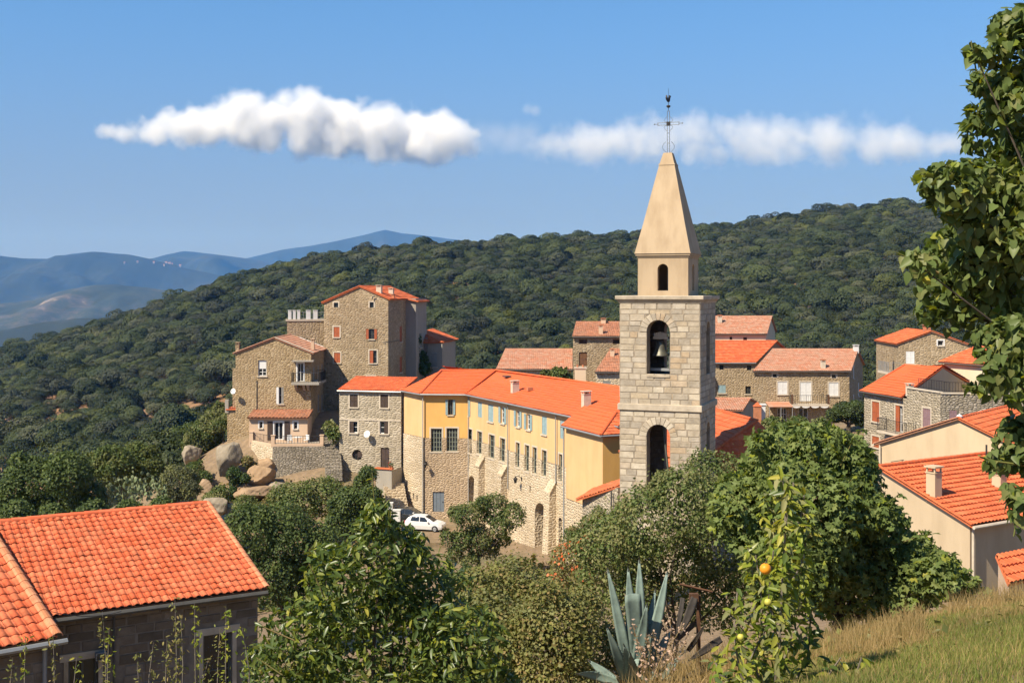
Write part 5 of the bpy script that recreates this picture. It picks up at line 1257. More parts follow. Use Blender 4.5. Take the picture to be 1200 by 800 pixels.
row_house('brown_door_house', 'stone house with a brown upper door behind the yellow roof, left of the tower', (675, 377), (735, 377.5), (670.5, 394), (736, 394.5), 125, 130, 'tile_old', 'rubble_tan', -15,
  wins=[((678.5, 688, 397.5, 403), dict(style='plain', frame='wood', panes=(1, 1), sill=False)), ((718, 727, 397.5, 403), dict(style='plain', frame='wood', panes=(1, 1), sill=False))], doors=[((678.5, 688, 412.5, 428.5), 'wood')], chims=[(704, 391, .42, 1.0, 'pink'), (707, 379, .5, .6, 'pink')])
row_house('small_house', 'small stone house with a brown tiled roof tucked beside the tower', (715, 409), (742, 409), (697, 435.5), (741, 436), 119, 124.5, 'tile_old', 'rubble_pale', -15, wins=[((706.5, 715.5, 446, 452), dict(style='closed', shutter='shutter_grey'))], chims=[(717.5, 417, .4, .8, 'pink')])
p0 = P(680, 451, 108.5); ck_ = thing('rendered_chimney', 'broad pale rendered chimney rising behind the ridge of the yellow building', 'chimney', (p0.x, p0.y, -12)); mb = MB(); zt_ = P(680, 431.5, 108.5).z
mb.obox((p0.x, p0.y, (zt_-12)/2), (.48, 0, 0), (0, .4, 0), (0, 0, (zt_+12)/2)); mb.build('stack', M['cream'], ck_); mb = MB(); mb.obox((p0.x, p0.y, zt_+.05), (.55, 0, 0), (0, .47, 0), (0, 0, .05)); mb.build('cap', M['surround'], ck_)
for s_ in (-.25, .25): mb = MB(); mb.lathe((p0.x+s_, p0.y, zt_+.1), [(.1, 0), (.09, .22), (.12, .24), (.001, .25)], 10); mb.build('chimney_pot', M['terracotta'], ck_)

# ---------------------------------------------------------------- houses right of the tower
row_house('upper_house', 'small house with an old orange tiled roof, highest of those right of the tower', (834, 370.5), (905, 370.5), (828, 391), (899, 391.5), 150, 155, 'tile_pale', 'cream', -13,
  wins=[((855, 858.2, 394.5, 398), dict(style='plain', frame='frame_dark', panes=(1, 1), sill=False)), ((871, 875.5, 395, 398.5), dict(style='plain', frame='frame_dark', panes=(1, 1), sill=False))], chims=[(843.5, 378, .5, 1.0, 'surround')])
def r2(): pass
row_house('red_roof_house', 'stone house with a plain red roof between the tower and the white shuttered house', (834, 399), (911, 399.5), (828, 424.5), (886, 425), 140, 145.5, 'tile_new', 'rubble_tan', -16,
  wins=[((843, 848, 427.5, 433), dict(style='plain', frame='frame_dark', panes=(1, 1), sill=False)), ((875.2, 880.6, 428, 434), dict(style='plain', frame='frame_dark', panes=(1, 1), sill=False)), ((873.5, 880, 452.5, 461.6), dict(style='plain', frame='frame_dark', panes=(2, 2))), ((841.5, 850.5, 451, 460.5), dict(style='closed', shutter='shutter_blue'))], tile=(.3, .42, .02), gut='zinc')
def rg(Wg):
    Wg.window(None, 'closed', 'white', shutter='white', r=(3.4, 4.2, -10.2, -8.6)); Wg.window(None, 'closed', 'white', shutter='white', r=(3.4, 4.2, -13.6, -12.0)); Wg.window(None, 'closed', 'white', shutter='white', r=(8.0, 8.8, -12.6, -11.0))
ws, W = row_house('white_shuttered_house', 'wide stone house with white shutters and a balcony right of the tower', (905, 409), (1006, 409), (882, 434), (997.5, 435.5), 134, 140, 'tile_pale', 'rubble_tan', -17,
  wins=[((905.5, 910.8, 437.8, 442.2), dict(style='plain', frame='white', panes=(1, 1), sill=False, surround='surround')), ((974.6, 980, 438.4, 443), dict(style='plain', frame='white', panes=(1, 1), sill=False, surround='surround')),
        ((911.4, 922.6, 447, 462), dict(style='closed', shutter='white', surround='surround')), ((937.6, 950.6, 447.5, 470), dict(style='closed', shutter='white', surround='surround', door=True)), ((971.2, 982.6, 448, 463.8), dict(style='closed', shutter='white', surround='surround')),
        ((911, 922, 478, 492), dict(style='plain', frame='white', panes=(3, 2))), ((936, 947, 478, 499), dict(style='plain', frame='white', panes=(2, 2), door=True, sill=False))],
  chims=[(964.5, 431, .5, 1.0, 'surround'), (1003, 411, .55, .75, 'white')], right_gable=rg, tile=(.22, .38, .06))
u0, z0 = W.hit(925, 473.2); u1, _ = W.hit(968.5, 473.2); mb = MB(); W.bar(mb, u0, u1, z0-.12, z0+.08, 0, 1.2); mb.build('balcony_slab', M['surround'], ws)
for k in range(4):    # scalloped valance of brackets below the slab
    uu = u0+(u1-u0)*(k+.5)/4; mb = MB(); q = (u1-u0)/8*.9
    pts = [(uu-q, z0-.12), (uu+q, z0-.12)]+[(uu+q*cos(t), z0-.12-.22*sin(t)) for t in [pi*i/8 for i in range(1, 8)]]; f1 = [W.pt(a_, b_, 1.18) for a_, b_ in pts]; f2 = [W.pt(a_, b_, 1.10) for a_, b_ in pts]; mb.face(f1[::-1]); mb.face(f2)
    for i in range(len(f1)): j = (i+1) % len(f1); mb.face([f1[i], f1[j], f2[j], f2[i]])
    mb.build('scallop', M['white'], ws)
railing(ws, [W.pt(u0+.03, 0, .05), W.pt(u0+.03, 0, 1.15), W.pt(u1-.03, 0, 1.15), W.pt(u1-.03, 0, .05)], z0+.08, 1.0, gap=.2)
for uu in (u0+.06, u1-.06): mb = MB(); W.bar(mb, uu-.09, uu+.09, z0+.08, z0+1.15, 1.05, 1.2); mb.build('balcony_post', M['rust'], ws)
mb = MB(); ua, za_ = W.hit(897, 474); ub, _ = W.hit(924.5, 474); mb.face([W.pt(ua, za_+.35, .02), W.pt(ub, za_+.35, .02), W.pt(ub, za_-.05, 2.0), W.pt(ua, za_-.05, 2.0)][::-1]); mb.face([W.pt(ua, za_+.30, .02), W.pt(ub, za_+.30, .02), W.pt(ub, za_-.10, 2.0), W.pt(ua, za_-.10, 2.0)])
mb.build('awning', M['tile_pale'], ws)
for uu in (ua+.05, (ua+ub)/2, ub-.05): pipe(ws, W.pt(uu, za_-.05, 1.95), W.pt(uu, -16.5, 1.95), 'zinc', .04)
ws2, W = row_house('outbuilding', 'low outbuilding with a faded salmon roof right beside the bell tower', (836, 466.5), (880, 466.5), (833, 480), (871, 481), 112, 116, 'tile_pale', 'greyplaster', -17, gut=None)
for q, w, h, m_, lab in (((887.5, 486, 110), .62, 1.6, 'terracotta', 'orange brick gate pillar with a pointed cap'), ((893.8, 484, 110.5), .42, 1.5, 'white', 'white gate pillar with a flat cap beside the orange one')):
    c = P(*q); t = thing('gate_pillar', lab, 'pillar', (c.x, c.y, -16.6)); mb = MB(); zt_ = c.z+h/2; mb.obox((c.x, c.y, (zt_-16.6)/2), (w/2, 0, 0), (0, w/2, 0), (0, 0, (zt_+16.6)/2)); mb.build('shaft', M[m_], t); mb = MB()
    if m_ == 'white': mb.obox((c.x, c.y, zt_+.06), (w/2+.08, 0, 0), (0, w/2+.08, 0), (0, 0, .06))
    else:
        b4_ = [Vector((c.x+a*(w/2+.06), c.y+b*(w/2+.06), zt_)) for a, b in ((-1,-1),(1,-1),(1,1),(-1,1))]; tp = Vector((c.x, c.y, zt_+.4))
        for k in range(4): mb.face([b4_[k], b4_[(k+1)%4], tp])
        mb.face(b4_[::-1])
    mb.build('cap', M['white' if m_ == 'white' else 'tile_new'], t)

# ---------------------------------------------------------------- far right group
f1 = thing('gable_house', 'stone gable house with white shutters at the top of the right-hand group', 'house', (49, 122, -13))
y1 = 120; xa, xb = P(1053, 400, y1).x, P(1132, 400, y1).x; W = Wall(f1, Vector((xa, y1, 0)), Vector((xb, y1-1, 0)), -13, P(1053, 403, y1).z, M['rubble_tan'])
zl = P(0, 402.5, y1).z; zp = P(0, 389, y1).z; pk_u = W.L*.46; W.top = [(W.L, zl-.15), (pk_u, zp), (0, zl)]
W.window((1061.5, 1071.8, 411.5, 426), 'closed', 'white', shutter='white'); W.window((1099, 1105.5, 399, 405), 'plain', 'white', (1, 1), surround='white'); W.build()
bk = Vector((.5, 9, 0)); Wall(f1, W.B, W.B+bk, -13, zl-.15, M['rubble_tan']).build(); Wall(f1, W.A+bk, W.A, -13, zl, M['rubble_tan']).build(); Wall(f1, W.B+bk, W.A+bk, -13, zl, M['rubble_tan'], top=[(W.L, zl), (W.L-pk_u, zp), (0, zl-.15)]).build()
pk = W.pt(pk_u, zp+.1, .15); eL = W.pt(-.25, zl-.04, .15); eR = W.pt(W.L+.25, zl-.2, .15)
tiles(f1, 'roof', [eL+bk, eL, pk, pk+bk], M['tile_new'], .23, .4, .05); tiles(f1, 'roof', [eR, eR+bk, pk+bk, pk], M['tile_old'], .23, .4, .05); verge(f1, eL+UP*.05, pk+UP*.05); verge(f1, eR+UP*.05, pk+UP*.05)
chimney(f1, W.pt(pk_u-.2, 0, -1.2), .6, .6, zp-.4, zp+.75, 'terracotta'); zb_ = P(0, 436, y1).z
mb = MB(); mb.box((xa-1.2, y1-.6, zb_-.2), (xa-.02, y1+3, zb_)); mb.build('balcony_slab', M['surround'], f1); railing(f1, [(xa-.05, y1-.55), (xa-1.15, y1-.55), (xa-1.15, y1+2.9)], zb_, 1.0, gap=.16, mat='zinc')
mb = MB(); mb.box((xa-.95, y1+1.0, zb_), (xa-.65, y1+1.3, zb_+2.2)); mb.build('post', M['rubble_tan'], f1)

f2 = thing('red_shuttered_house', 'grey stone house with red shutters and a plain orange roof on the right', 'house', (29.5, 90, -15.5))
a = Vector((28.0, 95, 0)); d_ = Vector((.22, -.975, 0)); b = a+d_*10.65; W = Wall(f2, a, b, -16.5, -8.05, M['rubble_grey'], top=[(10.65, -7.28), (6.3, -7.28), (6.3, -8.05), (0, -8.05)])
W.window((1022, 1030.6, 470.5, 494), 'closed', 'white', shutter='shutter_red', surround='surround'); W.window((1049.4, 1058, 475, 506), 'plain', 'white', (2, 3), 'shutter_red', open_to=('cl',), surround='surround', door=True, sill=False)
W.window((1081.4, 1090.6, 478.5, 501), 'closed', 'white', shutter='shutter_mauve', surround='surround'); W.window((1022, 1030.4, 511, 524), 'closed', 'white', shutter='shutter_red', surround='surround'); W.build()
W5 = Wall(f2, b, b+Vector((5.6, -.3, 0)), -16.5, P(0, 462.3, 84.6).z, M['rubble_dry']); W5.window((1112.5, 1121.5, 480.5, 492), 'closed', 'white', shutter='shutter_mauve'); W5.build()  # darker stone than the long front: grazing shade put into the colour
for (p, q, z) in ((b, b+Vector((5.6, -.3, 0)), -7.33), (W.pt(6.3, 0), b, -7.28)):
    dd = (q-p).normalized(); nn = Vector((dd.y, -dd.x, 0)); mb = MB(); mb.obox(V2(p).lerp(V2(q), .5)+UP*(z+.04)-nn*.08, dd*((q-p).length/2-.02), nn*.16, UP*.04); mb.build('coping', M['surround'], f2)
zfl = -8.0; mb = MB(); mb.face([W.pt(6.3, zfl), W.pt(10.6, zfl), W5.pt(5.6, zfl), W5.pt(5.6, zfl, -6), W.pt(6.3, zfl, -6)]); mb.build('terrace_floor', M['terracotta'], f2)
in2 = -W.n; ea, eb = W.pt(-.25, -8.0, .3), W.pt(5.9, -8.0, .3); kb = P(1105, 429, 93.5); ka = P(1060, 427, 97.5); ka.z = kb.z = (ka.z+kb.z)/2
tiles(f2, 'roof', [ea, eb, kb, ka], M['tile_bright'], .3, .42, .02); tiles(f2, 'roof', [Vector((2*ka.x-ea.x, 2*ka.y-ea.y, ea.z)), ea, ka], M['tile_new'], .3, .42, .02); tiles(f2, 'roof', [Vector((2*kb.x-eb.x, 2*kb.y-eb.y, eb.z)), Vector((2*ka.x-ea.x, 2*ka.y-ea.y, ea.z)), ka, kb], M['tile_new'], .3, .42, .02, seg=2)
gutter(f2, ea-UP*.08, eb-UP*.08, 'gutter_dark', .07); mb = MB()
gA, gB, gC = eb+in2*.3+UP*-.1, Vector((2*kb.x-eb.x-.4, 2*kb.y-eb.y, eb.z-.1)), kb-UP*.12; mb.face([gA, gB, gC]); mb.face([V2(gA)+UP*-16.5, V2(gB)+UP*-16.5, gB, gA]); mb.build('gable_wall', M['beige'], f2); Wall(f2, V2(gB), V2(gB)+Vector((-2, 5, 0)), -16.5, eb.z, M['beige']).build()
Wall(f2, a+in2*8, a, -16.5, -8.1, M['rubble_grey']).build()
chimney(f2, W.pt(6.15, 0, -.3), .42, .42, -7.9, -6.9, 'surround', yaw=math.atan2(d_.y, d_.x))
u0, _ = W.hit(1039, 506); u1, _ = W.hit(1074, 506); _, z0 = W.hit(1056, 507.5); mb = MB(); W.bar(mb, u0, u1, z0-.12, z0+.04, 0, .85); mb.build('balcony_slab', M['surround'], f2); railing(f2, [W.pt(u0+.03, 0, .03), W.pt(u0+.03, 0, .8), W.pt(u1-.03, 0, .8), W.pt(u1-.03, 0, .03)], z0+.04, .95, gap=.16)
railing(f2, [W.pt(6.4, 0, -.9), W.pt(10.4, 0, -.9), W5.pt(5.4, 0, -.4)], -7.25, .7, gap=.2)

f3 = thing('yellow_house', 'small pale yellow house with a hipped orange roof behind the stone terrace', 'house', (36, 97, -14))
ec = [P(1100, 424.5, 99), P(1163, 428, 94), None, None]; ec[0].z = ec[1].z = P(0, 426, 96.5).z; uu = (ec[1]-ec[0]).normalized(); nn = Vector((-uu.y, uu.x, 0)); ec[2] = ec[1]+nn*6.5; ec[3] = ec[0]+nn*6.5
ap = P(1146, 405, 99.2); ap2 = ap-uu*.8+nn*1
tiles(f3, 'roof', [ec[0], ec[1], ap], M['tile_new'], .26, .42, .03); tiles(f3, 'roof', [ec[1], ec[2], ap], M['tile_new'], .26, .42, .03); tiles(f3, 'roof', [ec[2], ec[3], ap], M['tile_new'], .26, .42, .03, seg=2); tiles(f3, 'roof', [ec[3], ec[0], ap], M['tile_new'], .26, .42, .03, seg=2)
ridge(f3, ec[1], ap, .1); ridge(f3, ec[0], ap, .1); ridge(f3, ec[2], ap, .1); ridge(f3, ec[3], ap, .1)
wq = [V2(ec[0])+uu*.3+nn*.3, V2(ec[1])-uu*.3+nn*.3, V2(ec[2])-uu*.3-nn*.3, V2(ec[3])+uu*.3-nn*.3]
for k in range(4):
    Wq = Wall(f3, wq[k], wq[(k+1) % 4], -15, ec[0].z-.06, M['cream'])
    if k == 0: Wq.plain_door((1128.5, 1135.5, 447, 466), 'shutter_red'); Wq.window((1111.5, 1117, 441, 462), 'plain', 'shutter_red', (2, 3), sill=False, door=True, name='french_door')
    Wq.build()
gutter(f3, ec[0]-UP*.08, ec[1]-UP*.08, 'gutter_dark', .06)

f4 = thing('beige_gable_house', 'broad beige rendered gable end under a low tiled roof behind the near right roof', 'house', (24, 66, -14))
a, b = Vector((P(1031, 520, 70).x, 70, 0)), Vector((P(1200, 520, 66).x, 64.5, 0)); W = Wall(f4, a, b, -15, -9, M['beige']); L = W.L
za_ = P(0, 519, 70).z; u_, z_ = W.hit(1124, 491); u2_, z2_ = W.hit(1165, 511); sl = (z_-z2_)/(u2_-u_); W.top = [(L, z_-sl*(L-u_)), (u_, z_), (0, za_)]; W.build()
bk = -W.n*9; Wall(f4, V2(a)+bk, a, -15, za_, M['beige']).build(); Wall(f4, b, V2(b)+bk, -15, z_-sl*(L-u_), M['beige']).build()
pk = W.pt(u_, z_+.08, .18); eL = W.pt(-.3, za_-.05, .18); eR = W.pt(L+.2, z_-sl*(L-u_)-.02, .18)
tiles(f4, 'roof', [eL+bk, eL, pk, pk+bk], M['tile_old'], .24, .42, .05); tiles(f4, 'roof', [eR, eR+bk, pk+bk, pk], M['tile_new'], .24, .42, .05); ridge(f4, pk, pk+bk, .12); verge(f4, eL+UP*.03, pk+UP*.03, 'tile_old'); verge(f4, eR+UP*.03, pk+UP*.03, 'tile_new')
mb = MB(); mb.lathe(pk+UP*.06-W.n*.25, [(.001, -.12), (.16, -.04), (.17, .05), (.001, .16)], 12); mb.build('ridge_end', M['white'], f4, smooth=True)
gutter(f4, eL-W.u*.05+UP*-.08, eL-W.u*.05+bk, 'surround', .07); pipe(f4, W.pt(.05, za_-.15, .1), W.pt(.05, -14, .1), 'surround', .06)

f5 = thing('near_right_house', 'beige rendered house with a rippled orange roof and square chimney on the right', 'house', (18, 48, -11.5))
c0 = P(1140, 616, 45); c1 = P(1185, 608, 46.3); ed = (c1-c0); ed.z = 0; ed.normalize(); eL0 = c0; eL1 = c0+ed*7.5; k0 = P(1030, 547.5, 51); sv = k0-c0; k1 = eL1+sv
tiles(f5, 'roof', [eL0, eL1, k1, k0], M['tile_new'], .22, .40, .06, .05); ridge(f5, k0+UP*.06, k1+UP*.06, .11, M['tile_new'])
verge(f5, eL0+UP*.04, k0+UP*.06)
q = Vector((-sv.x, -sv.y, 0)).normalized(); w0, w1, w2, w3 = V2(eL0)-q*.35+ed*.18, V2(eL1)-q*.35-ed*.2, V2(k1)-ed*.2, V2(k0)+ed*.18
Ls = (w3-w0).length; Wall(f5, w3, w0, -13, c0.z-.14, M['beige'], top=[(Ls, c0.z-.03), (0, k0.z-.14)]).build(); Wall(f5, w0, w1, -13, c0.z-.03, M['beige']).build(); Wall(f5, w1, w2, -13, c0.z-.1, M['beige']).build(); Wall(f5, w2, w3, -13, k0.z-.14, M['beige']).build()
gutter(f5, eL0+q*.06+UP*-.06, eL1+q*.06+UP*-.06, 'surround', .07); pipe(f5, w0+q*.1+ed*.1+UP*(c0.z-.15), w0+q*.1+ed*.1+UP*-12.5, 'surround', .055)
n5 = ed.cross(sv).normalized(); p = on_plane(1094.5, 582, eL0, n5); chimney(f5, p, .43, .43, p.z-.2, p.z+1.30, 'beige', yaw=math.atan2(ed.y, ed.x))
p = on_plane(1171, 571, eL0, n5); chimney(f5, p, .42, .42, p.z-.2, p.z+.75, 'beige', yaw=math.atan2(ed.y, ed.x)); p = on_plane(1156, 556, eL0, n5); mb = MB(); mb.tube([p, p+UP*1.3], .04, 6); mb.build('antenna_pole', M['iron'], f5)
f6 = thing('low_annex', 'small rendered annex with a red roof at the right edge below the near house', 'house', (17.5, 39, -11))
c0 = P(1167, 650, 39.5); c1 = P(1182, 668, 37.6); c1.z = c0.z-.5; ed6 = Vector((.84, .54, 0)); tiles(f6, 'roof', [c1, c1+ed6*4, c0+ed6*4, c0], M['tile_new'], .22, .4, .06, .05)
qd = Vector((c1.x-c0.x, c1.y-c0.y, 0)); qd.normalize(); bb = [V2(c1)-qd*.25+ed6*.12, V2(c1)-qd*.25+ed6*3.9, V2(c0)+ed6*3.9, V2(c0)+ed6*.12]; lq = (bb[0]-bb[3]).length
Wall(f6, bb[0], bb[1], -13, c1.z-.06, M['pink']).build(); Wall(f6, bb[1], bb[2], -13, c1.z-.06, M['pink']).build(); Wall(f6, bb[2], bb[3], -13, c0.z-.1, M['pink']).build()
Wall(f6, bb[3], bb[0], -13, -9, M['pink'], top=[(lq, c1.z-.06), (0, c0.z-.1)]).build()

mb = MB(); pts = [P(1044, 541, 69.2), P(1075, 536, 69), P(1112, 527, 68.6), P(1140, 540, 68), P(1168, 552, 67.4), P(1188, 566, 66.8)]
mb.tube(pts, .02, 4); mb.build('wall_cable', M['iron'], f4)

# ================================================================ plants
def blobs(spec, Y, dy=0.0, ydepth=1.0, seed=0, squash=1.0):
    """rounded clumps measured in the photograph: (px, py, radius px) at distance Y"""
    q = random.Random(seed); out = []
    for (px, py, r) in spec:
        rr = r/F*Y; y = Y+q.uniform(-1, 1)*dy; out.append((tuple(P(px, py, y)), (rr, rr*ydepth, rr*squash)))
    return out
def foliage_obj(parent, pts, nrm, size, kind, mat, g, droop=.5, name='foliage', stuff=True):
    o = link(name, leaf_mesh(name, pts-np.array(OFF[parent.name]), nrm, size, kind, mat, g, droop), parent)
    if stuff: o['kind'] = 'stuff'
    return o
def shade_twigs(t, lobes, base, r0, seed, mat='bark', name='trunk'):
    g = np.random.default_rng(seed); mb = MB(); top = Vector(np.mean([l[0] for l in lobes], 0)); base = Vector(base)
    fork = base.lerp(top, .45); mb.tube([base-UP*.3, base.lerp(fork, .5)+Vector(g.normal(size=3)*.03*(top-base).length), fork], [r0*1.25, r0, r0*.8], 8); mb.build(name, M[mat], t)
    mb = MB()
    for l in lobes: branches(mb, fork, [Vector(l[0])], r0*.55, g, 5)
    o = mb.build('limbs', M[mat], t); return o
def bush(name, label, cat, spec, Y, n, leaf, mats, seed, kind='dab', group=None, trunk=.06, dy=.6, ydepth=1.0, shell=.4, base=None, squash=1.0, sub=5, droop=.4, flowers=None, wild=.25):
    g = np.random.default_rng(seed); core = blobs(spec, Y, dy, ydepth, seed, squash); lobes = list(core)
    for c, r in core:     # smaller outlying clumps give an uneven outline
        for k in range(sub):
            d = unit(g.normal(size=3)); d[2] = abs(d[2])*.8-.2 if g.random() < .7 else d[2]; f = g.uniform(.28, .48); q = g.uniform(.68, .98)
            lobes.append((tuple(np.array(c)+d*np.array(r)*q), tuple(np.array(r)*f)))
    cx, cy = np.mean([l[0][0] for l in core]), np.mean([l[0][1] for l in core]); bz = gz(cx, cy)
    if base is None: base = (cx, cy, bz)
    t = thing(name, label, cat, base, group)
    p, nr = crown_points(lobes, n, g, shell)
    stray = g.random(len(p)) < wild*.3; p[stray] += g.normal(size=(stray.sum(), 3))*np.mean([r[1][0] for r in core])*.16
    p[:, 2] = np.maximum(p[:, 2], ground(p[:, 0], p[:, 1])+.03)
    sz = g.uniform(leaf[0], leaf[1], len(p)); k = len(mats); pick = g.integers(0, k, len(p))
    # neighbouring leaves share a tone: choose by clump
    pick = np.where(g.random(len(p)) < .6, ((np.sin(p[:, 0]*2.1/leaf[1]*.12)+np.sin(p[:, 2]*2.7/leaf[1]*.12+1)+np.sin(p[:, 1]*1.7/leaf[1]*.12+2))*1.2+10).astype(int) % k, pick)
    o = foliage_obj(t, p, nr, sz, kind, M[mats[0]], g, droop)
    for mname in mats[1:]: o.data.materials.append(M[mname])
    nf = len(TRI[kind][1]); o.data.polygons.foreach_set('material_index', np.repeat(pick, nf).astype(np.int32))
    if flowers:
        spec2, nfl, fm, fs = flowers; fp, fn_ = crown_points(blobs(spec2, Y-.4, .3, 1, seed+1), nfl, g, .3); foliage_obj(t, fp, fn_, g.uniform(fs[0], fs[1], len(fp)), 'dab', M[fm], g, name='blossoms')
    if trunk: shade_twigs(t, core, base, trunk, seed)
    return t, p, nr, sz

def single_leaves(t, pts, nrm, size, kind, mats, g, droop, n_single=300, cell=7.0):
    """the leaves that show largest become parts of their own, the rest stay one part"""
    px = 600+F*pts[:, 0]/pts[:, 1]; py = HOR-F*pts[:, 2]/pts[:, 1]
    key = (np.floor(px/cell).astype(int)*5000+np.floor(py/cell).astype(int)); vis = (px > 0) & (px < 1200) & (py > 0) & (py < 800)
    d, s = leaf_axes(nrm, g, droop)
    order = np.argsort(pts[:, 1]); seen = set(); first = []
    for i in order:
        if vis[i] and key[i] not in seen: seen.add(key[i]); first.append(i)
    facing = np.abs((nrm*unit(-pts)).sum(-1)); first.sort(key=lambda i: -size[i]/pts[i, 1]*(.35+facing[i])); one = set(first[:n_single])
    pick = g.choice(len(mats), len(pts), p=[m[1] for m in mats]); off = np.array(OFF[t.name]); v, tr = TRI[kind]; protos_ = []
    for j, (mn, _) in enumerate(mats):
        for kk in range(2):
            vv = v.copy(); vv[:, 2] += (kk-.5)*.12*vv[:, 0]**2; vv[:, 2] += (kk*.25)*np.abs(vv[:, 1]); me = np_mesh('leaf', vv, tr, M[mn]); protos_.append(me)
    for i in one:
        o = link('leaf', protos_[pick[i]*2+int(g.integers(2))], t); m3 = Matrix((d[i]*size[i], s[i]*size[i], nrm[i]*size[i])).transposed().to_4x4(); m3.translation = Vector(pts[i]-off); o.matrix_local = m3
    rest_ = np.array([i for i in range(len(pts)) if i not in one]); n_, k = len(rest_), len(v)
    P_, D_, S_, N_, Z_ = pts[rest_]-off, d[rest_], s[rest_], nrm[rest_], size[rest_]
    Vv = P_[:, None, :]+Z_[:, None, None]*(D_[:, None, :]*v[None, :, 0:1]+S_[:, None, :]*v[None, :, 1:2]+N_[:, None, :]*v[None, :, 2:3])
    T = (tr[None]+(np.arange(n_)*k)[:, None, None]).reshape(-1, 3); me = np_mesh('foliage', Vv.reshape(-1, 3), T, M[mats[0][0]])
    for mn, _ in mats[1:]: me.materials.append(M[mn])
    me.polygons.foreach_set('material_index', np.repeat(pick[rest_], len(tr)).astype(np.int32)); o = link('foliage', me, t); o['kind'] = 'stuff'

def near_tree(name, label, cat, spec, Y, n, leaf, kind, mats, seed, base, r0, dy=.4, ydepth=1.0, droop=.5, shell=.45, extra=(), up=.25, bark='bark', fork=None):
    g = np.random.default_rng(seed); core = blobs(spec, Y, dy, ydepth, seed); lobes = list(core)
    for c, r in core:
        for k in range(4):
            d = unit(g.normal(size=3)); f = g.uniform(.22, .42); lobes.append((tuple(np.array(c)+d*np.array(r)*g.uniform(.65, .95)), tuple(np.array(r)*f)))
    t = thing(name, label, cat, base); p, nr = crown_points(lobes, n, g, shell, up); nr = unit(nr+g.normal(size=nr.shape)*.55); sz = g.uniform(leaf[0], leaf[1], len(p))
    mb = MB()
    for stem in extra:      # leafy shoots standing out of the crown: list of points
        pts = [P(*q) for q in stem]; mb.tube(pts, [.008*(1-.7*i/len(pts)) for i in range(len(pts))], 4); L = sum((b-a).length for a, b in zip(pts, pts[1:])); m_ = int(L/.035)
        sp, sn, ss = [], [], []
        for k in range(m_):
            f = (k+.5)/m_*(len(pts)-1); a = pts[int(f)].lerp(pts[min(int(f)+1, len(pts)-1)], f-int(f)); q = unit(g.normal(size=3)); sp.append(np.array(a)+q*.012); sn.append(unit(q*.6+np.array([0, 0, .7]))); ss.append(g.uniform(leaf[0], leaf[1])*.9)
        p = np.concatenate([p, sp]); nr = np.concatenate([nr, sn]); sz = np.concatenate([sz, ss])
    if mb.v: mb.build('shoots', M['bush_dull'], t)['kind'] = 'stuff'
    single_leaves(t, p, nr, sz, kind, mats, g, droop)
    top = Vector(np.mean([l[0] for l in core], 0)); base = Vector(base); fk = Vector(fork) if fork else base.lerp(top, .4); mb = MB()
    mb.tube([base-UP*.4, base.lerp(fk, .5)+Vector((r0*.6, 0, 0)), fk], [r0*1.3, r0, r0*.8], 9); mb.build('trunk', M[bark], t); mb = MB()
    for c, r in core: branches(mb, fk, [Vector(c)], r0*.2, g, 5)
    o = mb.build('limbs', M[bark], t); o['kind'] = 'stuff'
    return t
# ---- mulberry at the right edge
near_tree('mulberry_tree', 'leafy tree with hanging heart shaped leaves filling the right edge', 'tree',
  [(1200,50,42),(1225,120,60),(1150,95,15),(1165,155,36),(1120,222,34),(1095,212,18),(1185,250,62),(1125,305,46),(1078,312,17),(1105,352,34),(1160,350,52),(1195,430,40),(1215,330,70),(1150,455,13),(1200,520,34),(1168,540,16),(1200,590,20),(1142,62,9),(1132,342,38),(1150,310,34),(1185,400,30),(1160,400,20),(1240,220,80),(1235,450,60)],
  8.0, 11500, (.05, .088), 'heart', [('mulberry', .93), ('citrus_young', .07)], 31, (5.0, 8.2, gz(5.0, 8.2)), .10, .55, 1.1, 1.0, .5,
  extra=[((1165,150,8),(1145,90,8),(1138,48,8)),((1120,240,7.8),(1088,205,7.8),(1077,197,7.8)),((1100,320,7.7),(1070,305,7.7),(1051,296,7.7)),((1180,440,7.9),(1150,455,7.9),(1128,452,7.9)),((1200,545,7.8),(1165,540,7.8),(1148,535,7.8)),((1195,590,7.8),(1188,628,7.8))], fork=(4.6, 8.3, -.9))
# ---- citrus in the middle foreground
near_tree('lemon_tree', 'dense dark green lemon tree with glossy leaves in the middle of the foreground', 'tree',
  [(440,612,22),(446,652,46),(405,690,54),(498,700,56),(352,752,50),(450,760,92),(540,762,55),(325,795,42),(580,806,30),(470,645,30),(380,650,16),(420,840,110),(520,840,90),(450,596,10)],
  12.0, 13500, (.07, .125), 'leaf', [('citrus', .9), ('citrus_young', .1)], 32, (-1.35, 12.4, gz(-1.35, 12.4)), .09, .5, 1.0, .35, .5,
  extra=[((445,620,11.8),(438,580,11.8),(436,548,11.8)),((410,680,11.6),(372,655,11.6),(358,640,11.6)),((345,750,11.4),(310,735,11.4),(298,728,11.4)),((380,700,11.3),(362,660,11.3)),((330,790,11.2),(300,770,11.2)),((590,800,11.6),(600,770,11.6))])
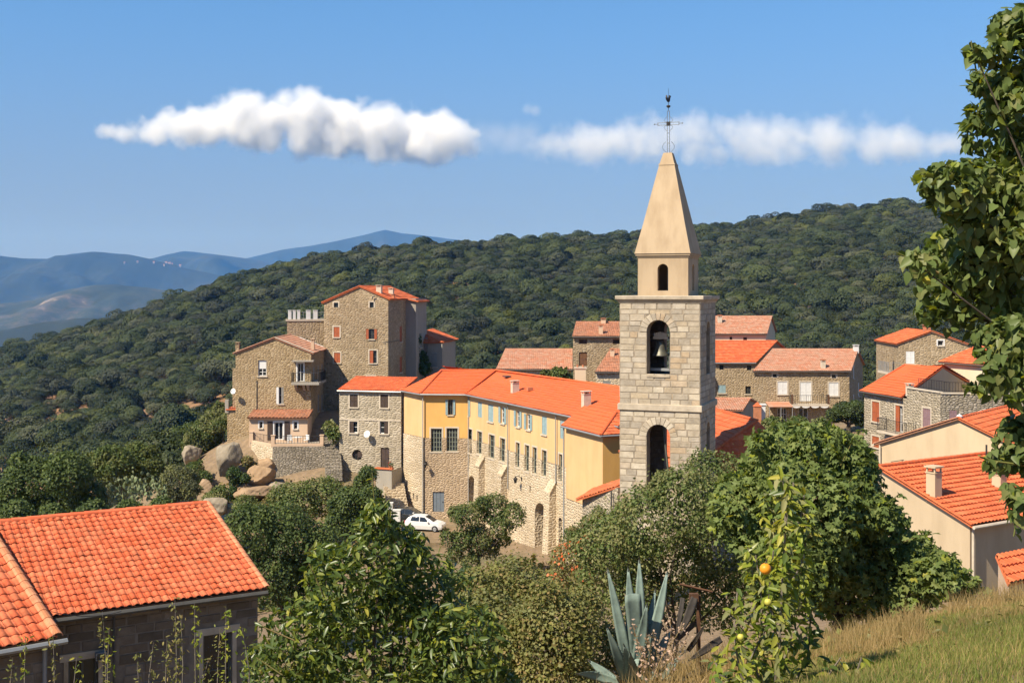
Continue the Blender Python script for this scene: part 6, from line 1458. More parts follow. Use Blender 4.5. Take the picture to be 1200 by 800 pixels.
# ---- fig
near_tree('fig_tree', 'spreading fig tree with big lobed leaves right of the tower', 'tree',
  [(955,536,38),(992,566,40),(905,556,38),(945,605,64),(1020,628,44),(1078,680,32),(1000,675,62),(925,660,56),(1118,684,20),(1050,696,40),(872,600,40),(930,516,22),(975,516,18),(893,520,14),(1015,590,24),(1045,655,30),(1138,690,9),(1022,604,28),(1060,662,30),(1095,678,26),(1000,540,22),(1070,648,26),(1108,668,20),(1040,622,26)],
  20.0, 17000, (.11, .19), 'fig', [('fig', .93), ('citrus_young', .07)], 33, (5.4, 20.6, gz(5.4, 20.6)), .14, .8, 1.0, .35, .4,
  extra=[((955,545,19.6),(948,510,19.5),(944,494,19.5)),((985,545,19.6),(1000,515,19.5),(1010,502,19.5)),((1015,605,19.6),(1042,588,19.5),(1056,578,19.5)),((1030,645,19.6),(1072,630,19.5),(1092,626,19.5)),((900,560,19.6),(886,524,19.5),(880,510,19.5)),((1070,675,19.6),(1100,660,19.5),(1112,654,19.5)),((1100,692,19.6),(1138,680,19.5),(1150,682,19.5)),((915,540,19.4),(912,508,19.3),(908,496,19.3)),((975,600,19.0),(985,575,18.8),(1000,560,18.8)),((880,600,19.2),(856,580,19.1),(848,566,19.1))])
# ---- young citrus with yellow shoots
yc_t = thing('orange_tree', 'straggling young orange tree with yellow green shoots in the right foreground', 'tree', (2.05, 9.4, gz(2.05, 9.4)))
g = np.random.default_rng(34); pp, nn_, zz_, mb = [], [], [], MB()
shoots = [((905,840),(912,760),(918,660),(922,600),(918,556)),((905,830),(895,750),(893,690),(885,650)),((900,840),(868,790),(858,740),(866,690)),((915,830),(945,770),(950,720),(935,690)),((905,840),(880,770),(905,720),(940,660),(936,610)),((920,830),(965,800),(985,770)),((890,840),(850,800),(838,765)),((915,760),(900,700),(902,645)),((930,700),(945,640),(948,600)),
          ((905,800),(930,740),(915,690),(908,610)),((880,800),(875,740),(890,700),(876,640)),((955,820),(975,795),(1005,785)),((985,850),(1000,800),(1010,770)),((880,840),(870,800),(845,790)),((918,640),(930,595),(928,565)),((912,640),(905,600),(903,572)),((925,650),(938,610),(942,580)),((915,655),(918,600),(915,560)),((910,700),(890,670),(872,660))]
for i, s_ in enumerate(shoots):
    yy = 9.4+g.uniform(-.35, .35); pts = [P(q[0]+g.normal()*2, q[1], yy+g.normal()*.05) for q in s_]; mb.tube(pts, [.012*(1-.75*k/len(pts)) for k in range(len(pts))], 5)
    for a, b in zip(pts, pts[1:]):
        m_ = max(3, int((b-a).length/.009))
        for k in range(m_):
            q = unit(g.normal(size=3)); pp.append(np.array(a.lerp(b, k/m_))+q*g.uniform(.01, .06)); nn_.append(unit(q*.5+np.array([0, -.2, .7])+g.normal(size=3)*.3)); zz_.append(g.uniform(.075, .135))
mb.build('stems', M['bark_pale'], yc_t); single_leaves(yc_t, np.array(pp), np.array(nn_), np.array(zz_), 'leaf', [('citrus_young', .6), ('citrus', .2), ('bush_olive', .2)], g, .45)
M['orange_skin'] = mat_flat('orange_skin', (.85,.32,.02), .45, var=.08, scale=30); M['green_skin'] = mat_flat('green_skin', (.52,.48,.08), .45, var=.1, scale=30)
for px, py, r, m_, lab in ((897, 666, .042, 'orange_skin', 'ripe orange among the yellow green shoots'), (900, 705, .028, 'green_skin', 'small unripe yellow green orange below the ripe one'), (868, 746, .026, 'green_skin', 'small unripe orange low on the left of the young tree')):
    c = P(px, py, 8.75); o = thing('orange', lab, 'fruit', c); mb = MB(); mb.lathe(c, [(.001, -r*.96)]+[(r*cos(a), r*.97*sin(a)) for a in [-1.2, -.8, -.4, 0, .4, .8, 1.2]]+[(.004, r*.9), (.001, r*.88)], 16); mb.build('skin', M[m_], o, smooth=True); mb = MB(); mb.tube([c+UP*r*.85, c+UP*(r+.03)+Vector((.01, 0, 0))], .003, 4); mb.build('stalk', M['bark'], o)
# ---- bushes
bush('mixed_shrub', 'big olive green shrub with small leaves in front of the tower', 'shrub', [(720,640,44),(762,612,46),(805,590,46),(842,570,44),(852,640,56),(785,668,58),(705,672,34),(742,700,38),(830,695,45),(880,660,40)], 24, 36000, (.045, .085), ['bush', 'bush_olive', 'bush', 'bush_olive'], 41, trunk=.07, dy=1.2)
bush('scrub_bush', 'dull yellowish scrub bush right of the lemon tree', 'shrub', [(600,692,42),(568,742,52),(560,690,26),(612,760,50)], 17, 17000, (.035, .065), ['bush_olive', 'bush_dull', 'bush_dull'], 42, trunk=.03, dy=.8, wild=.6)
bush('scrub_bush', 'wide dull scrub bush left of the agave', 'shrub', [(650,745,52),(698,768,44),(640,795,60),(680,712,26)], 16.5, 18000, (.035, .065), ['bush_dull', 'bush_olive', 'bush_dull'], 43, trunk=.03, dy=.8, wild=.6)
bush('flowering_shrub', 'thin shrub dotted with orange red blossoms below the shed', 'shrub', [(668,655,20),(650,690,22),(690,640,18),(700,668,18)], 42, 5500, (.06, .12), ['bush_olive', 'dry_leaf'], 44, trunk=.05, wild=.8, flowers=([(668,652,20),(648,690,18),(690,636,12),(622,710,12),(684,664,16)], 230, 'orange_flower', (.08, .15)))
bush('round_tree', 'round leafy tree with a brownish left side before the arches', 'tree', [(550,606,18),(580,594,17),(602,604,15),(560,632,18),(588,616,14),(542,634,12),(536,602,10),(566,590,10),(532,648,11),(574,642,13),(552,658,11),(590,632,9),(524,630,9)], 82, 15000, (.09, .2), ['bush_dark', 'bush', 'bush_olive'], 45, trunk=.13, dy=.8, wild=.7)
bush('low_bush', 'dark bush at the foot of the round tree', 'shrub', [(548,676,13),(528,682,12)], 70, 4000, (.1, .2), ['bush_dark', 'bush'], 46)
bush('courtyard_shrub', 'broad green shrub below the brown slope in the courtyard', 'shrub', [(590,700,20),(560,705,18),(615,712,20)], 52, 7000, (.08, .17), ['bush', 'bush_olive'], 47)
bush('big_bush', 'big dark evergreen bush left of the lemon tree behind the near red roof', 'shrub', [(330,632,44),(292,622,32),(368,648,38),(318,672,36),(352,690,40)], 60, 26000, (.09, .19), ['bush', 'bush_dark'], 48, trunk=.12, dy=1.5)
bush('terrace_bush', 'rounded green bush below the retaining wall', 'shrub', [(352,590,26),(382,582,24),(330,584,16)], 98, 10000, (.13, .26), ['bush_olive', 'bush'], 49, dy=1.5)
bush('terrace_bush', 'darker leafy bush below the grey stone house', 'shrub', [(408,590,20),(434,582,14),(420,612,20),(438,600,11),(398,612,17)], 92, 13000, (.13, .26), ['bush', 'bush_dark'], 50, dy=1.5)
bush('terrace_bush', 'small bush climbing beside the low terrace wall', 'shrub', [(431,556,11),(424,566,10)], 106, 3000, (.12, .24), ['bush', 'bush_dark'], 51)
bush('wall_bush', 'low scrub at the foot of the tower and the stone shed', 'shrub', [(700,625,26),(672,630,14),(735,600,16),(725,640,30)], 56, 11000, (.07, .15), ['bush_olive', 'dry_leaf', 'bush'], 52)
bush('car_bush', 'leafy bush left of the parked white car', 'shrub', [(456,622,10),(448,634,13)], 99, 3000, (.12, .24), ['bush', 'bush_dark'], 53)
bush('dark_oak', 'big shady dark oak above the ridge of the near red roof at the left', 'tree', [(38,570,36),(80,556,28),(8,588,28),(100,584,24),(60,592,26)], 85, 22000, (.13, .28), ['bush_dark', 'bush'], 54, trunk=.2, dy=2)
bush('light_oak', 'lighter green oak right of the big dark oak', 'tree', [(132,545,24),(160,540,22),(110,545,16),(178,548,14)], 108, 13000, (.15, .3), ['bush', 'oak_yellow'], 55, trunk=.2, dy=2)
bush('feathery_bush', 'round feathery grey green bush beside the boulders', 'shrub', [(208,566,21),(196,572,12),(222,574,12)], 95, 10000, (.1, .2), ['bush_olive', 'oak_grey'], 56)
bush('ridge_bush', 'low bushes showing above the tiled ridge at the left', 'shrub', [(20,606,20),(60,606,16),(110,604,18),(150,600,15),(190,596,14)], 72, 14000, (.11, .22), ['bush_dark', 'bush'], 57)
bush('cliff_bush', 'upright green bush on the slope left of the gabled house', 'shrub', [(242,508,20),(230,522,17),(252,492,15),(258,480,9)], 121, 9000, (.14, .28), ['bush_olive', 'bush', 'oak_yellow'], 58)
for i_, (sp_, yy_, lab_) in enumerate([([(286,592,13),(300,600,12)], 103, 'low green bush growing over the pale slabs'), ([(322,588,13),(338,584,10)], 108, 'scrubby bush under the lit left part of the retaining wall'), ([(228,552,12),(240,560,9)], 112, 'bush below the leftmost grey boulder'), ([(258,578,10),(250,586,11)], 106, 'small bush between the slabs and the feathery bush'), ([(290,540,6),(296,546,6)], 112.5, 'tuft of green at the top of the orange rocks'), ([(212,512,13),(222,505,11),(205,522,12)], 128, 'leafy bush above the leftmost grey boulder'), ([(258,497,9),(266,490,7)], 119.5, 'tuft of scrub on the rock against the house annex')]):
    bush('rock_shrub', lab_, 'shrub', sp_, yy_, 3000, (.11, .22), [['bush', 'bush_olive'], ['bush_olive', 'dry_leaf'], ['bush_dark', 'bush']][i_ % 3], 300+i_, trunk=.03, wild=.6)
bush('rock_ivy', 'dark ivy hanging between the big boulders', 'ivy', [(274,556,9),(279,570,10),(268,580,9),(287,560,6)], 109.5, 4200, (.11, .22), ['ivy', 'bush_dark'], 59, trunk=0)
bush('stair_shrub', 'shrub in the gap beside the shaded stairway', 'shrub', [(392,508,9),(386,500,7)], 113, 1100, (.2, .36), ['bush', 'bush_olive'], 60, trunk=.04)
bush('ridge_shrub', 'green shrub showing over the long orange roof', 'shrub', [(640,442,8),(654,440,10),(664,444,7)], 115, 1400, (.2, .4), ['bush', 'oak_yellow'], 61, trunk=.05)
bush('umbrella_tree', 'dark clipped tree with a flat rounded crown before the white shuttered house', 'tree', [(990,482,15),(1003,480,14),(978,486,10),(1008,492,9)], 112, 12000, (.11, .22), ['bush_dark', 'oak'], 62, trunk=.22, squash=.8)
bush('garden_bush', 'bushes under the balcony of the white shuttered house', 'shrub', [(905,502,14),(935,500,13),(962,502,13),(880,512,13)], 92, 9000, (.13, .26), ['bush', 'bush_olive'], 63)
bush('lane_bush', 'dark bush at the corner of the red shuttered house', 'shrub', [(1006,534,18),(992,520,14),(1018,550,14),(985,545,18)], 74, 8000, (.1, .2), ['bush_dark', 'bush'], 64)
bush('balcony_plant', 'dark climbing plant on the shaded back of the tallest house', 'climber', [(486,398,7),(484,412,6),(493,418,7),(497,432,7)], 133, 1500, (.25, .5), ['bush_dark', 'ivy'], 65, trunk=0)
# ---- prickly pears
def prickly_pear(label, px, py, Y, w, h, seed, n):
    g = np.random.default_rng(seed); base = P(px, py+h/2, Y); t = thing('prickly_pear', label, 'cactus', base); bz = gz(base.x, base.y); W_ = w/F*Y/2; H_ = h/F*Y
    me = None; rl = .115
    for i in range(n):
        a = g.uniform(0, 6.28); rad = W_*math.sqrt(g.random()); c = base+Vector((cos(a)*rad, sin(a)*rad*.6, H_*g.uniform(.15, 1.0)*(1-.45*(rad/W_)**2)))
        if me is None:
            mb = MB(); prof_ = [(.001, -1), (.45, -.75), (.8, -.25), (.86, .25), (.6, .75), (.001, 1)]; mb.lathe((0, 0, 0), prof_, 8); o = mb.build('pad', M['cactus'], origin=(0, 0, 0), smooth=True); me = o.data; bpy.data.objects.remove(o)
        o = link('pad', me, t); s = g.uniform(.8, 1.25)*rl*Y/82; o.matrix_local = Matrix.Translation(c-base) @ Matrix.Rotation(g.uniform(0, 6.28), 4, 'Z') @ Matrix.Rotation(g.normal()*.5, 4, 'X') @ Matrix.Diagonal((s, s*.22, s*1.15, 1))
    mb = MB(); mb.tube([Vector((base.x, base.y, bz-.2)), base+UP*.3*H_], [.14, .08], 6); mb.build('stem', M['bark'], t)
prickly_pear('pale flowering prickly pear between the oaks and the feathery bush', 158, 572, 86, 78, 40, 71, 290)
prickly_pear('small prickly pear in front of the steps of the yellow building', 446, 590, 96, 14, 26, 72, 80)
# ---- undergrowth and grass
g = np.random.default_rng(81)
def scatter(n, xr, yr, pred):
    x = g.uniform(*xr, n); y = g.uniform(*yr, n); z = ground(x, y); px = 600+F*x/y; py = HOR-F*z/y; k = pred(x, y, px, py); return x[k], y[k], z[k]
x, y, z = scatter(90000, (-48, 40), (10, 112), lambda x, y, px, py: ((wob(x*3, y*3, 14) > .15) | ((px > 190) & (px < 345) & (py > 505) & (py < 640) & (wob(x*9, y*9, 10) > -.6))) & ~((py > 560) & (py < 660) & (px > 440) & (px < 660) & (y > 70) & (wob(x*9, y*9, 9) < 1.2)))
pts = np.stack([x, y, z+g.uniform(.0, .22, len(x))*np.clip(y/25, .4, 1.6)], -1); nr = unit(g.normal(size=pts.shape)*.7+np.array([0, 0, .6]))
o = link('undergrowth', leaf_mesh('undergrowth', pts, nr, g.uniform(.10, .26, len(x))*np.clip(y/28, .4, 2.2), 'dab', M['bush_dull'], g, .2)); o.data.materials.append(M['dry_leaf']); o.data.materials.append(M['bush_olive'])
o.data.polygons.foreach_set('material_index', np.repeat(g.integers(0, 3, len(x)), 2).astype(np.int32)); tag(o, kind='stuff')
M['grass'] = mat_leaf('grass', [(.19,.24,.05),(.24,.28,.07),(.29,.29,.09),(.15,.21,.045),(.36,.31,.13)], .35, .7)
M['grass_dry'] = mat_leaf('grass_dry', [(.42,.29,.13),(.50,.36,.18),(.36,.24,.10),(.46,.34,.17)], .35, .7)
def grass(name, x, y, z, h, w, mat, lean=.35):
    n = len(x); a = g.uniform(0, 6.28, n); dx, dy = np.cos(a), np.sin(a); b = g.uniform(0, 6.28, n); L_ = h*lean*g.random(n)
    B0 = np.stack([x-dx*w/2, y-dy*w/2, z-.01], -1); B1 = np.stack([x+dx*w/2, y+dy*w/2, z-.01], -1); mx = np.cos(b)*L_*.4; my = np.sin(b)*L_*.4
    M0 = np.stack([x-dx*w*.35+mx, y-dy*w*.35+my, z+h*.55], -1); M1 = np.stack([x+dx*w*.35+mx, y+dy*w*.35+my, z+h*.55], -1); T_ = np.stack([x+np.cos(b)*L_, y+np.sin(b)*L_, z+h], -1)
    V = np.stack([B0, B1, M1, M0, T_], 1).reshape(-1, 3); i = np.arange(n)*5; Q = np.concatenate([np.stack([i, i+1, i+2], -1), np.stack([i, i+2, i+3], -1), np.stack([i+3, i+2, i+4], -1)]); o = link(name, np_mesh(name, V, Q, mat)); return tag(o, kind='stuff')
def on(px, py): return (px > 905-(py-700)*.4) & (px < 1300)
x, y, z = scatter(260000, (.8, 9.5), (4.2, 17.5), lambda x, y, px, py: (px > 880) & (px < 1330) & (y < 16.8))
dry = wob(x*7, y*7, 6)*.9+np.clip((y-12.2)/4, -1, 1.5)-.25
grass('grass', x[dry < 1.0], y[dry < 1.0], z[dry < 1.0], g.uniform(.03, .085, (dry < 1.0).sum()), .006, M['grass'], .7)
grass('dry_grass', x[dry >= .15], y[dry >= .15], z[dry >= .15], g.uniform(.03, .12, (dry >= .15).sum()), .005, M['grass_dry'], .8)
q = g.random(len(x)) < .14; grass('dry_grass', x[q], y[q], z[q], g.uniform(.04, .12, q.sum()), .004, M['grass_dry'], 1.1)
x, y, z = scatter(5200, (.8, 9.5), (4.4, 16), lambda x, y, px, py: (px > 880) & (px < 1330) & (wob(x*6+9, y*6, 5) > .5)); pts = np.stack([x, y, z+g.uniform(.01, .07, len(x))], -1)
o = link('weeds', leaf_mesh('weeds', pts, unit(g.normal(size=pts.shape)*.5+np.array([0, 0, 1])), g.uniform(.03, .075, len(x)), 'leaf', M['bush'], g, .1)); tag(o, kind='stuff')
x, y, z = scatter(26000, (2.5, 10), (9, 18), lambda x, y, px, py: (px > 1110) & (px < 1300) & (y > 13.2) & (wob(x*5, y*5, 5) > -.3)); grass('tall_dry_grass', x, y, z, g.uniform(.12, .34, len(x)), .006, M['grass_dry'], .8)
x, y, z = scatter(26000, (.6, 5), (7, 16), lambda x, y, px, py: (px > 860) & (px < 1085) & (y > 11.2) & (wob(x*5, y*5, 5) > .1)); grass('tall_dry_grass', x, y, z, g.uniform(.08, .30, len(x)), .006, M['grass_dry'], .7)
x, y, z = scatter(42000, (-3, 3), (9, 24), lambda x, y, px, py: (px > 640) & (px < 905) & (wob(x*4, y*4, 7) > -.5)); grass('tall_dry_grass', x, y, z, g.uniform(.15, .5, len(x)), .007, M['grass_dry'], .8)
# ---- agave
M['agave'] = mat_flat('agave', (.20,.265,.225), .55, var=.38, scale=5); M['agave_old'] = mat_flat('agave_old', (.26,.24,.15), .7, var=.4, scale=6); M['dead'] = mat_flat('dead', (.05,.042,.035), .9, var=.4, scale=8); M['agave_edge'] = mat_flat('agave_edge', (.30,.30,.20), .6)
ab = P(747, 812, 14); agv = thing('agave', 'blue grey agave with tall pointed leaves in the foreground', 'agave', (ab.x, ab.y, gz(ab.x, ab.y)))
def blade(t, p0, p1, w, sag, mat, blunt=False, face=None):
    p0, p1 = Vector(p0), Vector(p1); ax = (p1-p0).normalized(); ref = face or Vector((0, -1, .2)); s = ax.cross(ref).normalized(); n = s.cross(ax).normalized(); n = n if n.dot(ref) > 0 else -n; mb = MB(); rows = []
    for k in range(11):
        f = k/10; c = p0.lerp(p1, f)+n*sag*(4*f*(1-f))+UP*-abs(sag)*f*f*.6; ww = w*(.62+.75*f-1.32*f**2.3 if not blunt else .7+.3*f) if f < 1 else (.008 if not blunt else w*.9); ww = max(ww, .004); th = .022*(1-f*.8); cup = ww*.28
        rows.append([c+s*ww+n*cup, c+s*ww*.5+n*cup*.25, c-n*.0, c-s*ww*.5+n*cup*.25, c-s*ww+n*cup, c-s*ww*.5-n*(th-cup*.2), c-n*th, c+s*ww*.5-n*(th-cup*.2)])
    for a, b in zip(rows, rows[1:]):
        for k in range(8): mb.face([a[k], a[(k+1) % 8], b[(k+1) % 8], b[k]])
    mb.face(rows[-1]); o = mb.build('leaf', mat, t, smooth=True)
    if not blunt and mat == M['agave']:
        sp = MB(); sp.tube([p0.lerp(p1, .97)+UP*-abs(sag)*.55, p1+UP*-abs(sag)*.6+ax*.035], [.011, .001], 5); sp.build('spine', M['dead'], o)
        te = MB()
        for k in range(14):
            f = .12+.8*k/14; c = p0.lerp(p1, f)+n*sag*(4*f*(1-f))+UP*-abs(sag)*f*f*.6; ww = max(w*(.62+.75*f-1.32*f**2.3), .01)
            for q in (-1, 1): e = c+s*q*ww+n*ww*.28; te.face([e-ax*.006, e+ax*.006, e+s*q*.012])
        te.build('teeth', M['dead'], o)['kind'] = 'stuff'
    return o
for (bx, by, tx, ty, dyy, w, sag, bl) in [(738,790,712,664,-.15,.085,.05,0),(742,780,736,664,.05,.09,.03,0),(750,770,749,654,.1,.085,.03,0),(757,785,782,666,-.05,.09,.05,0),(752,780,768,690,.2,.075,.02,0),(744,790,758,706,-.3,.10,.03,0),(748,790,741,694,-.32,.10,.02,1),(735,800,711,731,-.4,.085,.07,0),(740,800,731,752,-.5,.09,.05,0),(735,805,677,782,-.3,.075,-.12,0),(755,800,788,728,.1,.08,.06,0),(745,810,738,762,-.55,.095,.03,0),(758,805,800,760,-.2,.085,.10,0),(765,810,803,790,-.3,.09,-.1,0),(730,808,690,770,.2,.08,-.06,0),(750,800,762,740,-.45,.10,.04,0)]:
    blade(agv, P(bx, by, 14), P(tx, ty, 14+dyy), w, sag, M['agave'], bool(bl))
for (bx, by, tx, ty, dyy, w, sag) in [(735,810,700,800,-.4,.07,-.1),(760,812,792,806,-.4,.07,-.08),(742,812,722,790,-.6,.075,.05),(752,812,775,785,-.55,.07,.06)]: blade(agv, P(bx, by, 14), P(tx, ty, 14+dyy), w, sag, M['agave_old'])
mb = MB(); mb.lathe((ab.x, ab.y, gz(ab.x, ab.y)-.1), [(.16, 0), (.2, .25), (.12, .6), (.001, .75)], 10); mb.build('heart', M['agave'], agv, smooth=True)
dg = thing('dead_agave', 'withered dark agave leaves leaning on the rusty post', 'agave', P(812, 800, 13.6))
M['dead'] = mat_flat('dead', (.05,.042,.035), .9, var=.4, scale=8)
for q in ((814,700,797,742,.05),(845,748,806,772,.045),(836,778,800,792,.05),(800,700,792,745,.03),(806,762,826,730,.03)): blade(dg, P(q[0], q[1], 13.6), P(q[2], q[3], 13.4), q[4]*1.3, .03, M['dead'])
ps = P(818.5, 812, 13.7); po_ = thing('metal_post', 'thin rusty iron post with a crosspiece right of the agave', 'post', (ps.x, ps.y, gz(ps.x, ps.y))); tp = P(818.5, 697, 13.7)
mb = MB(); mb.obox((ps.x, ps.y, (gz(ps.x, ps.y)+tp.z)/2-.1), (.022, 0, 0), (0, .022, 0), (0, 0, (tp.z-gz(ps.x, ps.y))/2+.1)); mb.build('upright', M['rust'], po_); mb = MB(); mb.tube([P(797, 684, 13.7), P(835, 693, 13.7)], .014, 5); mb.build('crosspiece', M['rust'], po_); mb = MB(); mb.obox(P(813, 701, 13.66), (.05, 0, 0), (0, .03, 0), (0, 0, .06)); mb.build('bracket', M['rust'], po_)
# dry stalks with pinkish seed heads
M['seed'] = mat_leaf('seed', [(.55,.38,.30),(.62,.45,.36),(.48,.34,.25)], .3, .8)
ds = thing('dry_stalks', 'dry stalks with pinkish seed heads in front of the agave', 'dry plant', P(772, 812, 13.2)); mb = MB(); sp_ = []
for k in range(16):
    q = P(770+g.normal()*9, 812, 13.2+g.normal()*.1); tpx = P(775+g.normal()*20, g.uniform(715, 775), 13.1+g.normal()*.15); mid_ = q.lerp(tpx, .5)+Vector((g.normal()*.05, 0, 0)); mb.tube([q, mid_, tpx], [.006, .004, .002], 4)
    for j in range(26): sp_.append(np.array(mid_.lerp(tpx, g.random()**.6))+g.normal(size=3)*.022)
mb.build('stalks', M['grass_dry'], ds); sp_ = np.array(sp_); foliage_obj(ds, sp_, unit(g.normal(size=sp_.shape)), g.uniform(.025, .05, len(sp_)), 'dab', M['seed'], g, name='seed_heads')
# slender leafy shoots before the near house
vs_ = [(30,745),(62,738),(120,716),(128,735),(205,700),(212,720),(228,706),(160,765),(180,752),(265,712),(258,735),(15,770),(90,770),(245,770),(196,745),(284,735)]
for k, (px, py) in enumerate(vs_):
    yy = 10.5+g.uniform(-.6, .6); q = P(px+g.normal()*4, 835, yy); tpx = P(px, py, yy); t = thing('leafy_shoot', 'slender shoot with small pale leaves rising before the near stone wall', 'plant', (q.x, q.y, min(q.z, gz(q.x, q.y))), 'slender shoots in front of the near house'); pts = [Vector((q.x, q.y, gz(q.x, q.y)-.05)), q.lerp(tpx, .5)+Vector((g.normal()*.03, 0, 0)), tpx]
    mb = MB(); mb.tube(pts, [.006, .005, .002], 4); mb.build('stem', M['bark_pale'], t); n_ = int((tpx-q).length/.013); f = g.random(n_)**.8; pl = np.array(q)[None]*(1-f[:, None])+np.array(tpx)[None]*f[:, None]+g.normal(size=(n_, 3))*.022
    foliage_obj(t, pl, unit(g.normal(size=pl.shape)+np.array([0, -.3, .6])), g.uniform(.028, .055, n_), 'leaf', M['bush_dull'] if k % 3 else M['citrus_young'], g)

# ================================================================ near house with the red roof
nh = thing('near_house', 'stone house with a red barrel tiled roof in the lower left corner', 'house', (-9.5, 35, -13.5))
eR = P(313, 690, 34); eL = P(70, 722, 31.15); eL.z = eR.z = -8.5; eu = (eR-eL).normalized(); kR = P(243, 590, 39.0); kR.z = -6.97; sv = kR-eR; sv2 = sv-eu*sv.dot(eu); su = sv2.normalized(); nr_ = eu.cross(su).normalized(); Ls = sv2.length
nrow = 19; rl = Ls/nrow; cw = .207; ncol = 43       # columns counted from the right-hand verge to beyond the left of the picture
def barrel(cw, rl, amp, lip):
    """one tile: rounded cover with a flat pan beside it, thicker at its lower lip"""
    mb = MB(); xs = [0, .10, .24, .42, .60, .76, .90, 1.0]; hs = [.35, .10, .62, 1.0, .96, .55, .08, .35]
    lo = [(x*cw, 0, h*amp+lip) for x, h in zip(xs, hs)]; hi = [(x*cw, rl*1.06, h*amp*.9) for x, h in zip(xs, hs)]; lb = [(x*cw, 0, h*amp+lip-.022) for x, h in zip(xs, hs)]
    for i in range(7): mb.face([lo[i], lo[i+1], hi[i+1], hi[i]]); mb.face([lb[i], lb[i+1], lo[i+1], lo[i]])
    return mb
def tile_field(root, o, eu, su, nr_, ncol, nrow, cw, rl, amp, lip, n_single, key, keep=None):
    mbs = []
    for k in range(4):
        mb = barrel(cw, rl, amp*(1+.04*(k-1.5)), lip*(1+.1*(k-1.5))); ob = mb.build('tile', M['tile_piece'], origin=(0, 0, 0), merge=True); ob.data.polygons.foreach_set('use_smooth', [True]*len(ob.data.polygons)); mbs.append((ob.data, mb)); bpy.data.objects.remove(ob)
    rot = Matrix((eu, su, nr_)).transposed().to_4x4(); lst = []
    for r in range(nrow):
        for c in range(ncol):
            p = o+eu*(c*cw)+su*(r*rl)
            if keep and not keep(p): continue
            lst.append((key(p), r, c, p))
    lst.sort(key=lambda t: t[0]); big = MB(); off = OFF[root.name]
    for i, (_, r, c, p) in enumerate(lst):
        k = int(rnd.random()*4); jit = Matrix.Rotation(rnd.gauss(0, .012), 4, 'Z') @ Matrix.Rotation(rnd.gauss(0, .01), 4, 'X'); m4 = Matrix.Translation(p+nr_*rnd.gauss(0, .003)) @ rot @ jit
        if i < n_single:
            ob = link('tile', mbs[k][0], root); ob.matrix_local = Matrix.Translation(-off) @ m4
        else:
            mb = mbs[k][1]
            for f in mb.f: big.face([m4 @ mb.v[j] for j in f])
    if big.v: ob = big.build('tiles', M['tile_piece'], root, smooth=True); ob['kind'] = 'stuff'
def pxy(p): return 600+F*p.x/p.y, HOR-F*p.z/p.y
e1_, k1_ = P(67.5, 747, 30), P(0, 640, 34.0); vl = Vector((k1_.x-e1_.x, k1_.y-e1_.y, 0)).normalized()
def right_of_verge(p): return vl.x*(p.y-e1_.y)-vl.y*(p.x-e1_.x) < .12
tile_field(nh, eR-eu*(cw*ncol)+UP*.02, eu, su, nr_, ncol, nrow, cw, rl, .05, .028, 300, lambda p: p.length if -5 < pxy(p)[0] < 1200 and not (pxy(p)[0] < 62 and pxy(p)[1] > 655) else 999, keep=right_of_verge)
def on_verge(p, d):      # where the line p + d*t crosses the verge line of the lower roof
    t_ = -(vl.x*(p.y-e1_.y)-vl.y*(p.x-e1_.x))/(vl.x*d.y-vl.y*d.x); return p+d*t_
o_ = eR-eu*(cw*ncol); dl, dh = on_verge(eR, eu), on_verge(eR+sv2, eu); mb = MB(); mb.face([dl, eR, eR+sv2, dh]); q = nr_*-.07; mb.face([dl+q, eR+q, eR+sv2+q, dh+q][::-1]); mb.face([eR+q, eR+sv2+q, eR+sv2, eR]); mb.face([dl+q, eR+q, eR, dl]); mb.build('roof_deck', M['wood'], nh)
kl_ = o_+sv2; bs = Vector((su.x, su.y, -su.z)); mb = MB(); mb.face([kl_, eR+sv2, eR+sv2+bs*Ls, kl_+bs*Ls]); mb.build('back_roof', M['tile_new'], nh)
tl = .42; n_ = int((eR+sv2-kl_).length/tl); rm = None
for i in range(n_):        # ridge tiles, each its own piece
    mb = MB()
    for j in range(6):
        t0, t1 = pi*j/6, pi*(j+1)/6; c = lambda x, r, t: (x, cos(t)*r, sin(t)*r*.75)
        mb.face([c(0, .135, t0), c(tl*1.08, .115, t0), c(tl*1.08, .115, t1), c(0, .135, t1)]); mb.face([c(0, .135, t1), c(0, .113, t1), c(0, .113, t0), c(0, .135, t0)])
    if rm is None: ob = mb.build('ridge_tile', M['tile_piece'], nh); ob.data.transform(Matrix.Translation(OFF[nh.name])); rm = ob.data
    else: ob = link('ridge_tile', rm, nh)
    ob.matrix_local = Matrix.Translation(kl_+eu*tl*i+UP*.03-OFF[nh.name]) @ Matrix((eu, Vector((-eu.y, eu.x, 0)), UP)).transposed().to_4x4() @ Matrix.Rotation(rnd.gauss(0, .015), 4, 'Y')
for i in range(nrow):        # verge tiles along the right-hand edge
    mb = MB(); p = eR+su*(rl*i)+nr_*.05
    for j in range(6):
        t0, t1 = pi*j/6, pi*(j+1)/6; c = lambda d, r, t: p+su*d+eu*cos(t)*r+nr_*(sin(t)*r*.8-.01)
        mb.face([c(0, .10, t0), c(rl*1.08, .082, t0), c(rl*1.08, .082, t1), c(0, .10, t1)][::-1]); mb.face([c(0, .1, t0), c(0, .08, t0), c(0, .08, t1), c(0, .1, t1)])
    mb.build('verge_tile', M['tile_piece_pale'], nh)
gutter(nh, dl+UP*-.09-Vector((su.x, su.y, 0)).normalized()*.05, eR+UP*-.09-Vector((su.x, su.y, 0)).normalized()*.05, 'gutter_dark', .07)
